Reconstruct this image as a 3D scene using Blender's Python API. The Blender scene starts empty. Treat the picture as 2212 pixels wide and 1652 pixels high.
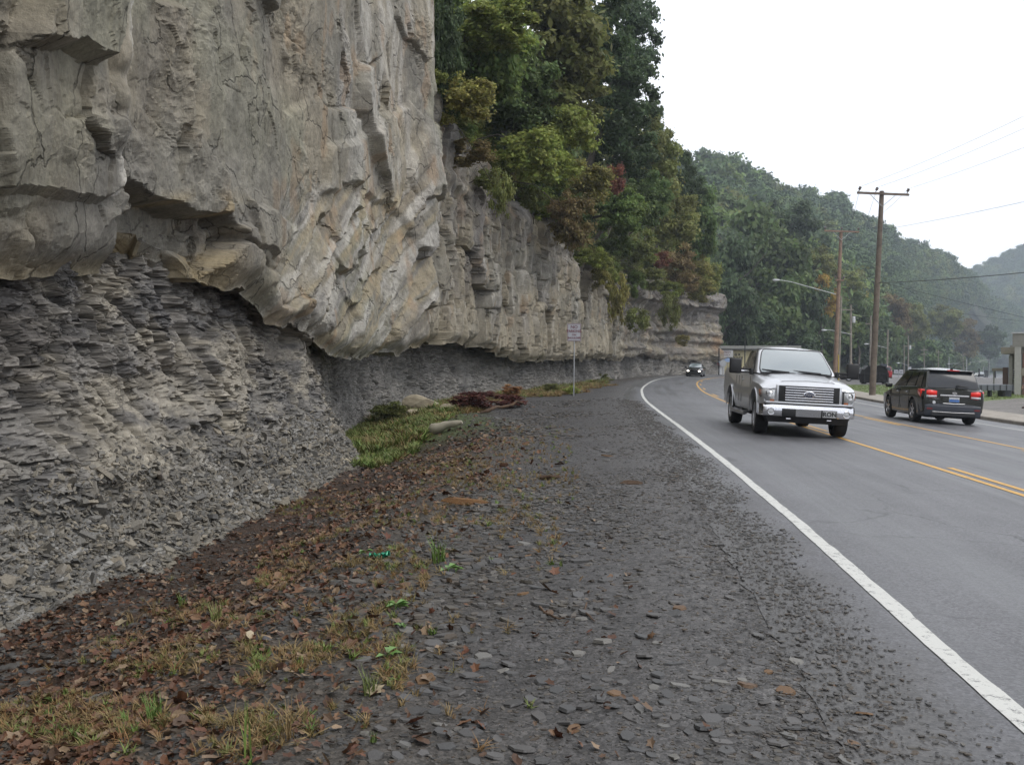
import bpy, bmesh, math, random
import numpy as np
from mathutils import Vector, Matrix, Euler

R = math.radians
scene = bpy.context.scene
col = scene.collection

# ------------------------------------------------------------------ camera
EYE = 1.6
FPX = 2200.0                       # focal length in pixels of a 2212 px wide frame
PITCH = math.atan(44 / FPX)
cam_d = bpy.data.cameras.new("camera")
cam_d.sensor_width = 36.0
cam_d.lens = 36.0 * FPX / 2212.0
cam_d.clip_start = 0.1
cam_d.clip_end = 6000
cam = bpy.data.objects.new("camera", cam_d)
cam.location = (0, 0, EYE)
cam.rotation_euler = (R(90) - PITCH, 0, 0)
col.objects.link(cam)
scene.camera = cam

# ------------------------------------------------------------------ sky and sun
SUN_EL, SUN_ROT = 52.0, 128.0      # sun hidden behind the cloud, to the right and slightly behind
world = bpy.data.worlds.new("World")
scene.world = world
world.use_nodes = True
wn, wl = world.node_tree.nodes, world.node_tree.links
wn.clear()
w_out = wn.new("ShaderNodeOutputWorld")
w_mix = wn.new("ShaderNodeMixShader")
bg_sky = wn.new("ShaderNodeBackground")
bg_cloud = wn.new("ShaderNodeBackground")
sky = wn.new("ShaderNodeTexSky")
sky.sky_type = 'NISHITA'
sky.sun_disc = False
sky.sun_elevation = R(SUN_EL)
sky.sun_rotation = R(SUN_ROT)
sky.altitude = 300
sky.dust_density = 3.0
wl.new(sky.outputs[0], bg_sky.inputs[0])
bg_sky.inputs[1].default_value = 0.09
tc = wn.new("ShaderNodeTexCoord")
mp = wn.new("ShaderNodeMapping"); mp.inputs['Scale'].default_value = (1.0, 1.0, 2.6)
nz = wn.new("ShaderNodeTexNoise"); nz.inputs['Scale'].default_value = 1.6; nz.inputs['Detail'].default_value = 5
cr = wn.new("ShaderNodeValToRGB")
cr.color_ramp.elements[0].position = 0.36; cr.color_ramp.elements[0].color = (0.80, 0.83, 0.92, 1)
cr.color_ramp.elements[1].position = 0.60; cr.color_ramp.elements[1].color = (1.06, 1.07, 1.10, 1)
wl.new(tc.outputs['Generated'], mp.inputs[0]); wl.new(mp.outputs[0], nz.inputs[0]); wl.new(nz.outputs[0], cr.inputs[0])
wl.new(cr.outputs[0], bg_cloud.inputs[0])
bg_cloud.inputs[1].default_value = 1.55
w_mix.inputs[0].default_value = 0.93
wl.new(bg_sky.outputs[0], w_mix.inputs[1]); wl.new(bg_cloud.outputs[0], w_mix.inputs[2])
wl.new(w_mix.outputs[0], w_out.inputs[0])

sun_d = bpy.data.lights.new("sun", 'SUN')
sun_d.energy = 1.3
sun_d.angle = R(28)
sun_d.color = (1.0, 0.96, 0.90)
sun = bpy.data.objects.new("sun", sun_d)
az = R(SUN_ROT)
sd = Vector((math.sin(az) * math.cos(R(SUN_EL)), math.cos(az) * math.cos(R(SUN_EL)), math.sin(R(SUN_EL))))
sun.rotation_euler = (-sd).to_track_quat('-Z', 'Y').to_euler()
sun.location = (30, -20, 60)
col.objects.link(sun)

scene.view_settings.view_transform = 'Standard'
scene.view_settings.look = 'None'
scene.view_settings.exposure = 0.0
scene.view_settings.gamma = 1.0
scene.view_settings.use_curve_mapping = False
scene.render.engine = 'CYCLES'
scene.cycles.use_denoising = True
scene.cycles.max_bounces = 6
scene.cycles.diffuse_bounces = 3
scene.cycles.glossy_bounces = 3
scene.cycles.transmission_bounces = 3
scene.cycles.volume_bounces = 0
scene.cycles.transparent_max_bounces = 6
scene.cycles.caustics_reflective = False
scene.cycles.caustics_refractive = False

rng = np.random.default_rng(7)
random.seed(7)

# ------------------------------------------------------------------ projection helpers (pixels of the 2212 px frame)
_cp, _sp = math.cos(PITCH), math.sin(PITCH)
def P(u, v, Y):
    """world point at depth Y seen at pixel (u, v)"""
    cx, cz = (u - 1106) / FPX, (826 - v) / FPX
    d = Vector((cx, _cp + cz * _sp, cz * _cp - _sp))
    return Vector((0, 0, EYE)) + d * (Y / d.y)
def to_px(x, y, z):
    dz = z - EYE
    f = y * _cp - dz * _sp
    up = y * _sp + dz * _cp
    f = np.where(np.abs(f) < 0.2, 0.2, f)
    return 1106 + FPX * x / f, 826 - FPX * up / f

# ------------------------------------------------------------------ numpy noise
def h2(ix, iy, seed):
    ix = ix.astype(np.int64); iy = iy.astype(np.int64)
    n = (ix * 374761393 + iy * 668265263 + seed * 974634777) & 0x7fffffff
    n = ((n ^ (n >> 13)) * 1274126177) & 0x7fffffff
    n = ((n ^ (n >> 16)) * 2246822519) & 0x7fffffff
    return ((n ^ (n >> 15)) & 0xffffff) / float(0xffffff)
def vnoise(x, y, seed=0):
    ix, iy = np.floor(x), np.floor(y)
    fx, fy = x - ix, y - iy
    fx = fx * fx * fx * (fx * (fx * 6 - 15) + 10); fy = fy * fy * fy * (fy * (fy * 6 - 15) + 10)
    a, b = h2(ix, iy, seed), h2(ix + 1, iy, seed)
    c, d = h2(ix, iy + 1, seed), h2(ix + 1, iy + 1, seed)
    return (a + (b - a) * fx) * (1 - fy) + (c + (d - c) * fx) * fy
def fbm(x, y, seed=0, oct=4, gain=0.5):
    s = 0; a = 1; t = 0
    for k in range(oct):
        s = s + a * (vnoise(x * 2 ** k + 17.3 * k, y * 2 ** k - 9.1 * k, seed + k) - 0.5)
        t += a; a *= gain
    return s / t * 2
def facets(s, z, cw, ch, seed, cheb=0.0):
    """voronoi cells: returns per-cell value, tilted plane value, distance to the cell border"""
    x, y = s / cw, z / ch
    ix, iy = np.floor(x), np.floor(y)
    b1 = np.full(x.shape, 9.0); b2 = np.full(x.shape, 9.0)
    v = np.zeros(x.shape); pl = np.zeros(x.shape)
    for dx in (-1, 0, 1):
        for dy in (-1, 0, 1):
            jx, jy = ix + dx, iy + dy
            px = jx + 0.15 + 0.7 * h2(jx, jy, seed); py = jy + 0.15 + 0.7 * h2(jx, jy, seed + 1)
            ax, ay = x - px, y - py
            de = np.sqrt(ax * ax + ay * ay)
            if cheb > 0:
                de = de * (1 - cheb) + np.maximum(np.abs(ax), np.abs(ay)) * cheb
            near = de < b1
            b2 = np.where(near, b1, np.minimum(b2, de))
            val = h2(jx, jy, seed + 2) * 2 - 1
            tx = h2(jx, jy, seed + 3) * 2 - 1; ty = h2(jx, jy, seed + 4) * 2 - 1
            v = np.where(near, val, v)
            pl = np.where(near, tx * ax + ty * ay, pl)
            b1 = np.where(near, de, b1)
    return v, pl, b2 - b1
def sstep(a, b, x):
    t = np.clip((x - a) / (b - a), 0, 1)
    return t * t * (3 - 2 * t)
def inpoly(u, v, poly):
    inside = np.zeros(u.shape, bool)
    n = len(poly)
    for i in range(n):
        x1, y1 = poly[i]; x2, y2 = poly[(i + 1) % n]
        if y1 == y2: continue
        c = ((y1 > v) != (y2 > v)) & (u < (x2 - x1) * (v - y1) / (y2 - y1) + x1)
        inside ^= c
    return inside
def catmull(pts, n):
    p = np.array(pts, float)
    k = len(p)
    t = np.linspace(0, k - 1, n)
    i = np.clip(t.astype(int), 0, k - 2); f = (t - i)[:, None]
    p0 = p[np.clip(i - 1, 0, k - 1)]; p1 = p[i]; p2 = p[i + 1]; p3 = p[np.clip(i + 2, 0, k - 1)]
    return 0.5 * (2 * p1 + (p2 - p0) * f + (2 * p0 - 5 * p1 + 4 * p2 - p3) * f ** 2 + (3 * p1 - p0 - 3 * p2 + p3) * f ** 3)

# ------------------------------------------------------------------ object helpers
def tag(o, label=None, cat=None, group=None, kind=None):
    if label: o['label'] = label
    if cat: o['category'] = cat
    if group: o['group'] = group
    if kind: o['kind'] = kind
    return o
def empty(name, loc=(0, 0, 0), rz=0.0, label=None, cat=None, group=None, rx=0.0, ry=0.0):
    o = bpy.data.objects.new(name, None)
    o.empty_display_size = 0.3
    o.location = loc
    o.rotation_euler = (rx, ry, rz)
    col.objects.link(o)
    return tag(o, label, cat, group)
def link(name, me, parent=None, loc=None, rot=None, scl=None):
    o = bpy.data.objects.new(name, me)
    col.objects.link(o)
    if parent is not None: o.parent = parent
    if loc is not None: o.location = loc
    if rot is not None: o.rotation_euler = rot
    if scl is not None: o.scale = scl
    return o
def mesh_np(name, V, F, mat=None, smooth=False, attrs=None):
    """big meshes: V (n,3), F (m,4) or (m,3)"""
    me = bpy.data.meshes.new(name)
    V = np.asarray(V, np.float32); F = np.asarray(F, np.int32)
    me.vertices.add(len(V)); me.vertices.foreach_set('co', V.ravel())
    k = F.shape[1]
    me.loops.add(F.size); me.loops.foreach_set('vertex_index', F.ravel())
    me.polygons.add(len(F)); me.polygons.foreach_set('loop_start', np.arange(0, F.size, k, dtype=np.int32))
    if attrs:
        for an, (typ, dom, data) in attrs.items():
            a = me.attributes.new(an, typ, dom)
            key = 'color' if 'COLOR' in typ else ('vector' if 'VECTOR' in typ else 'value')
            a.data.foreach_set(key, np.ascontiguousarray(data).ravel())
    me.update(calc_edges=True)
    me.polygons.foreach_set('use_smooth', np.full(len(F), smooth))
    if mat: me.materials.append(mat)
    return me
def grid_faces(nr, nc, flip=False):
    i = np.arange(nr - 1)[:, None] * nc + np.arange(nc - 1)[None, :]
    i = i.ravel()
    if flip: return np.stack([i, i + nc, i + nc + 1, i + 1], 1)
    return np.stack([i, i + 1, i + nc + 1, i + nc], 1)

class MB:
    """collects small shapes and links them as one mesh object"""
    def __init__(self): self.v = []; self.f = []; self.m = []; self.mi = 0
    def add(self, vs, fs):
        b = len(self.v)
        self.v += [tuple(p) for p in vs]
        self.f += [tuple(b + i for i in f) for f in fs]
        self.m += [self.mi] * len(fs)
        return self
    def box(self, c, s, rot=None, taper=1.0):
        hx, hy, hz = s[0] / 2, s[1] / 2, s[2] / 2
        vs = [Vector((x * hx * (taper if z > 0 else 1), y * hy * (taper if z > 0 else 1), z * hz)) for z in (-1, 1) for y in (-1, 1) for x in (-1, 1)]
        if rot is not None:
            m = Euler(rot).to_matrix() if not isinstance(rot, Matrix) else rot
            vs = [m @ p for p in vs]
        c = Vector(c)
        return self.add([p + c for p in vs], [(0, 2, 3, 1), (4, 5, 7, 6), (0, 1, 5, 4), (2, 6, 7, 3), (0, 4, 6, 2), (1, 3, 7, 5)])
    def tube(self, pts, r, n=8, cap=True):
        pts = [Vector(p) for p in pts]
        rs = r if isinstance(r, (list, tuple)) else [r] * len(pts)
        b = len(self.v); rings = []
        up = Vector((0, 0, 1))
        for i, p in enumerate(pts):
            t = (pts[min(i + 1, len(pts) - 1)] - pts[max(i - 1, 0)]).normalized()
            a = t.cross(up)
            if a.length < 1e-3: a = t.cross(Vector((1, 0, 0)))
            a.normalize(); c = t.cross(a).normalized()
            rings.append([p + (a * math.cos(2 * math.pi * k / n) + c * math.sin(2 * math.pi * k / n)) * rs[i] for k in range(n)])
        vs = [q for ring in rings for q in ring]
        fs = []
        for i in range(len(pts) - 1):
            for k in range(n):
                k2 = (k + 1) % n
                fs.append((i * n + k, i * n + k2, (i + 1) * n + k2, (i + 1) * n + k))
        if cap:
            fs.append(tuple(range(n))); fs.append(tuple((len(pts) - 1) * n + k for k in reversed(range(n))))
        return self.add(vs, fs)
    def prism(self, poly, axis, a, b_):
        """polygon in the plane across axis, extruded from a to b"""
        def mk(p, t):
            if axis == 0: return (t, p[0], p[1])
            if axis == 1: return (p[0], t, p[1])
            return (p[0], p[1], t)
        n = len(poly)
        vs = [mk(p, a) for p in poly] + [mk(p, b_) for p in poly]
        fs = [tuple(range(n)), tuple(n + i for i in reversed(range(n)))]
        fs += [(i, n + i, n + (i + 1) % n, (i + 1) % n) for i in range(n)]
        return self.add(vs, fs)
    def ring(self, c, axis, prof, n=24):
        """lathe: prof = [(r, t)] around an axis through c"""
        c = Vector(c); vs = []; fs = []
        for (r, t) in prof:
            for k in range(n):
                a = 2 * math.pi * k / n
                p, q = r * math.cos(a), r * math.sin(a)
                vs.append(c + (Vector((t, p, q)) if axis == 0 else Vector((p, t, q)) if axis == 1 else Vector((p, q, t))))
        for i in range(len(prof) - 1):
            for k in range(n):
                k2 = (k + 1) % n
                fs.append((i * n + k, i * n + k2, (i + 1) * n + k2, (i + 1) * n + k))
        return self.add(vs, fs)
    def build(self, name, mats, parent=None, smooth=None, bevel=0, loc=None, rot=None):
        me = bpy.data.meshes.new(name)
        me.from_pydata(self.v, [], self.f)
        if not isinstance(mats, (list, tuple)): mats = [mats]
        for m in mats: me.materials.append(m)
        me.polygons.foreach_set('material_index', self.m)
        bm = bmesh.new(); bm.from_mesh(me)
        bmesh.ops.recalc_face_normals(bm, faces=bm.faces)
        if bevel:
            ed = [e for e in bm.edges if len(e.link_faces) == 2 and e.calc_face_angle(0) > 0.5]
            bmesh.ops.bevel(bm, geom=ed, offset=bevel, segments=2, affect='EDGES', clamp_overlap=True, profile=0.5)
        bm.to_mesh(me); bm.free()
        if smooth is not None:
            me.polygons.foreach_set('use_smooth', [True] * len(me.polygons))
            me.set_sharp_from_angle(angle=R(smooth))
        return link(name, me, parent, loc, rot)
def copy_tree(o, parent=None):
    c = o.copy(); col.objects.link(c)
    if parent is not None: c.parent = parent
    for ch in [x for x in ALLCH.get(o.name, [])]: copy_tree(ch, c)
    return c
ALLCH = {}
def index_children():
    ALLCH.clear()
    for o in bpy.data.objects:
        if o.parent: ALLCH.setdefault(o.parent.name, []).append(o)
def text_obj(name, s, size, mat, parent, loc, rot, extrude=0.002, sx=1.0, shear=0.0, bold=0.0, align='CENTER'):
    cu = bpy.data.curves.new(name, 'FONT')
    cu.body = s; cu.size = size; cu.align_x = align; cu.align_y = 'CENTER'
    cu.extrude = extrude; cu.shear = shear; cu.offset = bold; cu.resolution_u = 3
    t = bpy.data.objects.new(name + '_c', cu)
    me = bpy.data.meshes.new_from_object(t)
    bpy.data.objects.remove(t)
    me.materials.clear(); me.materials.append(mat)
    me.name = name
    return link(name, me, parent, loc, rot, (sx, 1, 1))

# ------------------------------------------------------------------ materials
def new_mat(name):
    m = bpy.data.materials.new(name); m.use_nodes = True
    nt = m.node_tree
    return m, nt, nt.nodes['Principled BSDF']
def N(nt, t, **kw):
    n = nt.nodes.new(t)
    for k, v in kw.items():
        if k in n.inputs: n.inputs[k].default_value = v
        else: setattr(n, k, v)
    return n
def simple(name, rgb, rough=0.6, metal=0.0, var=0.12, scale=6.0, bump=0.0, bscale=40.0, coat=0.0, emit=None, spec=0.5):
    """plain surface with a little noise in its colour and roughness"""
    m, nt, b = new_mat(name)
    L = nt.links
    tcn = N(nt, 'ShaderNodeTexCoord')
    no = N(nt, 'ShaderNodeTexNoise', Scale=scale, Detail=5.0, Roughness=0.6)
    L.new(tcn.outputs['Object'], no.inputs['Vector'])
    rp = N(nt, 'ShaderNodeValToRGB')
    rp.color_ramp.elements[0].position = 0.3; rp.color_ramp.elements[1].position = 0.7
    rp.color_ramp.elements[0].color = tuple(c * (1 - var) for c in rgb) + (1,)
    rp.color_ramp.elements[1].color = tuple(min(1, c * (1 + var)) for c in rgb) + (1,)
    L.new(no.outputs['Fac'], rp.inputs['Fac']); L.new(rp.outputs['Color'], b.inputs['Base Color'])
    b.inputs['Roughness'].default_value = rough
    b.inputs['Metallic'].default_value = metal
    b.inputs['Coat Weight'].default_value = coat
    b.inputs['Specular IOR Level'].default_value = spec
    if coat: b.inputs['Coat Roughness'].default_value = 0.05
    if bump:
        n2 = N(nt, 'ShaderNodeTexNoise', Scale=bscale, Detail=4.0)
        L.new(tcn.outputs['Object'], n2.inputs['Vector'])
        bp = N(nt, 'ShaderNodeBump', Strength=bump, Distance=0.01)
        L.new(n2.outputs['Fac'], bp.inputs['Height']); L.new(bp.outputs['Normal'], b.inputs['Normal'])
    if emit:
        b.inputs['Emission Color'].default_value = tuple(emit[:3]) + (1,)
        b.inputs['Emission Strength'].default_value = emit[3]
    return m
def rock_mat(name, scale_f, bump_s, bump_d, rough, layers=False):
    """vertex colour 'Col' times fine mineral noise"""
    m, nt, b = new_mat(name); L = nt.links
    at = N(nt, 'ShaderNodeAttribute', attribute_name='Col')
    tcn = N(nt, 'ShaderNodeTexCoord')
    vec = tcn.outputs['Object']
    mpn = N(nt, 'ShaderNodeMapping')
    mpn.inputs['Scale'].default_value = (1, 1, 5.0) if layers else (1.0, 1.0, 0.8)
    L.new(vec, mpn.inputs[0])
    n1 = N(nt, 'ShaderNodeTexNoise', Scale=scale_f, Detail=8.0, Roughness=0.68)
    n2 = N(nt, 'ShaderNodeTexNoise', Scale=scale_f * 7, Detail=5.0, Roughness=0.7)
    L.new(mpn.outputs[0], n1.inputs['Vector']); L.new(mpn.outputs[0], n2.inputs['Vector'])
    r1 = N(nt, 'ShaderNodeMapRange'); r1.inputs[1].default_value = 0.3; r1.inputs[2].default_value = 0.7
    r1.inputs[3].default_value = 0.66; r1.inputs[4].default_value = 1.3
    L.new(n1.outputs['Fac'], r1.inputs[0])
    r2 = N(nt, 'ShaderNodeMapRange'); r2.inputs[1].default_value = 0.3; r2.inputs[2].default_value = 0.7
    r2.inputs[3].default_value = 0.8; r2.inputs[4].default_value = 1.2
    L.new(n2.outputs['Fac'], r2.inputs[0])
    mu = N(nt, 'ShaderNodeMath', operation='MULTIPLY')
    L.new(r1.outputs[0], mu.inputs[0]); L.new(r2.outputs[0], mu.inputs[1])
    wv = N(nt, 'ShaderNodeTexNoise', Scale=1.3, Detail=5.0)
    L.new(vec, wv.inputs['Vector'])
    wa = N(nt, 'ShaderNodeVectorMath', operation='MULTIPLY_ADD'); L.new(wv.outputs['Color'], wa.inputs[0]); wa.inputs[1].default_value = (1.1, 1.1, 0.7) if not layers else (.4, .4, .1)
    L.new(mpn.outputs[0], wa.inputs[2])
    ve = N(nt, 'ShaderNodeTexVoronoi', Scale=0.75 if not layers else 3.2, feature='DISTANCE_TO_EDGE'); L.new(wa.outputs[0], ve.inputs['Vector'])
    ck = N(nt, 'ShaderNodeMapRange'); ck.inputs[1].default_value = 0.0; ck.inputs[2].default_value = 0.016 if not layers else 0.05; ck.inputs[3].default_value = 0.0; ck.inputs[4].default_value = 1.0
    L.new(ve.outputs['Distance'], ck.inputs[0])
    cm = N(nt, 'ShaderNodeMapRange'); cm.inputs[1].default_value = .5; cm.inputs[2].default_value = .56; cm.inputs[3].default_value = 1.0; cm.inputs[4].default_value = 0.0
    L.new(n1.outputs['Fac'], cm.inputs[0])
    cx_ = N(nt, 'ShaderNodeMath', operation='MAXIMUM'); L.new(ck.outputs[0], cx_.inputs[0])
    wv2 = N(nt, 'ShaderNodeTexNoise', Scale=0.5, Detail=2.0); L.new(vec, wv2.inputs['Vector'])
    cm2 = N(nt, 'ShaderNodeMapRange'); cm2.inputs[1].default_value = .46; cm2.inputs[2].default_value = .54; L.new(wv2.outputs['Fac'], cm2.inputs[0]); L.new(cm2.outputs[0], cx_.inputs[1])
    cd = N(nt, 'ShaderNodeMapRange'); cd.inputs[3].default_value = 0.45; L.new(cx_.outputs[0], cd.inputs[0])
    mu2 = N(nt, 'ShaderNodeMath', operation='MULTIPLY'); L.new(mu.outputs[0], mu2.inputs[0]); L.new(cd.outputs[0], mu2.inputs[1])
    vm = N(nt, 'ShaderNodeVectorMath', operation='SCALE')
    L.new(at.outputs['Color'], vm.inputs[0]); L.new(mu2.outputs[0], vm.inputs['Scale'])
    L.new(vm.outputs[0], b.inputs['Base Color'])
    b.inputs['Roughness'].default_value = rough
    b.inputs['Specular IOR Level'].default_value = 0.3
    ad = N(nt, 'ShaderNodeMath', operation='MULTIPLY_ADD')
    L.new(n2.outputs['Fac'], ad.inputs[0]); ad.inputs[1].default_value = 0.3; L.new(n1.outputs['Fac'], ad.inputs[2])
    ad2 = N(nt, 'ShaderNodeMath', operation='MULTIPLY_ADD'); L.new(cx_.outputs[0], ad2.inputs[0]); ad2.inputs[1].default_value = 0.5; L.new(ad.outputs[0], ad2.inputs[2])
    bp = N(nt, 'ShaderNodeBump', Strength=bump_s, Distance=bump_d)
    L.new(ad2.outputs[0], bp.inputs['Height']); L.new(bp.outputs['Normal'], b.inputs['Normal'])
    return m
def leaf_mat(name, rough=0.55, transl=0.42):
    m, nt, b = new_mat(name); L = nt.links
    oi = N(nt, 'ShaderNodeObjectInfo')
    at = N(nt, 'ShaderNodeAttribute', attribute_name='rnd')
    mr = N(nt, 'ShaderNodeMapRange'); mr.inputs[3].default_value = 0.35; mr.inputs[4].default_value = 1.75
    L.new(at.outputs['Fac'], mr.inputs[0])
    hs = N(nt, 'ShaderNodeHueSaturation')
    mh = N(nt, 'ShaderNodeMapRange'); mh.inputs[3].default_value = 0.455; mh.inputs[4].default_value = 0.508
    at2 = N(nt, 'ShaderNodeAttribute', attribute_name='hue')
    L.new(at2.outputs['Fac'], mh.inputs[0]); L.new(mh.outputs[0], hs.inputs['Hue'])
    L.new(mr.outputs[0], hs.inputs['Value'])
    L.new(oi.outputs['Color'], hs.inputs['Color'])
    L.new(hs.outputs[0], b.inputs['Base Color'])
    b.inputs['Roughness'].default_value = rough
    b.inputs['Specular IOR Level'].default_value = 0.25
    tr = N(nt, 'ShaderNodeBsdfTranslucent'); L.new(hs.outputs[0], tr.inputs[0])
    mx = N(nt, 'ShaderNodeMixShader'); mx.inputs[0].default_value = transl
    out = nt.nodes['Material Output']
    L.new(b.outputs[0], mx.inputs[1]); L.new(tr.outputs[0], mx.inputs[2]); L.new(mx.outputs[0], out.inputs['Surface'])
    return m
def random_mat(name, ramp, rough=0.6, spec=0.4, noise=8.0, transl=0.0, attr=None):
    """colour picked per instance by Object Info Random"""
    m, nt, b = new_mat(name); L = nt.links
    if attr:
        oi = N(nt, 'ShaderNodeAttribute', attribute_name=attr); src = oi.outputs['Fac']
    else:
        oi = N(nt, 'ShaderNodeObjectInfo'); src = oi.outputs['Random']
    rp = N(nt, 'ShaderNodeValToRGB'); rp.color_ramp.interpolation = 'LINEAR'
    el = rp.color_ramp.elements
    while len(el) < len(ramp): el.new(0.5)
    for i, c in enumerate(ramp):
        el[i].position = i / (len(ramp) - 1); el[i].color = tuple(c) + (1,)
    L.new(src, rp.inputs[0])
    tcn = N(nt, 'ShaderNodeTexCoord')
    no = N(nt, 'ShaderNodeTexNoise', Scale=noise, Detail=4.0)
    L.new(tcn.outputs['Object'], no.inputs['Vector'])
    mr = N(nt, 'ShaderNodeMapRange'); mr.inputs[1].default_value = .3; mr.inputs[2].default_value = .7
    mr.inputs[3].default_value = 0.75; mr.inputs[4].default_value = 1.25
    L.new(no.outputs['Fac'], mr.inputs[0])
    vm = N(nt, 'ShaderNodeVectorMath', operation='SCALE')
    L.new(rp.outputs[0], vm.inputs[0]); L.new(mr.outputs[0], vm.inputs['Scale'])
    L.new(vm.outputs[0], b.inputs['Base Color'])
    b.inputs['Roughness'].default_value = rough; b.inputs['Specular IOR Level'].default_value = spec
    return m

# ------------------------------------------------------------------ instancing for uncountable stuff
def stuff_scatter(name, pts, rots, scl, idx, sources, label, cat):
    cl = bpy.data.collections.new(name + '_sources')
    srcs = []
    for i, me in enumerate(sources):
        o = bpy.data.objects.new('%s_source_%02d' % (name, i), me)
        cl.objects.link(o); srcs.append(o)
    me = bpy.data.meshes.new(name)
    n = len(pts)
    me.vertices.add(n); me.vertices.foreach_set('co', np.asarray(pts, np.float32).ravel())
    for an, typ, key, d in (('rot', 'FLOAT_VECTOR', 'vector', rots), ('scl', 'FLOAT_VECTOR', 'vector', scl), ('idx', 'INT', 'value', idx)):
        a = me.attributes.new(an, typ, 'POINT')
        a.data.foreach_set(key, np.ascontiguousarray(np.asarray(d, np.int32 if typ == 'INT' else np.float32)).ravel())
    o = link(name, me)
    ng = bpy.data.node_groups.new(name, 'GeometryNodeTree')
    ng.interface.new_socket('Geometry', in_out='INPUT', socket_type='NodeSocketGeometry')
    ng.interface.new_socket('Geometry', in_out='OUTPUT', socket_type='NodeSocketGeometry')
    nd = ng.nodes; L = ng.links
    gi = nd.new('NodeGroupInput'); go = nd.new('NodeGroupOutput')
    ci = nd.new('GeometryNodeCollectionInfo'); ci.inputs['Collection'].default_value = cl
    ci.inputs['Separate Children'].default_value = True; ci.inputs['Reset Children'].default_value = True
    ip = nd.new('GeometryNodeInstanceOnPoints'); ip.inputs['Pick Instance'].default_value = True
    def at(nm, t):
        a = nd.new('GeometryNodeInputNamedAttribute'); a.data_type = t; a.inputs['Name'].default_value = nm
        return a.outputs['Attribute']
    er = nd.new('FunctionNodeEulerToRotation')
    L.new(at('rot', 'FLOAT_VECTOR'), er.inputs[0]); L.new(er.outputs[0], ip.inputs['Rotation'])
    L.new(at('scl', 'FLOAT_VECTOR'), ip.inputs['Scale']); L.new(at('idx', 'INT'), ip.inputs['Instance Index'])
    L.new(gi.outputs[0], ip.inputs['Points']); L.new(ci.outputs[0], ip.inputs['Instance']); L.new(ip.outputs[0], go.inputs[0])
    md = o.modifiers.new('scatter', 'NODES'); md.node_group = ng
    return tag(o, label, cat, kind='stuff')
# ================================================================== curves of the place
EDGE = catmull([(1.0, -14), (1.45, -6), (1.85, 1), (2.1, 4.2), (2.67, 9.9), (3.5, 19.3), (4.93, 36.9), (6.1, 47.7), (7.6, 59),
                (10.4, 76), (13.2, 90), (16.6, 103), (21.2, 114.5), (28, 126), (38, 139), (52, 156), (75, 187), (110, 250),
                (160, 355), (221, 480), (300, 640), (380, 800)], 900)
def _tan(c):
    t = np.gradient(c, axis=0); return t / np.linalg.norm(t, axis=1)[:, None]
EDGE_T = _tan(EDGE)
EDGE_N = np.stack([EDGE_T[:, 1], -EDGE_T[:, 0]], 1)          # to the right of travel
CT = [  # foot x, y | lip x, y | height of the sandstone's lower edge | top of the rock | depth of the undercut
    (-4.6, -8, -5.0, -8, 2.4, 17, 1.2), (-4.5, 3, -5.0, 3, 2.4, 17, 1.2), (-4.4, 8.75, -4.85, 9, 2.42, 17, 1.2),
    (-4.15, 11, -4.8, 11, 2.5, 17, 1.2), (-3.9, 13.4, -4.75, 14.3, 2.85, 17, 1.2), (-3.8, 17.2, -4.3, 17.3, 2.8, 17, 1.2),
    (-3.65, 20, -4.25, 19.5, 2.35, 17, 1.15), (-3.5, 22.2, -4.15, 21.4, 2.3, 17, 1.1), (-4.1, 25, -3.95, 24.4, 1.8, 17, .9),
    (-5.0, 30, -3.6, 29, 1.75, 17, .7), (-5.4, 36, -2.95, 34.2, 2.2, 17, .7), (-5.4, 40, -3.9, 38.5, 2.4, 15, .7),
    (-4.9, 47, -3.4, 44.5, 2.5, 13.3, .8), (-2.6, 56, -1.8, 52, 2.6, 12.5, .8), (.0, 62, -.3, 58, 1.9, 11.9, .8),
    (2.5, 70, 2.2, 65, 1.7, 11.0, .8), (5, 80, 5.2, 76, 1.85, 9.4, .8), (7.5, 90, 8, 88, 2.0, 9.2, .8),
    (10.3, 102, 10.6, 101, 1.8, 10.2, .8), (13.6, 114, 14.0, 114, 2.4, 11.4, .8), (18.3, 125.5, 18.6, 126, 1.9, 11.2, .8),
    (24, 133.5, 24.3, 134.5, 1.7, 10.6, .8), (29, 141, 28.9, 142, 1.7, 10.8, .8), (28.5, 152, 27.5, 151, 1.7, 11.5, .8), (19, 172, 18, 170, 1.7, 13, .8)]
CTD = catmull(CT, 2400)

def curve_dist(x, y, C, T):
    """signed distance to a polyline (positive on its right), position index"""
    sh = x.shape; x = x.ravel(); y = y.ravel()
    d = np.empty(x.size); k = np.empty(x.size, int)
    for a in range(0, x.size, 20000):
        sl = slice(a, a + 20000)
        dd = (x[sl, None] - C[None, :, 0]) ** 2 + (y[sl, None] - C[None, :, 1]) ** 2
        j = dd.argmin(1); k[sl] = j
        rx, ry = x[sl] - C[j, 0], y[sl] - C[j, 1]
        d[sl] = rx * T[j, 1] - ry * T[j, 0]
    return d.reshape(sh), k.reshape(sh)
FOOT = CTD[::6, :2]; FOOT_T = _tan(FOOT)
KERB = 12.0
def grade(y):
    t = np.clip(y - 112, 0, None)
    return -9.0 * np.tanh(0.017 * t * t / (t + 25) / 9.0)
def road_z(d, y): return 0.125 - 0.05 * np.clip(d, -1.4, 12.3) + grade(y)
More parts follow.
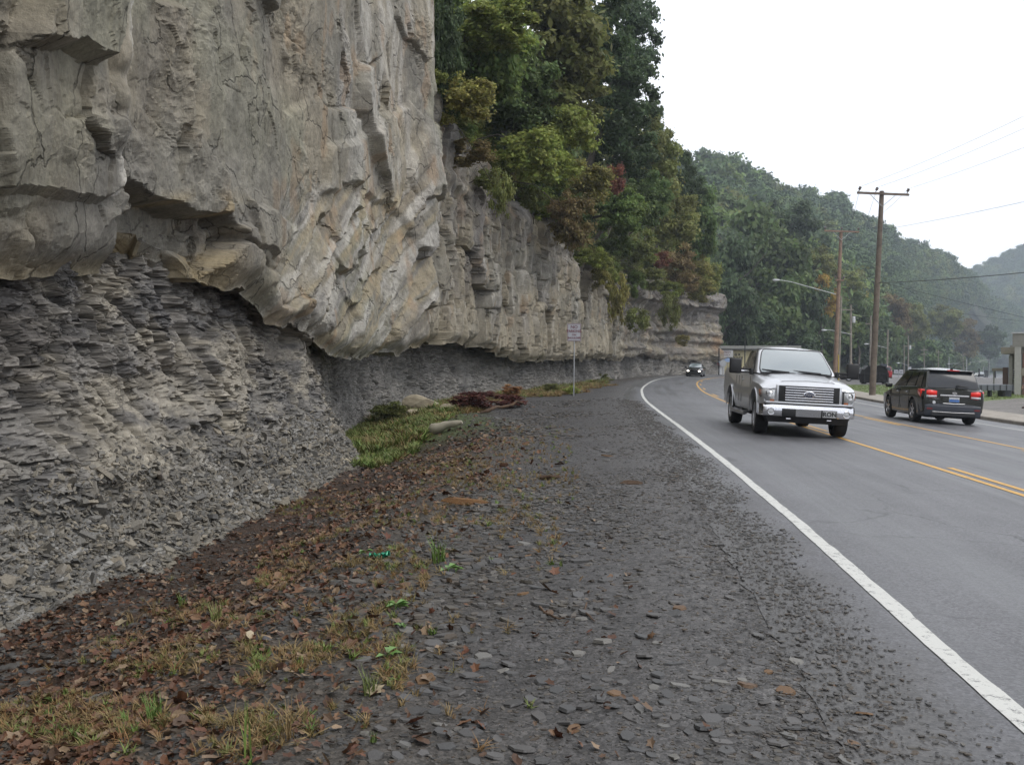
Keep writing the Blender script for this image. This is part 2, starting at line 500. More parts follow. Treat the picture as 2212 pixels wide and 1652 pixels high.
def ground_z(x, y, under=True):
    x = np.asarray(x, float); y = np.asarray(y, float)
    d, _ = curve_dist(x, y, EDGE[::2], EDGE_T[::2])
    f, _ = curve_dist(x, y, FOOT, FOOT_T)
    z = road_z(d, y)
    shl = np.clip(-d - 1.2, 0, 8)
    z = np.where(d < -1.2, z - 0.055 * np.minimum(shl, 1.8) - 0.02 * np.clip(shl - 1.8, 0, 9), z)
    far = sstep(50, 80, y)
    wid = 3.6 * (1 - far) + 1.8 * far; dep = (-0.62) * (1 - far) - 0.15 * far
    w = sstep(0.1, 1, (f - 0.1) / wid)
    w = np.where(d > -1.0, 1.0, w)
    z = np.where(d < -1.0, z * w + (dep + grade(y)) * (1 - w), z)
    bump = 0.028 * fbm(x * 1.1, y * 1.1, 5, 4) + 0.010 * fbm(x * 6, y * 6, 9, 3)
    amp = np.clip((-d - 0.72) / 0.9, 0, 1) * (1 + 2.2 * (1 - w)) 
    z = z + bump * np.where(d < 0, amp, 0)
    # right side: pavement and verge above the kerb
    z = np.where(d > 12.15, -0.475 + 0.125 + grade(y) - 0.004 * np.clip(d - 12.15, 0, 60), z)
    drive = sstep(31.2, 30.6, y) * (d > 12.15) * (y > -60)
    z = z - 0.11 * drive * (d < 40)
    if under:
        z = np.where((d > -0.3) & (d < 12.4), z - 0.05, z)
    return z
def gz(x, y): return float(ground_z(np.array([x]), np.array([y]), False)[0])
def G(u, v, z0=0.0):
    """ground point seen at pixel (u, v)"""
    z = z0
    for _ in range(12):
        Y = 1.0
        cz = (826 - v) / FPX
        dz = cz * _cp - _sp; dy = _cp + cz * _sp
        Y = (z - EYE) / dz * dy
        x = (u - 1106) / FPX * Y / dy
        z = 0.5 * z + 0.5 * gz(x, Y)
    return Vector((x, Y, gz(x, Y)))

# ------------------------------------------------------------------ materials of the place
M_sand = rock_mat('sandstone', 2.6, 0.8, 0.06, 0.88)
M_shale = rock_mat('shale', 3.0, 0.7, 0.04, 0.8, layers=True)
def ground_material():
    m, nt, b = new_mat('ground'); L = nt.links
    at = N(nt, 'ShaderNodeAttribute', attribute_name='Col')
    tcn = N(nt, 'ShaderNodeTexCoord')
    vo = N(nt, 'ShaderNodeTexVoronoi', Scale=38.0); L.new(tcn.outputs['Object'], vo.inputs['Vector'])
    vo2 = N(nt, 'ShaderNodeTexVoronoi', Scale=95.0); L.new(tcn.outputs['Object'], vo2.inputs['Vector'])
    no = N(nt, 'ShaderNodeTexNoise', Scale=3.0, Detail=8.0, Roughness=0.7); L.new(tcn.outputs['Object'], no.inputs['Vector'])
    sp = N(nt, 'ShaderNodeSeparateColor'); L.new(vo.outputs['Color'], sp.inputs[0])
    sp2 = N(nt, 'ShaderNodeSeparateColor'); L.new(vo2.outputs['Color'], sp2.inputs[0])
    def mr(src, a, c):
        r = N(nt, 'ShaderNodeMapRange'); r.inputs[3].default_value = a; r.inputs[4].default_value = c
        L.new(src, r.inputs[0]); return r.outputs[0]
    def mul(a, c):
        q = N(nt, 'ShaderNodeMath', operation='MULTIPLY'); L.new(a, q.inputs[0]); L.new(c, q.inputs[1]); return q.outputs[0]
    f = mul(mul(mr(sp.outputs[0], 0.6, 1.4), mr(sp2.outputs[1], 0.6, 1.4)), mr(no.outputs['Fac'], 0.3, 1.7))
    vm = N(nt, 'ShaderNodeVectorMath', operation='SCALE'); L.new(at.outputs['Color'], vm.inputs[0]); L.new(f, vm.inputs['Scale'])
    L.new(vm.outputs[0], b.inputs['Base Color'])
    b.inputs['Roughness'].default_value = 0.62
    b.inputs['Specular IOR Level'].default_value = 0.35
    ad = N(nt, 'ShaderNodeMath', operation='ADD'); L.new(sp.outputs[1], ad.inputs[0]); L.new(sp2.outputs[0], ad.inputs[1])
    bp = N(nt, 'ShaderNodeBump', Strength=0.8, Distance=0.012); L.new(ad.outputs[0], bp.inputs['Height'])
    L.new(bp.outputs['Normal'], b.inputs['Normal'])
    return m
M_ground = ground_material()

def asphalt_material():
    m, nt, b = new_mat('asphalt'); L = nt.links
    tcn = N(nt, 'ShaderNodeTexCoord')
    uv = N(nt, 'ShaderNodeAttribute', attribute_name='lane')       # distance across the road
    n1 = N(nt, 'ShaderNodeTexNoise', Scale=0.35, Detail=6.0, Roughness=0.6); L.new(tcn.outputs['Object'], n1.inputs['Vector'])
    n2 = N(nt, 'ShaderNodeTexNoise', Scale=140.0, Detail=3.0, Roughness=0.8); L.new(tcn.outputs['Object'], n2.inputs['Vector'])
    vo = N(nt, 'ShaderNodeTexVoronoi', Scale=70.0); L.new(tcn.outputs['Object'], vo.inputs['Vector'])
    sp = N(nt, 'ShaderNodeSeparateColor'); L.new(vo.outputs['Color'], sp.inputs[0])
    def mr(src, a, c, lo=0.0, hi=1.0):
        r = N(nt, 'ShaderNodeMapRange'); r.inputs[1].default_value = lo; r.inputs[2].default_value = hi
        r.inputs[3].default_value = a; r.inputs[4].default_value = c
        L.new(src, r.inputs[0]); return r.outputs[0]
    def mul(a, c):
        q = N(nt, 'ShaderNodeMath', operation='MULTIPLY'); L.new(a, q.inputs[0]); L.new(c, q.inputs[1]); return q.outputs[0]
    sn = N(nt, 'ShaderNodeMath', operation='SINE')
    ml = N(nt, 'ShaderNodeMath', operation='MULTIPLY'); L.new(uv.outputs['Fac'], ml.inputs[0]); ml.inputs[1].default_value = 3.59
    L.new(ml.outputs[0], sn.inputs[0])
    # long tar and tyre streaks that follow the lanes
    v1 = N(nt, 'ShaderNodeAttribute', attribute_name='along')
    cv = N(nt, 'ShaderNodeCombineXYZ')
    m3 = N(nt, 'ShaderNodeMath', operation='MULTIPLY'); L.new(v1.outputs['Fac'], m3.inputs[0]); m3.inputs[1].default_value = 0.06
    m4 = N(nt, 'ShaderNodeMath', operation='MULTIPLY'); L.new(uv.outputs['Fac'], m4.inputs[0]); m4.inputs[1].default_value = 1.6
    L.new(m3.outputs[0], cv.inputs[0]); L.new(m4.outputs[0], cv.inputs[1])
    n3 = N(nt, 'ShaderNodeTexNoise', Scale=1.0, Detail=6.0, Roughness=0.6); L.new(cv.outputs[0], n3.inputs['Vector'])
    f = mul(mul(mr(sp.outputs[0], 0.62, 1.42), mr(n2.outputs['Fac'], 0.7, 1.3, .3, .7)), mul(mr(n1.outputs['Fac'], 0.8, 1.2, .35, .65), mul(mr(sn.outputs[0], 0.94, 1.05, -1, 1), mr(n3.outputs['Fac'], 0.72, 1.22, .33, .67))))
    vm = N(nt, 'ShaderNodeVectorMath', operation='SCALE'); vm.inputs[0].default_value = (0.098, 0.098, 0.104)
    wv = N(nt, 'ShaderNodeTexNoise', Scale=0.9, Detail=4.0); L.new(tcn.outputs['Object'], wv.inputs['Vector'])
    wa = N(nt, 'ShaderNodeVectorMath', operation='ADD'); L.new(wv.outputs['Color'], wa.inputs[0]); L.new(tcn.outputs['Object'], wa.inputs[1])
    ve = N(nt, 'ShaderNodeTexVoronoi', Scale=0.42, feature='DISTANCE_TO_EDGE'); L.new(wa.outputs[0], ve.inputs['Vector'])
    crk = N(nt, 'ShaderNodeMath', operation='MAXIMUM'); L.new(mr(ve.outputs['Distance'], .35, 1.0, 0, .008), crk.inputs[0]); L.new(mr(n1.outputs['Fac'], 1.0, .3, .5, .58), crk.inputs[1])
    L.new(mul(f, crk.outputs[0]), vm.inputs['Scale'])
    n5 = N(nt, 'ShaderNodeTexNoise', Scale=1.6, Detail=9.0, Roughness=0.75); L.new(tcn.outputs['Object'], n5.inputs['Vector'])
    dl = N(nt, 'ShaderNodeMath', operation='MULTIPLY_ADD'); L.new(n5.outputs['Fac'], dl.inputs[0]); dl.inputs[1].default_value = -1.2; L.new(uv.outputs['Fac'], dl.inputs[2])
    dirt = mr(dl.outputs[0], 1.0, 0.0, -1.12, -.72)
    mx = N(nt, 'ShaderNodeMix', data_type='RGBA'); L.new(dirt, mx.inputs[0]); L.new(vm.outputs[0], mx.inputs[6])
    v2 = N(nt, 'ShaderNodeVectorMath', operation='SCALE'); v2.inputs[0].default_value = (0.068, 0.065, 0.062); L.new(f, v2.inputs['Scale']); L.new(v2.outputs[0], mx.inputs[7])
    L.new(mx.outputs[2], b.inputs['Base Color'])
    L.new(mr(n3.outputs['Fac'], 0.36, 0.6, .35, .65), b.inputs['Roughness'])
    b.inputs['Specular IOR Level'].default_value = 0.5
    bp = N(nt, 'ShaderNodeBump', Strength=0.35, Distance=0.004); L.new(sp.outputs[1], bp.inputs['Height'])
    L.new(bp.outputs['Normal'], b.inputs['Normal'])
    return m
M_asphalt = asphalt_material()
def paint_mat(name, rgb):
    """road paint, worn through in specks"""
    m, nt, b = new_mat(name); L = nt.links
    tcn = N(nt, 'ShaderNodeTexCoord')
    n1 = N(nt, 'ShaderNodeTexNoise', Scale=13.0, Detail=12.0, Roughness=0.85); L.new(tcn.outputs['Object'], n1.inputs['Vector'])
    rp = N(nt, 'ShaderNodeValToRGB'); e = rp.color_ramp.elements
    e[0].position = 0.40; e[0].color = (0.10, 0.10, 0.10, 1)
    e[1].position = 0.465; e[1].color = rgb + (1,)
    k = e.new(0.7); k.color = tuple(c * 0.85 for c in rgb) + (1,)
    L.new(n1.outputs['Fac'], rp.inputs[0]); L.new(rp.outputs[0], b.inputs['Base Color'])
    b.inputs['Roughness'].default_value = 0.55
    return m
M_white_line = paint_mat('white_road_paint', (0.60, 0.60, 0.56))
M_yellow_line = paint_mat('yellow_road_paint', (0.62, 0.34, 0.05))
M_concrete = simple('concrete', (0.30, 0.27, 0.23), 0.85, var=0.3, scale=2.5, bump=0.4)

# ================================================================== sandstone cliff
def cliff():
    C = CTD
    Lp = C[:, 2:4]
    seg = np.linalg.norm(np.diff(Lp, axis=0), axis=1)
    s_all = np.concatenate([[0], np.cumsum(seg)])
    want = np.where(Lp[:, 1] < 7.5, 0.22, 0.0265 * np.maximum(Lp[:, 1], 7.5) / 10)
    want = np.where(Lp[:, 1] > 142.5, 0.8, want)
    cum = np.concatenate([[0], np.cumsum(seg / ((want[1:] + want[:-1]) / 2))])
    nc = int(cum[-1])
    S = np.interp(np.arange(nc), cum, s_all)
    D = np.stack([np.interp(S, s_all, C[:, i]) for i in range(7)], 1)
    tn = np.gradient(D[:, 2:4], axis=0); tn /= np.linalg.norm(tn, axis=1)[:, None]
    k = 41; ker = np.hanning(k); ker /= ker.sum()
    tn = np.stack([np.convolve(np.pad(tn[:, i], k // 2, mode='edge'), ker, 'valid') for i in range(2)], 1)
    tn /= np.linalg.norm(tn, axis=1)[:, None]
    out = np.stack([tn[:, 1], -tn[:, 0]], 1)
    fx, fy, lx, ly, zl, zt, und = D.T
    # ---------- sandstone
    nu, nf = 40, 470
    S2 = S[None, :]
    v = np.linspace(0, 1, nf)[:, None]
    topj = zt + 0.9 * fbm(S / 2.2, S * 0, 31, 3) * sstep(30, 45, ly)
    zz = zl[None, :] + (topj - zl)[None, :] * v ** 1.45
    Sg = np.broadcast_to(S2, zz.shape)
    bx = np.broadcast_to(lx[None, :], zz.shape); by = np.broadcast_to(ly[None, :], zz.shape)
    u0, v0 = to_px(bx, by, zz)
    near = 1 - sstep(36, 40, by)
    wx = Sg + 0.5 * fbm(Sg / 2.5, zz / 2.5, 3, 3); wz = zz + 0.6 * fbm(Sg / 2.5, zz / 2.5, 8, 3)
    wx2 = Sg + 0.16 * fbm(Sg / .6, zz / .6, 13, 3); wz2 = zz + 0.16 * fbm(Sg / .6, zz / .6, 18, 3)
    a1, p1, e1 = facets(wx, wz, 3.4, 3.6, 101)
    a2, p2, e2 = facets(wx2, wz2 + 0.25 * wx2, 1.25, 1.5, 202, 0.3)
    a3, p3, e3 = facets(wx2, wz2, 0.42, 0.5, 303, 0.5)
    a4, p4, e4 = facets(wx2, wz2, 0.15, 0.17, 404, 0.4)
    rough_m = sstep(-0.1, 0.5, fbm(Sg / 1.7, zz / 1.3, 77, 3)); k2 = 0.16 + 0.85 * rough_m
    d_near = 0.10 * a1 + 0.26 * p1
    fine = (0.05 * a2 + 0.17 * p2) * k2 + (0.02 * a3 + 0.075 * p3) * k2 + (0.008 * a4 + 0.022 * p4) * k2
    d_near = d_near + 0.10 * fbm(Sg / 1.5, zz / 1.2, 44, 5) + 0.045 * rough_m * fbm(Sg / .35, zz / .22, 45, 4)
    fine = fine - 0.13 * np.exp(-(e1 / 0.022) ** 2) * (h2(np.floor(wx / 3.4), np.floor(wz / 3.6), 5) > .35)
    fine = fine - 0.05 * np.exp(-(e2 / 0.03) ** 2) * k2 + 0.035 * rough_m * fbm(Sg / .2, zz / .09, 47, 4)
    # far wall: jointed blocks and ledges
    b1, q1, g1 = facets(wx2, zz + 0.3 * fbm(Sg / 3, zz, 61, 2), 2.6, 6.5, 505, 0.85)
    b2, q2, g2 = facets(wx2, zz + 0.1 * fbm(Sg / 2, zz, 62, 2), 1.05, 2.3, 606, 0.8)
    b3, q3, g3 = facets(wx2, wz2, 0.42, 0.62, 707, 0.8)
    lay = vnoise(Sg * 0.05, zz / 0.55 + 0.25 * fbm(Sg / 4, zz * 0, 63, 2), 64) - 0.5
    d_far = 0.12 * fbm(Sg / .8, zz / 1.4, 65, 4)
    hard = 0.38 * b1 + 0.3 * q1 + 0.20 * b2 + 0.2 * q2 + 0.05 * b3 + 0.07 * q3 - 0.2 * np.exp(-(g1 / 0.05) ** 2) - 0.08 * np.exp(-(g2 / 0.05) ** 2)
    lm = sstep(7, 9.5, zz) * 0.5 + sstep(95, 108, by) * 0.8
    d_far = d_far + lm * 0.75 * lay
    # ledge cap and worn band at the far end
    fe = sstep(104, 112, by)
    d_far = d_far + fe * (0.9 * sstep(8.7, 8.9, zz + 0.3 * fbm(Sg / 2, zz * 0, 66, 2)) - 0.5 * sstep(8.6, 8.2, zz) * sstep(6.0, 7.0, zz) + 0.6 * sstep(3.6, 3.0, zz) + .5 * sstep(5.9, 4.8, zz) * fbm(Sg / 2.5, zz / 5, 71, 2))
    # vertical buttresses
    d_far = d_far + 0.35 * (np.abs(fbm(Sg / 3.2, zz / 14, 67, 2)) * 2 - 0.5) * sstep(8.5, 5.5, zz)
    d = d_near * near + d_far * (1 - near)
    cmk = sstep(420, 330, u0) * sstep(300, 420, v0) * near
    d = d * (1 - 0.5 * cmk); fine = fine * (1 - .5 * cmk)
    # ---------- the large shapes of the near wall, located along the wall
    jn = 16 * fbm(Sg / 0.9, zz / 0.9, 81, 4); jm = 16 * fbm(Sg / 0.9, zz / 0.9, 82, 4)
    uu, vv = u0 + jn, v0 + jm
    n_ok = near > 0.5
    def blk(poly, amt, dj=0.0):
        return np.where(inpoly(uu, vv, poly) & n_ok, amt, 0.0)
    d = d + blk([(-900, -900), (120, -900), (150, 60), (135, 130), (60, 95), (-900, 120)], 0.30)
    d = d + blk([(-900, -900), (240, -900), (236, 200), (232, 395), (200, 430), (-900, 330)], 0.14)
    cl = np.exp(-((uu - 196 - 0.04 * (vv - 150)) / 11) ** 2) * (vv < 250) * (vv > -200) * n_ok
    d = d - 0.20 * cl
    d = d + 0.10 * np.exp(-((uu - 215) / 22) ** 2) * np.abs(np.sin(vv / 26)) * (vv < 330) * (vv > 90) * n_ok
    # cave under the big face
    cv = inpoly(uu, vv, [(255, 395), (300, 405), (420, 462), (500, 470), (520, 520), (470, 560), (430, 640), (300, 640), (270, 540)]) & n_ok
    d = d - 0.62 * cv * sstep(380, 440, vv)
    d = d - 0.18 * (inpoly(uu, vv, [(235, 470), (290, 470), (330, 620), (180, 620)]) & n_ok)
    d = d + blk([(445, 500), (545, 490), (560, 560), (562, 660), (450, 660), (415, 590)], 0.16)
    d = d + blk([(540, 420), (640, 500), (610, 560), (560, 540)], 0.14)
    # leaning slabs of the buttress
    q = (uu * 270 + vv * 130) / 300
    dg = inpoly(u0, v0, [(560, 900), (590, 560), (720, 400), (860, 430), (905, 330), (985, 420), (990, 900)]) & n_ok
    per = 30.0 + 0 * q
    ph = q / 44 + 0.8 * fbm(Sg / 5, zz / 9, 84, 2)
    saw = (ph - np.floor(ph)); hcell = h2(np.floor(ph), np.floor(ph) * 0, 91)
    nl = 0.25 + 0.75 * sstep(0.1, 1.3, zz - zl[None, :])
    d = np.where(dg, d * 0.55 + ((saw - 0.5) * (0.10 + 0.42 * hcell) + 0.14 * (hcell - 0.5)) * nl, d)
    # edge above the slabs
    lip2 = inpoly(uu, vv, [(690, 420), (760, 395), (860, 470), (900, 560), (930, 300), (880, 220), (700, 330)]) & n_ok
    d = d + 0.16 * lip2
    # buttress edge facing the road
    d = d + 0.35 * np.exp(-((by - 33.2) / 1.6) ** 2) * near
    # everything leans out a little with height, undercut towards the lower edge
    for ax, n in ((1, 3), (0, 5)):
        h = n // 2; pd = [(0, 0), (0, 0)]; pd[ax] = (h, h)
        q_ = np.pad(d, pd, mode='edge'); acc = 0
        for i in range(n): acc = acc + (q_[i:i + d.shape[0], :] if ax == 0 else q_[:, i:i + d.shape[1]])
        d = acc / n
    d = d + fine * near * np.where(dg, .6, 1.0) + hard * (1 - near) + 0.012 * fbm(Sg / .12, zz / .12, 46, 3)
    d = d - 0.35 * np.exp(-((zz - zl[None, :]) / 0.25) ** 2) + 0.012 * (zz - 2)
    d = d - 2.5 * sstep(-0.6, 0.3, zz - topj[None, :] + 0.15) * (by > 40) * 0.6
    calm = (1 - 0.92 * sstep(15, 13, by)) * (1 - .5 * near)
    zj = calm * 0.16 * fbm(Sg / 1.1, zz * 0 + 0.3, 85, 4) * np.exp(-((zz - zl[None, :]) / 0.6) ** 2) * 2.0
    c1, _, _ = facets(Sg, Sg * 0 + .5, 1.5, 9, 515)
    zj = zj + calm * 0.10 * c1 * np.exp(-((zz - zl[None, :]) / 0.5) ** 2)
    X = bx + out[None, :, 0] * d; Y = by + out[None, :, 1] * d; Z = zz + zj + 0.03 * fbm(Sg / .5, zz / .5, 86, 3)
    # underside running back to the shale
    tx = fx - out[:, 0] * und; ty = fy - out[:, 1] * und
    w = np.linspace(1, 0, nu + 1)[:nu][:, None]          # 1 at the shale, 0 at the lip
    ux = X[0][None, :] * (1 - w) + tx[None, :] * w; uy = Y[0][None, :] * (1 - w) + ty[None, :] * w
    fu, pu, eu = facets(S2 + w * 0, w * 1.4 + S2 * 0.3, 0.9, 0.5, 909, 0.4)
    uz = Z[0][None, :] + (0.42 * w) + (0.06 * fu + 0.1 * pu + 0.06 * fbm(S2 / .5, w * 3, 87, 4)) * np.sin(np.clip(w, 0, 1) * math.pi) - 0.0
    V = np.stack([np.concatenate([ux, X]), np.concatenate([uy, Y]), np.concatenate([uz, Z])], 2)
    # ---------- colour
    Sa = np.concatenate([np.broadcast_to(S2, ux.shape), Sg]); Za = V[:, :, 2]
    ua = np.concatenate([np.broadcast_to(u0[0][None, :], ux.shape), u0]); va = np.concatenate([np.broadcast_to(v0[0][None, :], ux.shape), v0])
    tan = np.array([0.272, 0.240, 0.180]); grey = np.array([0.222, 0.207, 0.170]); dark = np.array([0.135, 0.125, 0.12])
    white = np.array([0.47, 0.445, 0.40]); rust = np.array([0.31, 0.20, 0.11]); yel = np.array([0.34, 0.275, 0.165]); green = np.array([0.25, 0.24, 0.175])
    farv = sstep(36, 42, by); farA = np.concatenate([np.broadcast_to(farv[0][None, :], ux.shape), farv])
    def mixc(c, t, k): return c * (1 - k[..., None]) + t * k[..., None]
    c = np.broadcast_to(tan, V.shape).copy()
    c = mixc(c, grey, sstep(-0.25, 0.3, fbm(Sa / 2.5, Za / 2.5, 1, 5)))
    c = mixc(c, green, 0.6 * sstep(0.0, 0.4, fbm(Sa / 3, Za / 2, 2, 4)) * (1 - farA))
    ca, _, _ = facets(Sa + .2 * fbm(Sa, Za, 7, 3), Za + .3 * fbm(Sa, Za, 8, 3), 1.6, 2.4, 404, .5)
    c = c * (1 + 0.13 * ca)[..., None]
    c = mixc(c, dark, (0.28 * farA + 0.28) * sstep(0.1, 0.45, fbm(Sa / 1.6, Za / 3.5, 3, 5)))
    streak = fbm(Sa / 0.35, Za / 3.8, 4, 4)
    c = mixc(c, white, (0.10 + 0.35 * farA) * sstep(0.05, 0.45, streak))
    # diagonal streaks on the slabs
    qa = (ua * 270 + va * 130) / 300; ra = (-ua * 130 + va * 270) / 300
    dz = sstep(590, 640, ua) * (1 - farA) * sstep(370, 430, va)
    ds = fbm(qa / 11, ra / 150, 51, 4)
    c = mixc(c, white, 0.62 * dz * sstep(-0.05, 0.35, ds)); c = mixc(c, yel, 0.5 * dz * sstep(0.1, 0.4, -ds))
    c = mixc(c, dark, 0.4 * dz * sstep(0.15, 0.4, fbm(qa / 9, ra / 120, 57, 4)))
    wr = sstep(700, 760, ua) * (1 - farA) * (1 - dz)
    c = mixc(c, white, 0.55 * wr * sstep(-0.1, 0.35, fbm(Sa / 0.8, Za / 2.6, 52, 4)))
    c = mixc(c, white, 0.75 * np.exp(-((ua - 232) / 10) ** 2) * (va < 420) * sstep(-.3, .2, fbm(Sa / .2, Za, 53, 3)))
    cave = sstep(250, 290, ua) * sstep(560, 480, ua) * sstep(400, 450, va)
    c = mixc(c, yel, 0.8 * cave * sstep(-0.25, 0.15, fbm(Sa / .8, Za / .5, 54, 4)))
    c = mixc(c, yel, 0.5 * sstep(540, 590, va) * (ua < 400))
    bl = sstep(470, 510, ua) * sstep(560, 545, ua) * sstep(430, 470, va) * sstep(600, 560, va)
    c = mixc(c, dark, 0.35 * bl)
    rs = sstep(0.28, 0.5, fbm(Sa / 0.7, Za / 1.3, 55, 4))
    c = mixc(c, rust, 0.4 * rs * (0.3 + 0.7 * sstep(500, 700, ua)))
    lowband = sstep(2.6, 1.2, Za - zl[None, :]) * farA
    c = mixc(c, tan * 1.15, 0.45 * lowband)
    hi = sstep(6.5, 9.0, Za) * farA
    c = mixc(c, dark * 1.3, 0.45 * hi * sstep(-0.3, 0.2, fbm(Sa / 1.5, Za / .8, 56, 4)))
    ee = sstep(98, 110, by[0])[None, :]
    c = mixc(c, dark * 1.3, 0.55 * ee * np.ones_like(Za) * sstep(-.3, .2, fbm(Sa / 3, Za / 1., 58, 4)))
    c = mixc(c, rust * .75, 0.8 * np.exp(-((by[0][None, :] - 139.5) / 1.6) ** 2) * sstep(5.5, 4.8, Za) * sstep(2.4, 2.9, Za))
    c = np.clip(c, 0.02, 0.8)
    rows, cols = V.shape[:2]
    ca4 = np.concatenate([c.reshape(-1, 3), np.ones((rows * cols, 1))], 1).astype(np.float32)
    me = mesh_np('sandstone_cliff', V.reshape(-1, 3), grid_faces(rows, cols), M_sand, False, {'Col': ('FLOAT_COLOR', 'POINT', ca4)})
    o = link('sandstone_cliff', me); tag(o, 'tall tan sandstone cliff overhanging the shale beside the road', 'cliff', kind='structure')

    # ---------- shale bank under it
    ns = 185
    w = np.linspace(0, 1, ns)[:, None]
    hz = zl[None, :] + 0.75
    base = -1.0 + grade(fy)[None, :]
    pin = np.interp(w, [0, .12, .34, .46, .75, 1], [-.45, -0.05, .42, .66, .9, 1.15])
    pz = np.interp(w, [0, .12, .34, .46, .75, 1], [0, .13, .34, .46, .74, 1])
    nearn = (1 - sstep(24, 30, fy))[None, :]
    pin = pin * (0.55 + 0.45 * nearn)
    inn = pin * und[None, :] * 1.05
    zz = base + (hz - base) * pz
    Sg = np.broadcast_to(S[None, :], zz.shape)
    lump = fbm(Sg / 2.2, zz / 3.5, 21, 4)
    wz = zz + 0.10 * fbm(Sg / 1.4, zz / 1.0, 22, 4); wx = Sg + 0.12 * fbm(Sg / .5, zz / .3, 23, 3)
    A1, P1, E1 = facets(wx, wz, 0.75, 0.26, 811, .3); A2, P2, E2 = facets(wx, wz, 0.24, 0.070, 822, .4); A3, P3, E3 = facets(wx, wz, 0.10, 0.032, 833, .3)
    A0, P0, E0 = facets(Sg, zz * 0.6, 2.6, 1.3, 799)
    scree = sstep(0.55, -0.1, zz + 0.45 * lump) 
    smoothm = sstep(0.15, 0.5, fbm(Sg / 1.6, zz / .9, 24, 3))
    lump = lump * (1 + .8 * (1 - nearn))
    wall = 0.24 * lump + 0.22 * P0 + (0.058 * A1 + 0.04 * P1) * (1 - 0.6 * smoothm) + (0.052 * A2 + 0.03 * P2) * (1 - .8 * smoothm) + 0.024 * A3 * (1 - .7 * smoothm)
    wall -= 0.12 * np.exp(-(E1 / .05) ** 2) * (h2(np.floor(wx / .75), np.floor(wz / .26), 9) > .55) * (1 - smoothm)
    # narrow gullies running down
    gul = np.abs(fbm(Sg / 1.1 + 0.4 * zz, zz / 5, 25, 3)); wall -= 0.20 * np.exp(-(gul / .07) ** 2) * sstep(0.2, 1.0, zz)
    scr = 0.10 * lump + 0.035 * A2 + 0.05 * P2 + 0.02 * A3 + 0.03 * fbm(Sg / .15, zz / .1, 26, 3)
    dd = wall * (1 - scree) + scr * scree
    shrink = np.where(w > .93, (1 - w) / .07, 1.0); dd = dd * (0.3 + 0.7 * shrink)
    X = fx[None, :] + out[None, :, 0] * (dd - inn); Y = fy[None, :] + out[None, :, 1] * (dd - inn)
    Z = zz + scree * 0.04 * fbm(Sg / .2, zz / .15, 27, 3)
    V = np.stack([X, Y, Z], 2)
    lt = np.array([0.27, 0.243, 0.195]); mid = np.array([0.20, 0.187, 0.168]); dk = np.array([0.085, 0.082, 0.082]); red = np.array([0.15, 0.132, 0.113])
    blue = np.array([0.275, 0.26, 0.235])
    c = np.broadcast_to(mid, V.shape).copy()
    c = mixc(c, lt, 0.95 * sstep(-0.15, 0.3, fbm(Sg / 1.3, zz / .8, 32, 5)) * nearn)
    c = mixc(c, lt, 0.8 * sstep(0.0, 0.5, smoothm) * nearn)
    c = mixc(c, dk, 0.75 * sstep(0.05, 0.35, fbm(Sg / .9, zz / .3, 33, 5)))
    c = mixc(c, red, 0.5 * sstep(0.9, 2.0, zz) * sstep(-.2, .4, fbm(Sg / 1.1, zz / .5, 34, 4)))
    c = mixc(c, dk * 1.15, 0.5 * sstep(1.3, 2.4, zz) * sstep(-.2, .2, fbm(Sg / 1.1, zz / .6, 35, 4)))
    c = mixc(c, np.array([0.235, 0.23, 0.215]), 0.75 * scree * nearn)
    c = mixc(c, blue, 0.8 * (1 - nearn) * sstep(-.7, .1, fbm(Sg / 1.2, zz / .7, 38, 4)))
    c = c * (1 + 0.28 * A2 + 0.18 * A3)[..., None]
    c = np.clip(c, 0.03, .6)
    ca4 = np.concatenate([c.reshape(-1, 3), np.ones((c.shape[0] * c.shape[1], 1))], 1).astype(np.float32)
    me = mesh_np('shale_bank', V.reshape(-1, 3), grid_faces(*V.shape[:2]), M_shale, False, {'Col': ('FLOAT_COLOR', 'POINT', ca4)})
    o = link('shale_bank', me); tag(o, 'crumbling grey shale bank in thin layers below the sandstone', 'cliff', kind='structure')
    return dict(S=S, D=D, out=out, scr=V)
CL = cliff()

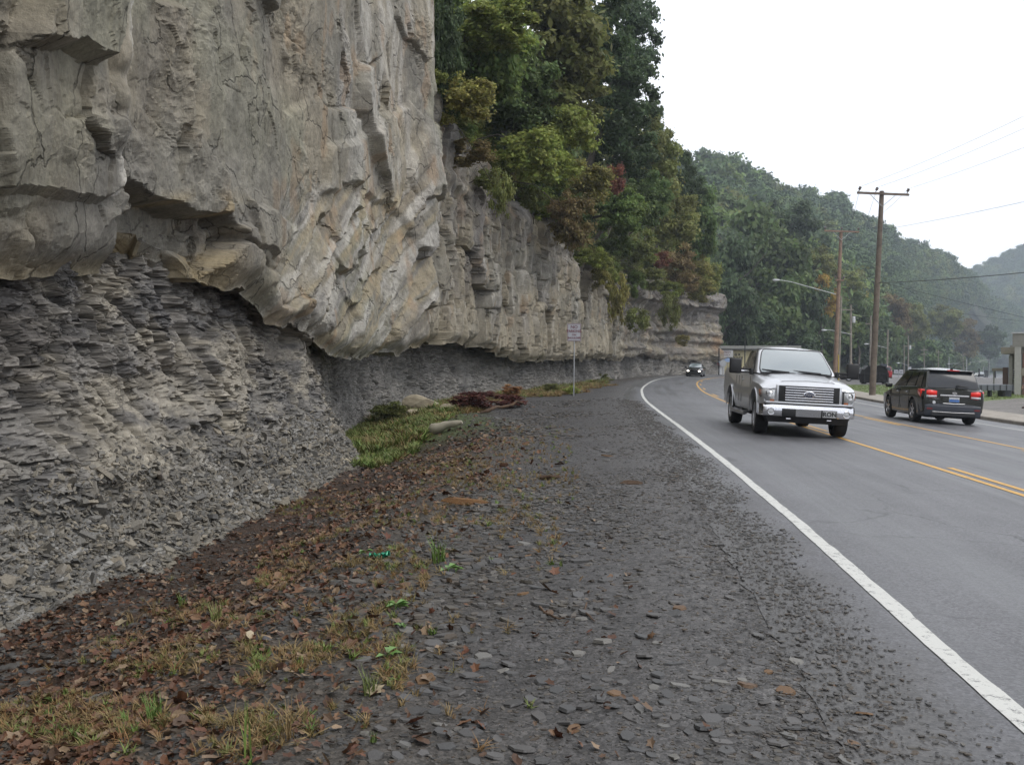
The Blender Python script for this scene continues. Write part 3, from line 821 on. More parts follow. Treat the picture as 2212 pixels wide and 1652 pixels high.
# ================================================================== ground sheet
def ground():
    a = np.concatenate([np.linspace(-180, -36, 36, endpoint=False), np.linspace(-36, 34, 820, endpoint=False), np.linspace(34, 180, 37)])
    r = np.concatenate([[0.3, 1.0, 2.0], np.geomspace(3.2, 60, 300), np.geomspace(61, 1250, 90)])
    A, Rr = np.meshgrid(np.radians(a), r, indexing='ij')
    X = Rr * np.sin(A); Y = Rr * np.cos(A)
    Z = ground_z(X, Y)
    V = np.stack([X, Y, Z], 2)
    d, _ = curve_dist(X, Y, EDGE[::2], EDGE_T[::2]); f, _ = curve_dist(X, Y, FOOT, FOOT_T)
    def mixc(c, t, k): return c * (1 - k[..., None]) + t * k[..., None]
    gravel = np.array([0.066, 0.063, 0.062]); litter = np.array([0.055, 0.035, 0.024]); soil = np.array([0.075, 0.062, 0.045])
    grass = np.array([0.075, 0.105, 0.03]); grit = np.array([0.10, 0.093, 0.08])
    n1 = fbm(X / 1.3, Y / 1.3, 71, 4); n2 = fbm(X / 4, Y / 7, 72, 3)
    c = np.broadcast_to(gravel, V.shape).copy()
    c = mixc(c, np.array([.115, .11, .106]), 0.6 * sstep(-2.4, -0.7, d + .5 * n1))
    lit = sstep(3.4, 2.2, f + 0.7 * n1) * sstep(40, 28, Y)
    c = mixc(c, litter, lit); c = mixc(c, soil, 0.6 * sstep(4.8, 3.4, f + 0.8 * n1) * (1 - lit))
    dg = sstep(22, 26, Y) * sstep(4.6, 3.6, f + 0.6 * n1) * sstep(70, 62, Y)
    c = mixc(c, grass, 0.85 * dg)
    c = mixc(c, grit, sstep(0.35, -0.1, f + 0.25 * n1) * sstep(26, 23, Y))
    # right-hand side: worn lot, verge
    rt = d > 12.1
    lot = np.array([0.18, 0.165, 0.15])
    c = np.where(rt[..., None], lot * (1 + 0.25 * n1)[..., None], c)
    gr = rt & (d > 13.9) & (Y > 46 + np.clip(X - 19, 0, 60) * 1.1)
    c = np.where(gr[..., None], np.array([0.13, 0.18, 0.045]) * (1 + 0.2 * n1)[..., None], c)
    lot2 = rt & (d > 13.9) & (Y > 88)
    c = np.where(lot2[..., None], np.array([0.13, 0.125, 0.12]), c)
    far = (Y > 330) | ((d < -8) & (Y > 150))
    c = np.where(far[..., None], np.array([0.06, 0.085, 0.03]), c)
    ca4 = np.concatenate([c.reshape(-1, 3), np.ones((c.shape[0] * c.shape[1], 1))], 1).astype(np.float32)
    me = mesh_np('ground', V.reshape(-1, 3), grid_faces(*V.shape[:2]), M_ground, True, {'Col': ('FLOAT_COLOR', 'POINT', ca4)})
    tag(link('ground', me), kind='structure')
ground()

# ================================================================== road, markings, kerb, pavement
ES = np.concatenate([[0], np.cumsum(np.linalg.norm(np.diff(EDGE, axis=0), axis=1))])
def strip(name, mat, d0, d1, s0, s1, dz, step=0.5, nd=2, attrs=False, jitter=0.0, edge_jit=0.0):
    s = [s0]
    while s[-1] < s1:
        y = np.interp(s[-1], ES, EDGE[:, 1])
        s.append(s[-1] + max(step, abs(y) * 0.02))
    s[-1] = s1
    s = np.array(s)
    px = np.interp(s, ES, EDGE[:, 0]); py = np.interp(s, ES, EDGE[:, 1])
    nx = np.interp(s, ES, EDGE_N[:, 0]); ny = np.interp(s, ES, EDGE_N[:, 1])
    dd = np.linspace(0, 1, nd)[:, None]
    a = d0 + edge_jit * (fbm(s * .5, s * 0, 5, 4) + .6 * fbm(s * 4, s * 0, 15, 3)); b = d1 + jitter * fbm(s * 5, s * 0, 6, 3)
    dist = a[None, :] * (1 - dd) + b[None, :] * dd
    X = px[None, :] + nx[None, :] * dist; Y = py[None, :] + ny[None, :] * dist
    Z = road_z(dist, py[None, :] + 0 * dist) + dz
    V = np.stack([X, Y, Z], 2)
    at = None
    if attrs:
        at = {'lane': ('FLOAT', 'POINT', dist.astype(np.float32)), 'along': ('FLOAT', 'POINT', np.broadcast_to(s[None, :], dist.shape).astype(np.float32))}
    me = mesh_np(name, V.reshape(-1, 3), grid_faces(*V.shape[:2], flip=True), mat, True, at)
    return link(name, me)
SMAX = ES[-1]
tag(strip('road', M_asphalt, -0.80, 12.0, 0, SMAX, 0.006, nd=20, attrs=True, edge_jit=0.10, step=0.12), kind='structure')
def s_at(Y): return float(np.interp(Y, EDGE[:, 1], ES))
tag(strip('white_edge_line', M_white_line, -0.058, 0.058, 0, s_at(200), 0.011, jitter=0.012, edge_jit=0.008, step=0.12), 'solid white line along the cliff side edge of the road', 'road marking', kind='structure')
tag(strip('yellow_lane_line', M_yellow_line, 3.30, 3.41, 0, s_at(220), 0.011, jitter=0.008, edge_jit=0.008, step=0.25), 'solid yellow line between the truck lane and the middle lane', 'road marking', kind='structure')
tag(strip('yellow_lane_line', M_yellow_line, 6.98, 7.09, 0, s_at(220), 0.011, jitter=0.008, edge_jit=0.008, step=0.25), 'solid yellow line between the middle lane and the lane of the dark car', 'road marking', kind='structure')
tag(strip('white_edge_line', M_white_line, 10.50, 10.61, 0, s_at(200), 0.011), 'thin solid white line along the kerb side of the road', 'road marking', kind='structure')
for base, off in ((12.3, 3.55), (17.5, 6.76)):
    for k in range(-1, 12):
        Y0 = base + 12.2 * k
        if Y0 < 3: continue
        s0 = s_at(Y0)
        o = strip('yellow_dash', M_yellow_line, off, off + 0.11, s0, s0 + 3.9, 0.011, jitter=0.01, edge_jit=0.01)
        tag(o, 'short yellow dash on the middle lane side of a solid yellow line', 'road marking', 'yellow dashes beside the solid lines', 'structure')

def kerb_run(s0, s1, name, label):
    s = np.arange(s0, s1, 0.6); s[-1] = s1
    prof = [(12.0, -0.3), (12.0, 0.11), (12.03, 0.135), (12.17, 0.14), (12.17, -0.3)]
    rows = []
    end = np.minimum(1, np.minimum(s - s0, s1 - s) / 0.9)
    for (d, h) in prof:
        hh = np.where(h > 0, h * np.clip(end, 0.1, 1), h)
        X = np.interp(s, ES, EDGE[:, 0]) + np.interp(s, ES, EDGE_N[:, 0]) * d
        Y0 = np.interp(s, ES, EDGE[:, 1]); Y = Y0 + np.interp(s, ES, EDGE_N[:, 1]) * d
        rows.append(np.stack([X, Y, road_z(np.full_like(s, 12.0), Y0) + hh], 1))
    V = np.stack(rows, 0)
    me = mesh_np(name, V.reshape(-1, 3), grid_faces(*V.shape[:2]), M_concrete, False)
    tag(link(name, me), label, 'kerb', kind='structure')
kerb_run(s_at(28.3), s_at(31.0), 'kerb', 'short concrete kerb ending by the driveway behind the dark car')
kerb_run(s_at(31.2), s_at(150), 'kerb', 'long concrete kerb in front of the grass verge')
def pavement(s0, s1, d0, d1, name, mat, dz=0.012):
    s = np.arange(s0, s1, 0.5)
    rows = []
    for d in np.linspace(d0, d1, 4):
        X = np.interp(s, ES, EDGE[:, 0]) + np.interp(s, ES, EDGE_N[:, 0]) * d
        Y0 = np.interp(s, ES, EDGE[:, 1]); Y = Y0 + np.interp(s, ES, EDGE_N[:, 1]) * d
        rows.append(np.stack([X, Y, ground_z(X, Y, False) + dz], 1))
    V = np.stack(rows, 0)
    me = mesh_np(name, V.reshape(-1, 3), grid_faces(*V.shape[:2], flip=True), mat, True)
    tag(link(name, me), kind='structure')
pavement(s_at(29.0), s_at(150), 12.18, 13.9, 'pavement', M_concrete)
# ================================================================== hills
M_hill = simple('forest_floor', (0.045, 0.05, 0.025), 0.9, var=0.4, scale=0.15)
RIDGE = [  # foot x, y, z | crest x, y, z
    (-30, 170, 0, -60, 330, 58), (10, 168, -0.5, 0, 330, 52), (36, 172, -1, 53, 335, 48), (58, 196, -2, 84, 400, 62), (84, 240, -3, 129, 470, 66),
    (118, 320, -4.5, 203, 585, 67), (165, 430, -6, 277, 685, 60), (222, 590, -8, 337, 765, 57), (300, 740, -10, 420, 900, 44), (400, 860, -11, 500, 1000, 34)]
RD = catmull(RIDGE, 260)
def ridge_pt(a, b):
    """a in 0..1 along, b in 0..1 up the slope (beyond 1 = behind the crest)"""
    k = np.clip(a, 0, 1) * (len(RD) - 1)
    c = [np.interp(k, np.arange(len(RD)), RD[:, i]) for i in range(6)]
    h = np.where(b <= 1, np.clip(b, 0, 1) ** 0.85, 1 - (b - 1) * 0.9)
    x = c[0] + (c[3] - c[0]) * b; y = c[1] + (c[4] - c[1]) * b
    z = c[2] + (c[5] - c[2]) * h
    z = z + np.minimum(b, 1) * 5 * fbm(a * 18, b * 2.5, 41, 3)
    return x, y, z
def hill_mesh():
    a = np.linspace(0, 1, 260)[None, :]; b = np.linspace(-0.04, 2.0, 70)[:, None]
    A = np.broadcast_to(a, (70, 260)); B = np.broadcast_to(b, (70, 260))
    x, y, z = ridge_pt(A, B)
    me = mesh_np('wooded_hill', np.stack([x, y, z - 0.4], 2).reshape(-1, 3), grid_faces(70, 260), M_hill, True)
    tag(link('wooded_hill', me), kind='structure')
hill_mesh()
R2 = catmull([(420, 1000, -10, 470, 1180, 62), (560, 960, -10, 560, 1180, 108), (680, 980, -10, 680, 1200, 150), (900, 980, -10, 900, 1200, 200)], 120)
def ridge2_pt(a, b):
    k = np.clip(a, 0, 1) * (len(R2) - 1)
    c = [np.interp(k, np.arange(len(R2)), R2[:, i]) for i in range(6)]
    h = np.where(b <= 1, np.clip(b, 0, 1) ** 0.85, 1 - (b - 1) * 0.9)
    return c[0] + (c[3] - c[0]) * b, c[1] + (c[4] - c[1]) * b, c[2] + (c[5] - c[2]) * h
def hill2():
    A, B = np.meshgrid(np.linspace(0, 1, 80), np.linspace(-0.1, 1.5, 40))
    x, y, z = ridge2_pt(A, B)
    me = mesh_np('distant_hill', np.stack([x, y, z - 0.5], 2).reshape(-1, 3), grid_faces(40, 80), M_hill, True)
    tag(link('distant_hill', me), kind='structure')
hill2()
# the steep wooded slope that stands on the cliff
CT_TOP = CL
def slope_pt(ly_, b):
    """ly_: depth of the cliff's lip, b metres inland of the rock's edge"""
    D = CL['D']; o = CL['out']
    n = int(np.searchsorted(D[:900000, 3], ly_)) if ly_ < 140 else len(D) - 60
    n = min(n, len(D) - 1)
    lx, ly, zt = D[n, 2], D[n, 3], D[n, 5]
    rise = b * 1.05 if b < 22 else 22 * 1.05 + (b - 22) * 0.8
    return Vector((lx - o[n, 0] * b, ly - o[n, 1] * b, zt + rise - 0.4))
def near_slope():
    D = CL['D']; o = CL['out']
    sel = np.arange(0, len(D), 8)
    b = np.array([1.0, 1.8, 3, 5, 8, 12, 17, 23, 32, 45, 60])
    rise = np.where(b < 22, b * 1.05, 22 * 1.05 + (b - 22) * 0.8); rise[0] = -1.0; rise[1] = 0.6
    X = D[sel, 2][None, :] - o[sel, 0][None, :] * b[:, None]; Y = D[sel, 3][None, :] - o[sel, 1][None, :] * b[:, None]
    Z = D[sel, 5][None, :] + rise[:, None] + 0.7 * fbm(X / 2.5, Y / 2.5, 43, 4) - 0.5
    me = mesh_np('wooded_slope', np.stack([X, Y, Z], 2).reshape(-1, 3), grid_faces(*X.shape), M_hill, True)
    tag(link('wooded_slope', me), kind='structure')
near_slope()

# ================================================================== trees
M_leaf = leaf_mat('foliage')
M_bark = simple('bark', (0.10, 0.085, 0.07), 0.9, var=0.35, scale=4, bump=0.5)
def crown_mesh(name, n_leaf, leaf, n_cl, R_, H_, seed, droop=0.3, cl_r=(0.22, 0.4), gap=0.0, shape=0):
    """leaf-sized faces spread through clumps inside an ellipsoid of radius 1 x R_, height H_"""
    r = np.random.default_rng(seed)
    cs = []
    while len(cs) < n_cl:
        p = r.uniform(-1, 1, 3)
        q = np.linalg.norm(p)
        if q > 1 or q < 0.25: continue
        if shape == 1: p[:2] *= (1 - 0.65 * (p[2] * .5 + .5))      # conifer
        if shape == 2 and p[2] < -0.4: p[:2] *= 0.6
        cs.append(p * (R_, R_, H_))
    cs = np.array(cs); cr_ = r.uniform(cl_r[0], cl_r[1], n_cl) * R_
    cb = r.uniform(0.1, 1, n_cl)
    k = r.choice(n_cl, n_leaf, p=cr_ ** 2 / (cr_ ** 2).sum())
    d = r.normal(size=(n_leaf, 3)); d /= np.linalg.norm(d, axis=1)[:, None]
    rad = cr_[k] * np.where(r.uniform(0, 1, n_leaf) < .16, r.uniform(.9, 1.75, n_leaf), r.uniform(0.3, 1.1, n_leaf) ** 0.8)
    c = cs[k] + d * rad[:, None] * np.array([1.15, 1.15, 0.72])
    nrm = d * 0.7 + r.normal(size=(n_leaf, 3)) * 0.6 + np.array([0, 0, 0.75])
    nrm /= np.linalg.norm(nrm, axis=1)[:, None]
    t = np.cross(nrm, r.normal(size=(n_leaf, 3))); t /= np.linalg.norm(t, axis=1)[:, None]
    t[:, 2] -= droop * 0.5; b = np.cross(nrm, t)
    sz = leaf * r.uniform(0.6, 1.35, n_leaf)[:, None]
    V = np.stack([c - t * sz * 0.62, c - b * sz * 0.36, c + t * sz * 0.62, c + b * sz * 0.36], 1).reshape(-1, 3)
    F = np.arange(n_leaf * 4).reshape(-1, 4)
    rn = np.clip(r.uniform(0, 1, n_leaf) * 0.5 + cb[k] * 0.5, 0, 1); hu = np.clip(r.normal(0.5, 0.2, n_leaf) + (cb[k] - .6) * .3, 0, 1)
    return mesh_np(name, V, F, M_leaf, False, {'rnd': ('FLOAT', 'FACE', rn.astype(np.float32)), 'hue': ('FLOAT', 'FACE', hu.astype(np.float32))})
def trunk_mesh(name, H_, r0, seed, limbs=6, spread=0.6):
    rr = random.Random(seed); m = MB()
    pts = [Vector((0, 0, -0.5))]
    for i in range(1, 7): pts.append(Vector((rr.uniform(-1, 1) * 0.02 * H_ * i ** .5, rr.uniform(-1, 1) * 0.02 * H_ * i ** .5, H_ * i / 6)))
    m.tube(pts, [r0 * (1 - 0.14 * i) for i in range(7)], 8)
    for k in range(limbs):
        i = rr.randint(2, 5); p = pts[i]; a = rr.uniform(0, 6.28); L_ = H_ * rr.uniform(.25, .45)
        q = p + Vector((math.cos(a) * L_ * spread, math.sin(a) * L_ * spread, L_ * .55))
        mid = (p + q) / 2 + Vector((0, 0, -.06 * L_))
        m.tube([p, mid, q], [r0 * .4, r0 * .25, r0 * .08], 6)
    o = m.build(name, M_bark, smooth=60); me = o.data
    bpy.data.objects.remove(o)
    return me
# unit crowns: radius 1, half height as given
CR = {}
for i in range(4):
    CR['broad%d' % i] = crown_mesh('broad_crown', 15000, 0.085, 60, 0.85, 0.9, 100 + i, cl_r=(.10, .30))
for i in range(2):
    CR['dark%d' % i] = crown_mesh('needle_crown', 15000, 0.062, 90, 0.82, 0.95, 120 + i, cl_r=(0.07, 0.22))
for i in range(3):
    CR['shrub%d' % i] = crown_mesh('shrub_crown', 7000, 0.085, 34, 0.78, 0.78, 140 + i, cl_r=(0.13, 0.32))
for i in range(5):
    CR['far%d' % i] = crown_mesh('far_crown', 2600, 0.15, 20, 0.8, 0.78, 160 + i, cl_r=(0.26, 0.42))
CR['hang'] = crown_mesh('hanging_foliage', 3000, 0.10, 22, 0.95, 0.95, 180, droop=0.9, cl_r=(.12, .32))
TK = [trunk_mesh('trunk', 1.0, 0.022, 200 + i) for i in range(4)]
TKS = [trunk_mesh('stem', 1.0, 0.02, 220 + i, 7, 0.9) for i in range(3)]

GREENS = {'bright': (0.120, 0.152, 0.040), 'green': (0.072, 0.108, 0.034), 'dark': (0.040, 0.062, 0.029), 'olive': (0.092, 0.108, 0.036),
          'brown': (0.112, 0.096, 0.040), 'yellow': (0.135, 0.135, 0.04), 'orange': (0.165, 0.108, 0.042), 'red': (0.125, 0.062, 0.036), 'blueish': (0.044, 0.066, 0.038),
          'mid': (0.05, 0.078, 0.028), 'gold': (0.20, 0.155, 0.035)}
GREENS = {k: tuple(q * 1.95 for q in v) for k, v in GREENS.items()}
def tree(name, cpos, rx, rz, kind, colr, label, cat, group=None, trunk_to=None, seed=0, root=None):
    """crown centre, horizontal radius, half height"""
    rr = random.Random(seed)
    rgb = GREENS[colr]; j = rr.uniform(0.88, 1.14)
    rgb = (rgb[0] * j, rgb[1] * j * rr.uniform(.96, 1.04), rgb[2] * j, 1)
    keys = [k for k in CR if k.startswith(kind)]
    base = Vector((cpos[0] + rr.uniform(-.15, .15) * rx, cpos[1] + rr.uniform(-.15, .15) * rx, (trunk_to if trunk_to is not None else cpos[2] - rz - 1.5)))
    if root is not None: base = Vector(root)
    e = empty(name, base, 0, label, cat, group)
    c = link('crown' if cat == 'tree' else 'foliage', CR[rr.choice(keys)], e, Vector(cpos) - base, (0, 0, rr.uniform(0, 6.28)), (rx, rx, rz))
    c.color = rgb
    hh = cpos[2] - base.z + rz * 0.5
    if root is not None:
        tgt = Vector(cpos) - base; m = MB(); r0 = 0.02 * tgt.length + 0.05 if cat == 'tree' else 0.035
        if cat == 'creeper': tgt = tgt * 1.0
        md = tgt * 0.5 + Vector((0, 0, 0.12 * abs(tgt.x) + (0.25 if tgt.z < 0 else 0)))
        pts = [Vector((0, 0, -.4)), Vector((0, 0, 0)), md, tgt]
        m.tube(pts, [r0, r0, r0 * .7, r0 * .4], 7)
        for k in range(5):
            p = md.lerp(tgt, rr.uniform(0, 1)); a = rr.uniform(0, 6.28)
            m.tube([p, p + Vector((math.cos(a) * rx * .45, math.sin(a) * rx * .45, rz * rr.uniform(-.2, .5)))], [r0 * .35, r0 * .1], 5)
        m.build('trunk' if cat == 'tree' else 'stem', M_bark, e, smooth=60)
        return e
    tm = rr.choice(TK if cat == 'tree' else TKS)
    link('trunk' if cat == 'tree' else 'stem', tm, e, (0, 0, 0), (0, 0, rr.uniform(0, 6.28)), (hh * (1 if cat == 'tree' else .8), hh, hh))
    return e
# trees and shrubs one can single out on the cliff: px centre, px size, depth
LIST = [
 (1045, 100, 190, 260, 50, 'broad', 'green', 'leafy green tree on the cliff top where the bare rock wall ends', 'tree'),
 (1070, 60, 150, 110, 47, 'broad', 'bright', 'light green tree high up beside the tall bare rock wall', 'tree'),
 (1000, 218, 140, 120, 44, 'shrub', 'yellow', 'yellow green shrub leaning out over the rock face high on the cliff', 'shrub'),
 (962, 95, 70, 190, 43, 'broad', 'dark', 'dark tree tucked against the upper edge of the bare rock wall', 'tree'),
 (1180, 60, 220, 260, 60, 'broad', 'olive', 'olive tree rising out of the frame above the cliff', 'tree'),
 (1270, 50, 190, 240, 68, 'dark', 'dark', 'dark tree on the cliff top against the white sky, tallest of all', 'tree'),
 (1345, 90, 150, 220, 82, 'dark', 'blueish', 'dark loose tree standing out against the white sky', 'tree'),
 (1210, 190, 190, 170, 62, 'broad', 'olive', 'olive tree with small pale leaves in the middle of the slope', 'tree'),
 (1330, 210, 170, 200, 78, 'dark', 'dark', 'dense dark tree with branches reaching towards the sky above the road', 'tree'),
 (1120, 200, 150, 170, 56, 'broad', 'mid', 'mid green tree behind the bright hanging shrubs', 'tree'),
 (1150, 330, 150, 130, 54, 'shrub', 'bright', 'bright green shrub spilling over the upper edge of the rock', 'shrub'),
 (1225, 300, 130, 150, 58, 'shrub', 'bright', 'bright green tall shrub beside the dark trees', 'shrub'),
 (1190, 370, 110, 80, 56, 'shrub', 'bright', 'low bright green shrub hanging just over the grey rock', 'shrub'),
 (1270, 400, 110, 110, 64, 'shrub', 'yellow', 'yellow green broad shrub at the rim of the cliff', 'shrub'),
 (1245, 480, 100, 130, 62, 'shrub', 'brown', 'rusty brown shrub hanging down the rim of the cliff', 'shrub'),
 (1218, 455, 60, 80, 61, 'shrub', 'brown', 'dark brown bush on the rock rim', 'shrub'),
 (1330, 385, 46, 76, 74, 'shrub', 'red', 'small red leaved tree among the dark trees', 'shrub'),
 (1340, 310, 150, 150, 84, 'dark', 'dark', 'dark tree behind the red leaved one', 'tree'),
 (1400, 330, 110, 150, 92, 'broad', 'olive', 'olive yellow tree where the slope drops toward the far hills', 'tree'),
 (1342, 455, 100, 110, 78, 'broad', 'green', 'green tree with yellow tips above the middle of the rock', 'tree'),
 (1395, 430, 90, 110, 88, 'broad', 'mid', 'mid green tree behind the rim shrubs', 'tree'),
 (1455, 390, 90, 130, 112, 'dark', 'dark', 'dark rounded tree on the skyline in front of the far hill', 'tree'),
 (1450, 460, 110, 130, 104, 'broad', 'olive', 'olive green tree above the far end of the cliff', 'tree'),
 (1500, 480, 90, 150, 122, 'broad', 'mid', 'green tree at the far end of the cliff, highest there', 'tree'),
 (1385, 535, 80, 80, 92, 'shrub', 'olive', 'olive shrub on the ledge in the middle of the cliff', 'shrub'),
 (1430, 560, 36, 40, 102, 'shrub', 'red', 'reddish shrub on the upper ledge of the far cliff', 'shrub'),
 (1465, 570, 80, 90, 110, 'shrub', 'brown', 'brown tinged shrub on the ledge of the far cliff', 'shrub'),
 (1505, 585, 80, 80, 124, 'shrub', 'yellow', 'yellowish shrub on the last ledge of the cliff', 'shrub'),
 (1535, 600, 50, 90, 134, 'shrub', 'bright', 'light green shrub at the very end of the cliff', 'shrub'),
 (1328, 640, 44, 130, 88, 'hang', 'yellow', 'yellow green creeper hanging down the rock behind the sign', 'creeper'),
 (1292, 560, 50, 50, 76, 'shrub', 'bright', 'small bright green bush on the rock rim', 'shrub'),
 (1335, 530, 70, 60, 80, 'shrub', 'green', 'green bush at the rim below the olive trees', 'shrub'),
 (1450, 672, 40, 90, 106, 'hang', 'olive', 'dull green creeper down the far rock wall', 'creeper'),
 (1380, 690, 50, 60, 92, 'hang', 'olive', 'sparse creeper low on the rock behind the sign', 'creeper'),
 (1078, 420, 46, 110, 47, 'hang', 'olive', 'thin green creeper hanging over the rim of the tall rock', 'creeper'),
 (1010, 330, 110, 60, 46, 'shrub', 'brown', 'brown grassy bush on the sloping top edge of the rock', 'shrub'),
 (1060, 385, 60, 60, 50, 'shrub', 'olive', 'olive bush on the sloping top edge of the rock', 'shrub'),
 (1475, 735, 30, 26, 122, 'shrub', 'yellow', 'little yellow bush low on the far end of the cliff', 'shrub'),
 (1405, 602, 70, 50, 96, 'shrub', 'olive', 'olive bush spilling over the cap rock behind the sign', 'shrub'),
 (1446, 628, 56, 44, 109, 'shrub', 'bright', 'light bush draped over the far cap rock', 'shrub'),
 (1512, 628, 60, 50, 127, 'shrub', 'yellow', 'yellow green bush draped over the corner of the far rock', 'shrub'),
 (1372, 612, 44, 60, 92, 'shrub', 'green', 'green bush in the notch of the cliff rim', 'shrub'),
 (1480, 612, 60, 50, 118, 'shrub', 'brown', 'brownish bush along the rim near the far end', 'shrub'),
 (1150, 430, 60, 50, 55, 'shrub', 'olive', 'olive bush hanging below the bright green shrubs', 'shrub'),
 (1300, 600, 46, 60, 77, 'shrub', 'yellow', 'yellow green bush hanging over the rim above the sign', 'shrub'),
 (1490, 420, 70, 90, 118, 'broad', 'dark', 'dark tree on the skyline beyond the olive ones', 'tree'),
 (1415, 260, 40, 110, 100, 'dark', 'dark', 'slim dark tree on the skyline above the road', 'tree'),
]
for i, (u, v, w, h, Y, kd, cn, lab, ct) in enumerate(LIST):
    c = P(u, v, Y)
    sc = Y / FPX
    rt = slope_pt(min(Y, 138) + (1.0 if ct == 'tree' else 0), 2.2 if ct == 'tree' else 1.3)
    if c.z < rt.z - 2.5 and ct != 'creeper': rt = Vector((rt.x + .9, rt.y, c.z - .5))
    tree('tree' if ct == 'tree' else ('creeper' if ct == 'creeper' else 'shrub'), c, w * sc * 0.64, h * sc * 0.60, kd, cn, lab, ct, seed=i, root=rt)
# the rest of the wooded slope
rr = random.Random(5)
kinds = [('broad', 'green', 'mid green tree in the thick of the wooded slope'), ('dark', 'dark', 'dark green tree in the thick of the wooded slope'),
         ('broad', 'olive', 'olive tree in the thick of the wooded slope'), ('broad', 'mid', 'leafy tree in shade on the wooded slope'), ('broad', 'brown', 'brownish tree on the wooded slope')]
cnt = 0
for Y in np.arange(41, 140, 4.6):
    for b in (3.0, 7.5, 13, 19, 27):
        yy = Y + rr.uniform(-2, 2); p = slope_pt(yy, b + rr.uniform(-1.2, 1.2))
        r_ = rr.uniform(2.5, 3.7) * (1 + 0.012 * b) * (0.65 if b < 4 else 1.0)
        if yy > 112: r_ *= 0.85
        hz_ = r_ * rr.uniform(1.0, 1.35)
        kd, cn, lab = kinds[rr.choice([0, 1, 0, 2, 3, 2, 3])]
        lab = lab.split(' in ')[0].split(' on ')[0] + (' at the rim' if b < 4 else ' just behind the rim' if b < 9 else ' half way up the slope' if b < 20 else ' high on the wooded slope') + (' next to the tall bare rock' if yy < 52 else ' above the cliff left of the sign' if yy < 72 else ' above the cliff behind the sign' if yy < 95 else ' above the cliff right of the sign' if yy < 118 else ' above the far end of the cliff')
        if yy > 100 and b > 8: hz_ *= .75
        cnt += 1
        tree('tree', p + Vector((0.6, 0, hz_ * 0.62)), r_, hz_, kd, cn, lab, 'tree', 'trees on the slope above the cliff', p.z - 0.5, 500 + cnt)
# low growth along the rim
for k in range(130):
    Y = rr.uniform(41, 138); p = slope_pt(Y, rr.uniform(-0.3, 4.5))
    cn = rr.choice(['olive', 'bright', 'green', 'bright', 'olive', 'yellow', 'orange' if k % 7 == 0 else 'mid'])
    r_ = rr.uniform(0.8, 1.8)
    tree('shrub', p + Vector((0, 0, r_ * .35)), r_, r_ * rr.uniform(.6, .95), 'shrub', cn, {'olive': 'olive shrub rooted along the rim of the cliff', 'brown': 'brown shrub rooted along the rim of the cliff',
         'green': 'green shrub rooted along the rim of the cliff', 'mid': 'dull green shrub rooted along the rim of the cliff', 'bright': 'light green shrub rooted along the rim of the cliff',
         'yellow': 'yellowing shrub rooted along the rim of the cliff', 'orange': 'orange shrub rooted along the rim of the cliff'}[cn] + (' next to the tall bare rock' if Y < 52 else ' left of the sign' if Y < 72 else ' above the sign' if Y < 95 else ' right of the sign' if Y < 118 else ' at its far end'), 'shrub', 'low shrubs along the cliff rim', p.z - .4, 900 + k)

# ---- forest on the far hills: the trees that show largest are objects, the rest one mass
STAND = [
 (1640, 600, 210, 300, 185, 'broad', 'mid', 'big rounded green tree at the foot of the hill beyond the truck'),
 (1570, 640, 140, 260, 172, 'broad', 'dark', 'dark tree just past the end of the cliff'),
 (1700, 500, 130, 140, 215, 'broad', 'dark', 'dark tree crown rising behind the big rounded one'),
 (1740, 680, 100, 190, 190, 'broad', 'dark', 'dark tree in shade behind the street lamp pole'),
 (1768, 590, 80, 110, 195, 'broad', 'olive', 'olive yellow tree top behind the street lamp arm'),
 (1778, 640, 66, 90, 192, 'broad', 'gold', 'golden yellow tree behind the street lamp arm'),
 (1830, 620, 60, 70, 230, 'broad', 'olive', 'yellow green tree between the two tallest poles'),
 (1850, 690, 70, 110, 215, 'broad', 'mid', 'green tree between the two tallest poles, lower down'),
 (1930, 680, 70, 90, 300, 'broad', 'brown', 'brownish tree at the foot of the hill right of the tall pole'),
 (1975, 700, 60, 90, 330, 'broad', 'olive', 'olive tree at the foot of the hill above the dark car'),
 (2040, 700, 70, 80, 400, 'broad', 'olive', 'yellowish tree at the foot of the hill, small and far'),
 (2090, 730, 60, 80, 450, 'broad', 'brown', 'brown olive tree beside the far road'),
 (2140, 740, 60, 70, 520, 'broad', 'dark', 'dark tree just left of the building, far away'),
 (1620, 720, 120, 120, 176, 'broad', 'dark', 'dark low tree behind the produce shop'),
 (1690, 740, 110, 100, 182, 'broad', 'dark', 'dark low tree above the roof of the truck'),
]
cand = []
rs = np.random.default_rng(11)
for row, b in enumerate(np.linspace(0.0, 1.06, 27)):
    for a in np.linspace(0.0, 1.0, 118):
        aa = a + rs.uniform(-.004, .004); bb = b + rs.uniform(-.018, .018)
        x, y, z = [float(q) for q in ridge_pt(np.array(aa), np.array(bb))]
        if y < 150 or x < -10: continue
        pu, pv = to_px(x, y, z + 9)
        if any(y < q[4] + 8 and abs(pu - q[0]) < q[2] * .6 and abs(pv - q[1]) < q[3] * .6 for q in STAND): continue
        if b > .86: z += float(rs.uniform(-2, 5))
        cand.append((x, y, z, rs.uniform(4.2, 6.8) * (1.0 if b < .8 else rs.uniform(.8, 1.35)), b))
vis = []
for c in cand:
    x, y, z, r_, hb_ = c
    u, v = to_px(x, y, z + 8)
    vis.append((r_ / y if 1500 < u < 2230 else 0, c))
vis.sort(key=lambda q: -q[0])
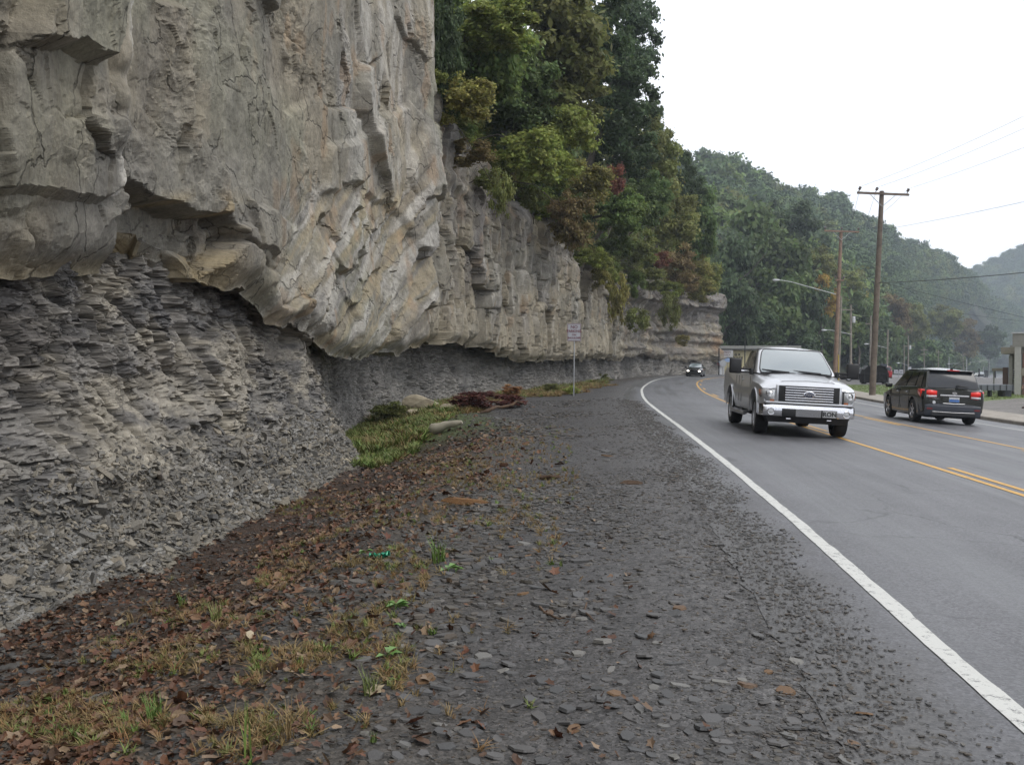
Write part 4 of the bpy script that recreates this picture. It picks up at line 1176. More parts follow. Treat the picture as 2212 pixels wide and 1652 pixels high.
FARC = [('dark', 'dark green tree in the forest on the far hillside'), ('mid', 'mid green tree in the forest on the far hillside'), ('green', 'fresh green tree in the forest on the far hillside'),
        ('olive', 'olive tree in the forest on the far hillside'), ('blueish', 'blue green tree in the forest on the far hillside'), ('brown', 'brownish tree in the forest on the far hillside'),
        ('yellow', 'yellow tree in the forest on the far hillside')]
FW = [0, 0, 1, 1, 1, 2, 2, 3, 4, 4, 4, 1, 0, 3, 2, 0, 1, 2]
fark = [k for k in CR if k.startswith('far')]
NF = 150
for i, (q, (x, y, z, r_, hb_)) in enumerate(vis[:NF]):
    cn, lab = FARC[FW[i % len(FW)] if i % 53 else 6]
    rz_ = r_ * rr.uniform(.95, 1.3)
    pu, pv = to_px(x, y, z + 8)
    lm = 'just past the cliff end' if pu < 1600 else 'above the far shop' if pu < 1660 else 'above the cab of the pickup' if pu < 1740 else 'left of the lamp pole' if pu < 1800 else 'between the two tallest poles' if pu < 1885 else 'right of the tall brown pole' if pu < 1960 else 'over the dark car' if pu < 2080 else 'left of the brick building'
    hb = 'near the foot' if hb_ < .14 else 'low' if hb_ < .3 else 'half way up' if hb_ < .62 else 'high'
    lab = lab.replace('in the forest on the far hillside', '%s on the hill, %s' % (hb, lm))
    e = tree('tree', (x, y, z + rz_ * 1.0 + 2.0), r_, rz_, 'far', cn, lab, 'tree', 'trees of the far hillside', z - 0.5, 2000 + i)
rest = [c[:4] for q, c in vis[NF:]]
for _ in range(1300):                      # the valley floor beyond the lot, both sides of the far road
    yy = rs.uniform(250, 960); k = np.interp(yy, EDGE[:, 1], EDGE[:, 0]); side = rs.uniform(0, 1) < .75
    xx = k + (rs.uniform(34, 40 + .45 * yy) if side else -rs.uniform(8, 60))
    if side and yy < 330: continue
    rest.append((xx, yy, gz(xx, yy) - 1.5, rs.uniform(3.5, 7)))
for _ in range(420):
    aa, bb = rs.uniform(.74, 1), rs.uniform(0, 1.05); x, y, z = [float(q) for q in ridge_pt(np.array(aa), np.array(bb))]; rest.append((x, y, z, rs.uniform(5, 8)))
for A in np.linspace(0, 1, 56):
    for B in np.linspace(0, 1.05, 26):
        x, y, z = [float(q) for q in ridge2_pt(np.array(A + rs.uniform(-.01, .01)), np.array(B + rs.uniform(-.03, .03)))]
        rest.append((x, y, z, rs.uniform(6, 9)))
M_leaf_far = random_mat('far_foliage', [GREENS['dark'], GREENS['mid'], GREENS['blueish'], GREENS['green'], GREENS['olive'], GREENS['dark'], GREENS['mid']], 0.8, 0.2, 0.4)
srcs = []
for k in fark[:4]:
    me = CR[k].copy(); me.materials.clear(); me.materials.append(M_leaf_far); srcs.append(me)
pts = np.array([(x, y, z + r_ * 1.1 + 1.5) for x, y, z, r_ in rest])
sc_ = np.array([(r_, r_, r_ * rs.uniform(.95, 1.25)) for x, y, z, r_ in rest])
stuff_scatter('forest', pts, np.stack([0 * pts[:, 0], 0 * pts[:, 0], rs.uniform(0, 6.28, len(pts))], 1), sc_, rs.integers(0, 4, len(pts)), srcs,
              'far forest that covers the hills behind the road', 'forest')
# trees that stand out in front of the hill
for i, (u, v, w, h, Y, kd, cn, lab) in enumerate(STAND):
    c = P(u, v, Y); sc = Y / FPX
    tree('tree', c, w * sc * .56, h * sc * .54, kd, cn, lab, 'tree', seed=3000 + i, trunk_to=max(-6.0, c.z - h * sc * .54 - 6))

# ================================================================== haze
M_haze = bpy.data.materials.new('haze'); M_haze.use_nodes = True
hn = M_haze.node_tree; hn.nodes.clear()
ho = hn.nodes.new('ShaderNodeOutputMaterial'); hv = hn.nodes.new('ShaderNodeVolumePrincipled')
hv.inputs['Color'].default_value = (0.78, 0.88, 1.0, 1); hv.inputs['Density'].default_value = 0.00048; hv.inputs['Anisotropy'].default_value = 0.2
hn.links.new(hv.outputs[0], ho.inputs['Volume'])
hb = MB().box((0, 0, 0), (2600, 2600, 262))
hz_o = hb.build('haze', M_haze, loc=(0, 0, 95)); tag(hz_o, kind='stuff')
# ================================================================== vehicles
M_silver = simple('silver_paint', (0.62, 0.63, 0.65), 0.28, 0.55, var=0.03, coat=0.5)
M_black_paint = simple('black_paint', (0.012, 0.012, 0.013), 0.2, 0.0, var=0.1, coat=0.8)
M_green_black = simple('dark_car_paint', (0.022, 0.024, 0.020), 0.22, 0.3, var=0.05, coat=0.7)
M_red_paint = simple('red_paint', (0.30, 0.015, 0.02), 0.25, 0.0, var=0.05, coat=0.7)
M_blue_paint = simple('blue_paint', (0.02, 0.05, 0.16), 0.25, 0.0, var=0.05, coat=0.7)
M_white_paint = simple('white_paint', (0.75, 0.75, 0.74), 0.3, 0.0, var=0.03, coat=0.5)
M_chrome = simple('chrome', (0.72, 0.72, 0.74), 0.1, 1.0, var=0.02)
M_chrome_dull = simple('brushed_metal', (0.45, 0.45, 0.46), 0.3, 1.0, var=0.06)
M_rubber = simple('rubber', (0.018, 0.018, 0.018), 0.8, var=0.2)
M_trim = simple('black_plastic', (0.015, 0.015, 0.016), 0.5, var=0.15)
M_cladding = simple('grey_cladding', (0.045, 0.050, 0.062), 0.4, var=0.08)
M_under = simple('underbody', (0.008, 0.008, 0.008), 0.9)
M_amber = simple('amber_lens', (0.40, 0.13, 0.045), 0.2, coat=0.8)
M_plate = simple('plate_white', (0.6, 0.62, 0.64), 0.4)
M_plate_grey = simple('plate_grey', (0.42, 0.43, 0.44), 0.4)
M_print_blue = simple('print_blue', (0.06, 0.16, 0.42), 0.5)
M_print_black = simple('print_black', (0.01, 0.01, 0.01), 0.5)
M_navy = simple('emblem_navy', (0.012, 0.02, 0.06), 0.25, coat=0.8)
M_tail = simple('tail_lens', (0.42, 0.012, 0.012), 0.15, coat=1.0, emit=(1.0, 0.03, 0.02, 0.12))
M_tail_lit = simple('tail_lamp_lit', (0.6, 0.03, 0.02), 0.2, emit=(1.0, 0.02, 0.015, 0.22))
M_reflector = simple('red_reflector', (0.16, 0.012, 0.012), 0.3)
M_lamp_lit = simple('headlamp_lit', (0.9, 0.88, 0.82), 0.2, emit=(1.0, 0.95, 0.85, 5.0))
def glass_mat(name, rgb, rough=0.03):
    m, nt, b = new_mat(name)
    b.inputs['Base Color'].default_value = rgb + (1,)
    b.inputs['Roughness'].default_value = rough
    b.inputs['Specular IOR Level'].default_value = 1.0
    b.inputs['Coat Weight'].default_value = 1.0
    b.inputs['Coat Roughness'].default_value = 0.02
    b.inputs['Coat IOR'].default_value = 1.9
    return m
M_glass = simple('tinted_glass', (0.010, 0.011, 0.012), 0.06, var=0.02, spec=0.6)
M_wind = glass_mat('windscreen_glass', (0.20, 0.24, 0.25))
M_rearglass = simple('rear_window_glass', (0.035, 0.038, 0.044), 0.12, var=0.02)
M_lens = glass_mat('clear_lens', (0.42, 0.43, 0.44))

def loft(name, st, mat, parent, cap=True, smooth=40, cuts=(), sub=0):
    """st: list of (y, [(x, z), ...]) half profiles from the bottom centre to the top centre"""
    V = []; F = []; n = len(st[0][1]); m = 2 * n - 2
    for y, pr in st:
        V += [(x, y, z) for x, z in pr] + [(-x, y, z) for x, z in pr[-2:0:-1]]
    for i in range(len(st) - 1):
        for k in range(m):
            F.append((i * m + k, i * m + (k + 1) % m, (i + 1) * m + (k + 1) % m, (i + 1) * m + k))
    if cap: F.append(tuple(range(m))); F.append(tuple((len(st) - 1) * m + k for k in reversed(range(m))))
    me = bpy.data.meshes.new(name); me.from_pydata(V, [], F)
    bm = bmesh.new(); bm.from_mesh(me); bmesh.ops.recalc_face_normals(bm, faces=bm.faces); bm.to_mesh(me); bm.free()
    me.materials.append(mat)
    o = link(name, me, parent)
    if sub:
        md = o.modifiers.new('s', 'SUBSURF'); md.levels = sub; md.render_levels = sub
    tmp = []
    for c in cuts:
        md = o.modifiers.new('b', 'BOOLEAN'); md.operation = 'DIFFERENCE'; md.solver = 'EXACT'; md.object = c; tmp.append(c)
    if cuts or sub:
        par = o.parent; o.parent = None
        bpy.context.view_layer.update()
        dg = bpy.context.evaluated_depsgraph_get()
        me2 = bpy.data.meshes.new_from_object(o.evaluated_get(dg)); me2.name = name
        o.modifiers.clear(); o.data = me2; o.parent = par
        for c in set(tmp): bpy.data.objects.remove(c)
    me = o.data
    me.polygons.foreach_set('use_smooth', [True] * len(me.polygons)); me.set_sharp_from_angle(angle=R(smooth))
    return o
def cut_cyl(y, z, r, x0, x1):
    m = MB(); m.ring((0, y, z), 0, [(0.001, x0), (r, x0), (r, x1), (0.001, x1)], 28); return m.build('cut', M_under)
def cut_box(c, s): return MB().box(c, s).build('cut', M_under)
def patch(name, c4, u0, u1, v0, v1, mat, parent, off=0.0, bulge=0.0, n=7, corner=0.0):
    """patch of the bilinear surface c4 = (p00, p10, p11, p01), pushed out along its normal"""
    p00, p10, p11, p01 = [Vector(p) for p in c4]
    nr = (p10 - p00).cross(p01 - p00).normalized()
    V = []
    for j in range(n + 1):
        for i in range(n + 1):
            a, b = i / n, j / n
            if corner:      # round the corners
                q = abs(2 * b - 1) ** 6 * corner; a = q + a * (1 - 2 * q)
            u = u0 + (u1 - u0) * a; v = v0 + (v1 - v0) * b
            p = (p00 * (1 - u) + p10 * u) * (1 - v) + (p01 * (1 - u) + p11 * u) * v
            V.append(p + nr * (off + bulge * (1 - (2 * u - 1) ** 2) * (1 - (2 * v - 1) ** 2)))
    F = [(j * (n + 1) + i, j * (n + 1) + i + 1, (j + 1) * (n + 1) + i + 1, (j + 1) * (n + 1) + i) for j in range(n) for i in range(n)]
    me = bpy.data.meshes.new(name); me.from_pydata(V, [], F); me.materials.append(mat)
    me.polygons.foreach_set('use_smooth', [True] * len(F))
    return link(name, me, parent)
def wheel(parent, x, y, r, wdt, side, mats=(None, None), spokes=6, dish=0.03, steer=0.0):
    e = MB(); s = side
    e.ring((0, 0, 0), 0, [(r * .62, -s * wdt / 2), (r * .93, -s * wdt / 2), (r, -s * wdt * .32), (r, s * wdt * .32), (r * .95, s * wdt / 2), (r * .66, s * wdt / 2), (r * .62, s * (wdt / 2 - .02))], 28)
    t = e.build('tyre', M_rubber, None, smooth=50)
    w = empty('wheel', (x, y, r), 0); w.parent = parent; w.rotation_euler = (0, 0, steer)
    t.parent = w
    rim = MB()
    rim.ring((0, 0, 0), 0, [(r * .64, s * (wdt / 2 - .005)), (r * .60, s * (wdt / 2 - .01)), (r * .57, s * (wdt / 2 - .09)), (r * .2, s * (wdt / 2 - .10))], 28)
    rim.ring((0, 0, 0), 0, [(0.001, s * (wdt / 2 - .015)), (r * .13, s * (wdt / 2 - .018)), (r * .15, s * (wdt / 2 - .10))], 14)
    for k in range(spokes):
        a = 2 * math.pi * k / spokes
        m3 = Matrix.Rotation(a, 3, 'X')
        rim.box(m3 @ Vector((s * (wdt / 2 - .035), 0, r * .36)), (.035, r * .16, r * .50), m3)
    rim.build('rim', mats[0] or M_chrome_dull, w, smooth=40)
    d = MB(); d.ring((0, 0, 0), 0, [(0.001, s * (wdt / 2 - .11)), (r * .6, s * (wdt / 2 - .108))], 20); d.build('brake_disc', M_under, w)
    return w

def pickup():
    t = empty('pickup_truck', (0, 0, 0), 0, 'silver crew cab pickup truck with black tow mirrors driving toward the camera', 'pickup truck')
    # lower body ------------------------------------------------------
    def pr(zb, w, zs, zt, wt, ztc):
        return [(0, zb), (w * .80, zb), (w * .93, zb + .02), (w * .965, zb + .16), (w * .985, .72), (w, .88), (w * .985, zs), (wt, zt), (wt * .6, zt + (ztc - zt) * .7), (0, ztc)]
    st = [(-2.95, pr(.52, .97, 1.28, 1.36, .90, 1.36)), (-2.90, pr(.46, 1.0, 1.30, 1.41, .94, 1.41)), (-.72, pr(.44, 1.0, 1.30, 1.41, .94, 1.41)),
          (-.64, pr(.44, 1.0, 1.22, 1.33, .92, 1.33)), (.0, pr(.44, 1.0, 1.2, 1.32, .92, 1.32)), (1.45, pr(.44, 1.0, 1.17, 1.28, .90, 1.31)),
          (1.70, pr(.44, 1.0, 1.12, 1.235, .87, 1.285)), (2.4, pr(.46, 1.0, 1.09, 1.185, .84, 1.235)), (2.74, pr(.48, .985, 1.04, 1.13, .80, 1.19)), (2.86, pr(.52, .955, .99, 1.07, .77, 1.12)), (2.90, pr(.56, .93, .96, 1.02, .74, 1.06))]
    cuts = [cut_cyl(2.05, .46, .50, .62, 1.2), cut_cyl(2.05, .46, .50, -1.2, -.62), cut_cyl(-1.63, .46, .50, .62, 1.2), cut_cyl(-1.63, .46, .50, -1.2, -.62), cut_box((0, -1.80, 1.30), (1.62, 2.1, .9))]
    loft('body', st, M_silver, t, cuts=cuts, smooth=34)
    # hood bulge, seams
    hood = loft('hood', [(1.52, [(0, 1.25), (.60, 1.25), (.66, 1.285), (.60, 1.315), (0, 1.34)]), (2.1, [(0, 1.18), (.56, 1.18), (.62, 1.225), (.57, 1.255), (0, 1.275)]), (2.76, [(0, 1.05), (.52, 1.08), (.60, 1.13), (.54, 1.175), (0, 1.20)])], M_silver, t, smooth=50)
    # greenhouse ------------------------------------------------------
    b = [(-.90, 1.50, 1.30), (.90, 1.50, 1.30), (.885, -.62, 1.33), (-.885, -.62, 1.33)]
    r_ = [(-.72, .70, 1.875), (.72, .70, 1.875), (.70, -.46, 1.885), (-.70, -.46, 1.885)]
    front = (b[1], b[0], r_[0], r_[1]); back = (b[3], b[2], r_[2], r_[3])
    right = (b[2], b[1], r_[1], r_[2]); left = (b[0], b[3], r_[3], r_[0])
    cab = MB()
    cab.add([Vector(p) for p in b + r_], [(0, 1, 5, 4), (1, 2, 6, 5), (2, 3, 7, 6), (3, 0, 4, 7), (4, 5, 6, 7), (3, 2, 1, 0)])
    cab.build('cab', M_silver, t, smooth=40, bevel=0.07)
    patch('roof', (r_[0], r_[1], r_[2], r_[3])[::-1], -.02, 1.02, 0.02, .98, M_silver, t, 0.012, 0.055, 10)
    wsc = patch('windscreen', front, .05, .95, .04, .93, M_wind, t, .02, .05, 12, corner=.03)
    patch('windscreen_seal', front, .035, .965, .02, .955, M_trim, t, .011, .05, 12, corner=.03)
    patch('rear_window', back, .12, .88, .15, .88, M_glass, t, .012, .03)
    for sd, q, sgn in (('l', left, 1), ('r', right, -1)):
        fl = (lambda a: a) if sgn == 1 else (lambda a: 1 - a)
        def win(u0, u1, n='side_window'):
            a, c = sorted((fl(u0), fl(u1)))
            patch(n, q, a, c, .06, .88, M_glass, t, .012, .02, 6)
        win(.12, .60); win(.65, .88)
    for x in (-.35, .35):
        w = MB(); w.tube([(x - .32, 1.56, 1.335), (x + .0, 1.50, 1.35), (x + .40, 1.42, 1.40)], .013, 6); w.box((x + .05, 1.49, 1.37), (.5, .02, .03), (0, -.06, 0)); w.build('wiper', M_trim, t)
    MB().box((0, 1.585, 1.302), (1.5, .09, .03)).build('cowl', M_trim, t)
    # grille ----------------------------------------------------------
    MB().box((0, 2.903, .905), (1.36, .06, .375)).build('grille_frame', M_silver, t, smooth=40, bevel=.02)
    g = MB().box((0, 2.932, .905), (1.26, .03, .345)); gr = g.build('grille', M_trim, t, smooth=40, bevel=.01)
    for k in range(6):
        MB().box((0, 2.957, .775 + k * .052), (1.0, .022, .027)).build('grille_bar', M_chrome, t, smooth=40, bevel=.006)
    for x in (-.555, .555):
        m = MB()
        for i in range(7):
            m.box((x, 2.952, .765 + i * .045), (.10, .008, .012))
        m.build('grille_mesh', M_trim, t)
    em = MB(); em.ring((0, 2.955, .905), 1, [(0.001, .028), (.062, .026), (.072, .02), (.075, 0)], 28)
    e_o = em.build('emblem', M_chrome, t, smooth=50); e_o.data.transform(Matrix.Translation((0, 0, .905)) @ Matrix.Diagonal((1.75, 1, .95, 1)) @ Matrix.Translation((0, 0, -.905)))
    em = MB(); em.ring((0, 2.958, .905), 1, [(0.001, .03), (.054, .028), (.060, .02)], 28)
    e2 = em.build('emblem_field', M_navy, e_o, smooth=50); e2.data.transform(Matrix.Translation((0, 0, .905)) @ Matrix.Diagonal((1.75, 1, .95, 1)) @ Matrix.Translation((0, 0, -.905)))
    text_obj('lettering', 'Ford', .095, M_chrome, e_o, (0, 2.992, .907), (R(90), 0, R(180)), shear=.4)
    # headlights ------------------------------------------------------
    for s in (-1, 1):
        # wraps round the corner: inner edge on the front, outer edge on the wing
        A = [(.70, 2.925), (.84, 2.915), (.925, 2.87), (.965, 2.76), (.975, 2.66)]
        zt = [.995, 1.0, 1.0, .995, .985]; zb = [.70, .70, .81, .815, .84]
        def lens(name, off, i0, i1, mat, par, zt=zt, zb=zb, sh=0.0):
            V = []
            for i in range(i0, i1 + 1):
                x, y = A[i]; V.append((s * (x + off * .6), y + off, zb[i] + sh)); V.append((s * (x + off * .6), y + off, zt[i] - sh))
            nn = len(V) // 2
            F = [(2 * i, 2 * i + 2, 2 * i + 3, 2 * i + 1) for i in range(nn - 1)]
            m = MB(); m.add(V, F); o = m.build(name, mat, par, smooth=70)
            sm = o.modifiers.new('t', 'SOLIDIFY'); sm.thickness = .03; sm.offset = 0
            return o
        h = lens('headlight', .0, 0, 4, M_trim, t)
        lens('lens', .022, 0, 3, M_lens, h, sh=.015)
        lens('side_marker', .024, 3, 4, M_amber, h, sh=.02)
        m = MB(); m.ring((s * .83, 2.94, .91), 1, [(0.001, -.01), (.05, .0), (.075, .022)], 18); m.build('reflector_bowl', M_chrome, h, smooth=60)
        m = MB(); m.ring((s * .83, 2.965, .91), 1, [(0.001, .012), (.024, .006), (.028, -.01)], 12); m.build('bulb', M_lens, h, smooth=60)
        m = MB(); m.prism([(s * .72, .715), (s * .82, .715), (s * .80, .775), (s * .72, .775)], 1, 2.945, 2.962); m.build('indicator', M_amber, h)
    # bumper ----------------------------------------------------------
    def bp(z0, z1, d): return [(0, z0), (.5, z0), (1, z0), (1, (z0 + z1) / 2), (1, z1), (.5, z1), (0, z1)]
    m = MB(); xs = [-1.0, -.99, -.93, -.6, -.25, .25, .6, .93, .99, 1.0]; ys = [2.60, 2.80, 2.94, 3.02, 3.05, 3.05, 3.02, 2.94, 2.80, 2.60]
    prof = [(-.10, .43), (-.02, .435), (.0, .47), (.004, .60), (-.012, .635), (-.02, .67), (-.12, .68)]
    V = [(x, y + dy, z) for x, y in zip(xs, ys) for dy, z in prof]; n = len(prof)
    m.add(V, [(i * n + k, i * n + k + 1, (i + 1) * n + k + 1, (i + 1) * n + k) for i in range(len(xs) - 1) for k in range(n - 1)])
    bu = m.build('front_bumper', M_chrome, t, smooth=35); sm = bu.modifiers.new('t', 'SOLIDIFY'); sm.thickness = .02
    MB().box((0, 2.93, .684), (1.84, .09, .018)).build('bumper_gap', M_trim, t)
    MB().box((0, 2.925, .714), (1.80, .08, .046)).build('grille_sill', M_silver, t, smooth=40, bevel=.012)
    m = MB().box((0, 3.042, .515), (1.12, .05, .165)); bi = m.build('bumper_intake', M_trim, t, smooth=40, bevel=.01)
    m = MB()
    for k in range(9): m.box((.02, 3.072, .448 + k * .017), (.52, .012, .0085))
    m.build('billet_insert', M_chrome_dull, t)
    pl = MB().box((-.41, 3.082, .515), (.31, .012, .155)).build('number_plate', M_trim, t, bevel=.004)
    MB().box((-.41, 3.090, .515), (.285, .008, .135)).build('plate_face', M_plate_grey, pl, bevel=.003)
    text_obj('plate_text', 'RON', .125, M_print_black, pl, (-.41, 3.096, .513), (R(90), 0, R(180)), bold=.004, sx=1.02)
    for s in (-1, 1):
        m = MB(); m.ring((s * .78, 2.985, .525), 1, [(0.001, .005), (.058, .01), (.062, .03), (.07, .032), (.076, .0)], 22)
        f = m.build('fog_lamp', M_chrome, t, smooth=50)
        m = MB(); m.ring((s * .78, 3.0, .525), 1, [(0.001, .012), (.052, .006), (.055, -.01)], 20); m.build('lens', M_lens, f, smooth=60)
    m = MB(); m.add([(-.88, 2.90, .44), (.88, 2.90, .44), (.80, 2.86, .30), (-.80, 2.86, .30), (-.88, 2.5, .44), (.88, 2.5, .44), (.80, 2.5, .28), (-.80, 2.5, .28)], [(0, 1, 2, 3), (4, 5, 6, 7), (0, 4, 7, 3), (1, 5, 6, 2), (3, 2, 6, 7)])
    m.build('air_dam', M_trim, t)
    for x in (-.42, .42): MB().tube([(x - .04, 2.95, .40), (x - .04, 3.02, .385), (x + .04, 3.02, .385), (x + .04, 2.95, .40)], .013, 6).build('tow_hook', M_chrome, t)
    MB().box((0, .1, .42), (1.5, 5.3, .18)).build('chassis', M_under, t)
    MB().box((0, -1.63, .42), (1.3, .16, .16)).build('rear_axle', M_under, t)
    MB().box((0, 2.05, .36), (1.3, .14, .14)).build('front_axle', M_under, t)
    # tow mirrors -----------------------------------------------------
    for s in (-1, 1):
        m = MB().box((s * 1.31, 1.20, 1.45), (.27, .12, .34)); mi = m.build('tow_mirror', M_trim, t, smooth=50, bevel=.03)
        m = MB().box((s * 1.30, 1.145, 1.46), (.18, .012, .22)); m.build('mirror_glass', M_chrome, mi, bevel=.004)
        m = MB().box((s * 1.06, 1.22, 1.385), (.30, .06, .045)).box((s * 1.06, 1.22, 1.315), (.30, .06, .04)); m.build('mirror_arm', M_trim, mi, bevel=.008)
        m = MB().box((s * .955, 1.25, 1.34), (.07, .16, .14)); m.build('mirror_foot', M_trim, mi, bevel=.02)
        for y in (.32,):
            MB().box((s * 1.003, y, 1.14), (.03, .17, .035)).build('door_handle', M_silver, t, bevel=.008)
        for y in (1.42, .18, -.25, -.68):
            MB().box((s * .992, y, .92), (.007, .006, .62)).build('door_gap', M_trim, t)
        m = MB().tube([(s * 1.04, 1.25, .40), (s * 1.06, 1.1, .38), (s * 1.06, -.75, .38), (s * 1.04, -.95, .40)], .045, 10); m.box((s * 1.06, .6, .425), (.12, .45, .012)).box((s * 1.06, -.3, .425), (.12, .4, .012))
        m.box((s * .95, .8, .42), (.2, .05, .04)).box((s * .95, -.5, .42), (.2, .05, .04))
        m.build('running_board', M_chrome_dull, t, smooth=50)
        m = MB()
        for i in range(13):
            a0 = math.pi * i / 12; a1 = math.pi * (i + 1) / 12
            if i < 12:
                for yc in (2.05, -1.63):
                    m.box((s * 1.004, yc + .52 * math.cos((a0 + a1) / 2), .46 + .52 * math.sin((a0 + a1) / 2)), (.022, .145, .035), (-((a0 + a1) / 2) + math.pi / 2 if False else ((a0 + a1) / 2 - math.pi / 2), 0, 0))
        m.build('arch_lip', M_silver, t, smooth=80)
        wheel(t, s * .84, 2.05, .41, .27, s, spokes=6, steer=R(-2)); wheel(t, s * .84, -1.63, .41, .27, s, spokes=6)
        m = MB().box((s * .895, -2.955, 1.08), (.12, .05, .40)); m.build('tail_light', M_tail, t, bevel=.015)
    m = MB().box((0, -3.02, .60), (1.9, .16, .18)); m.build('rear_bumper', M_chrome, t, smooth=40, bevel=.03)
    m = MB().tube([(-.86, 1.70, 1.24), (-.865, 1.66, 1.42)], .006, 5); m.build('antenna', M_trim, t)
    return t
def place_vehicle(t, x, y, heading, bank=0.05):
    """heading: angle of the nose, clockwise from +y. Tilts with the banked road"""
    h = Vector((math.sin(heading), math.cos(heading), 0))
    right = Vector((h.y, -h.x, 0))
    def zr(p): 
        d, _ = curve_dist(np.array([p.x]), np.array([p.y]), EDGE, EDGE_T); 
        return float(road_z(d, np.array([p.y]))[0]) + 0.008 if d[0] < 12 else gz(p.x, p.y) + .015
    c = Vector((x, y, 0)); L_ = 1.6; W = .8
    zf, zb_ = zr(c + h * L_), zr(c - h * L_); zrr, zl_ = zr(c + right * W), zr(c - right * W)
    fy = (h * 2 * L_ + Vector((0, 0, zf - zb_))).normalized(); rx_ = (right * 2 * W + Vector((0, 0, zrr - zl_))).normalized()
    up = rx_.cross(fy).normalized(); rx_ = fy.cross(up).normalized()
    m = Matrix((rx_, fy, up)).transposed()
    t.rotation_euler = m.to_euler(); t.location = (x, y, (zf + zb_ + zrr + zl_) / 4)
    return t
place_vehicle(pickup(), 6.42, 24.35, R(180 + 4.2))

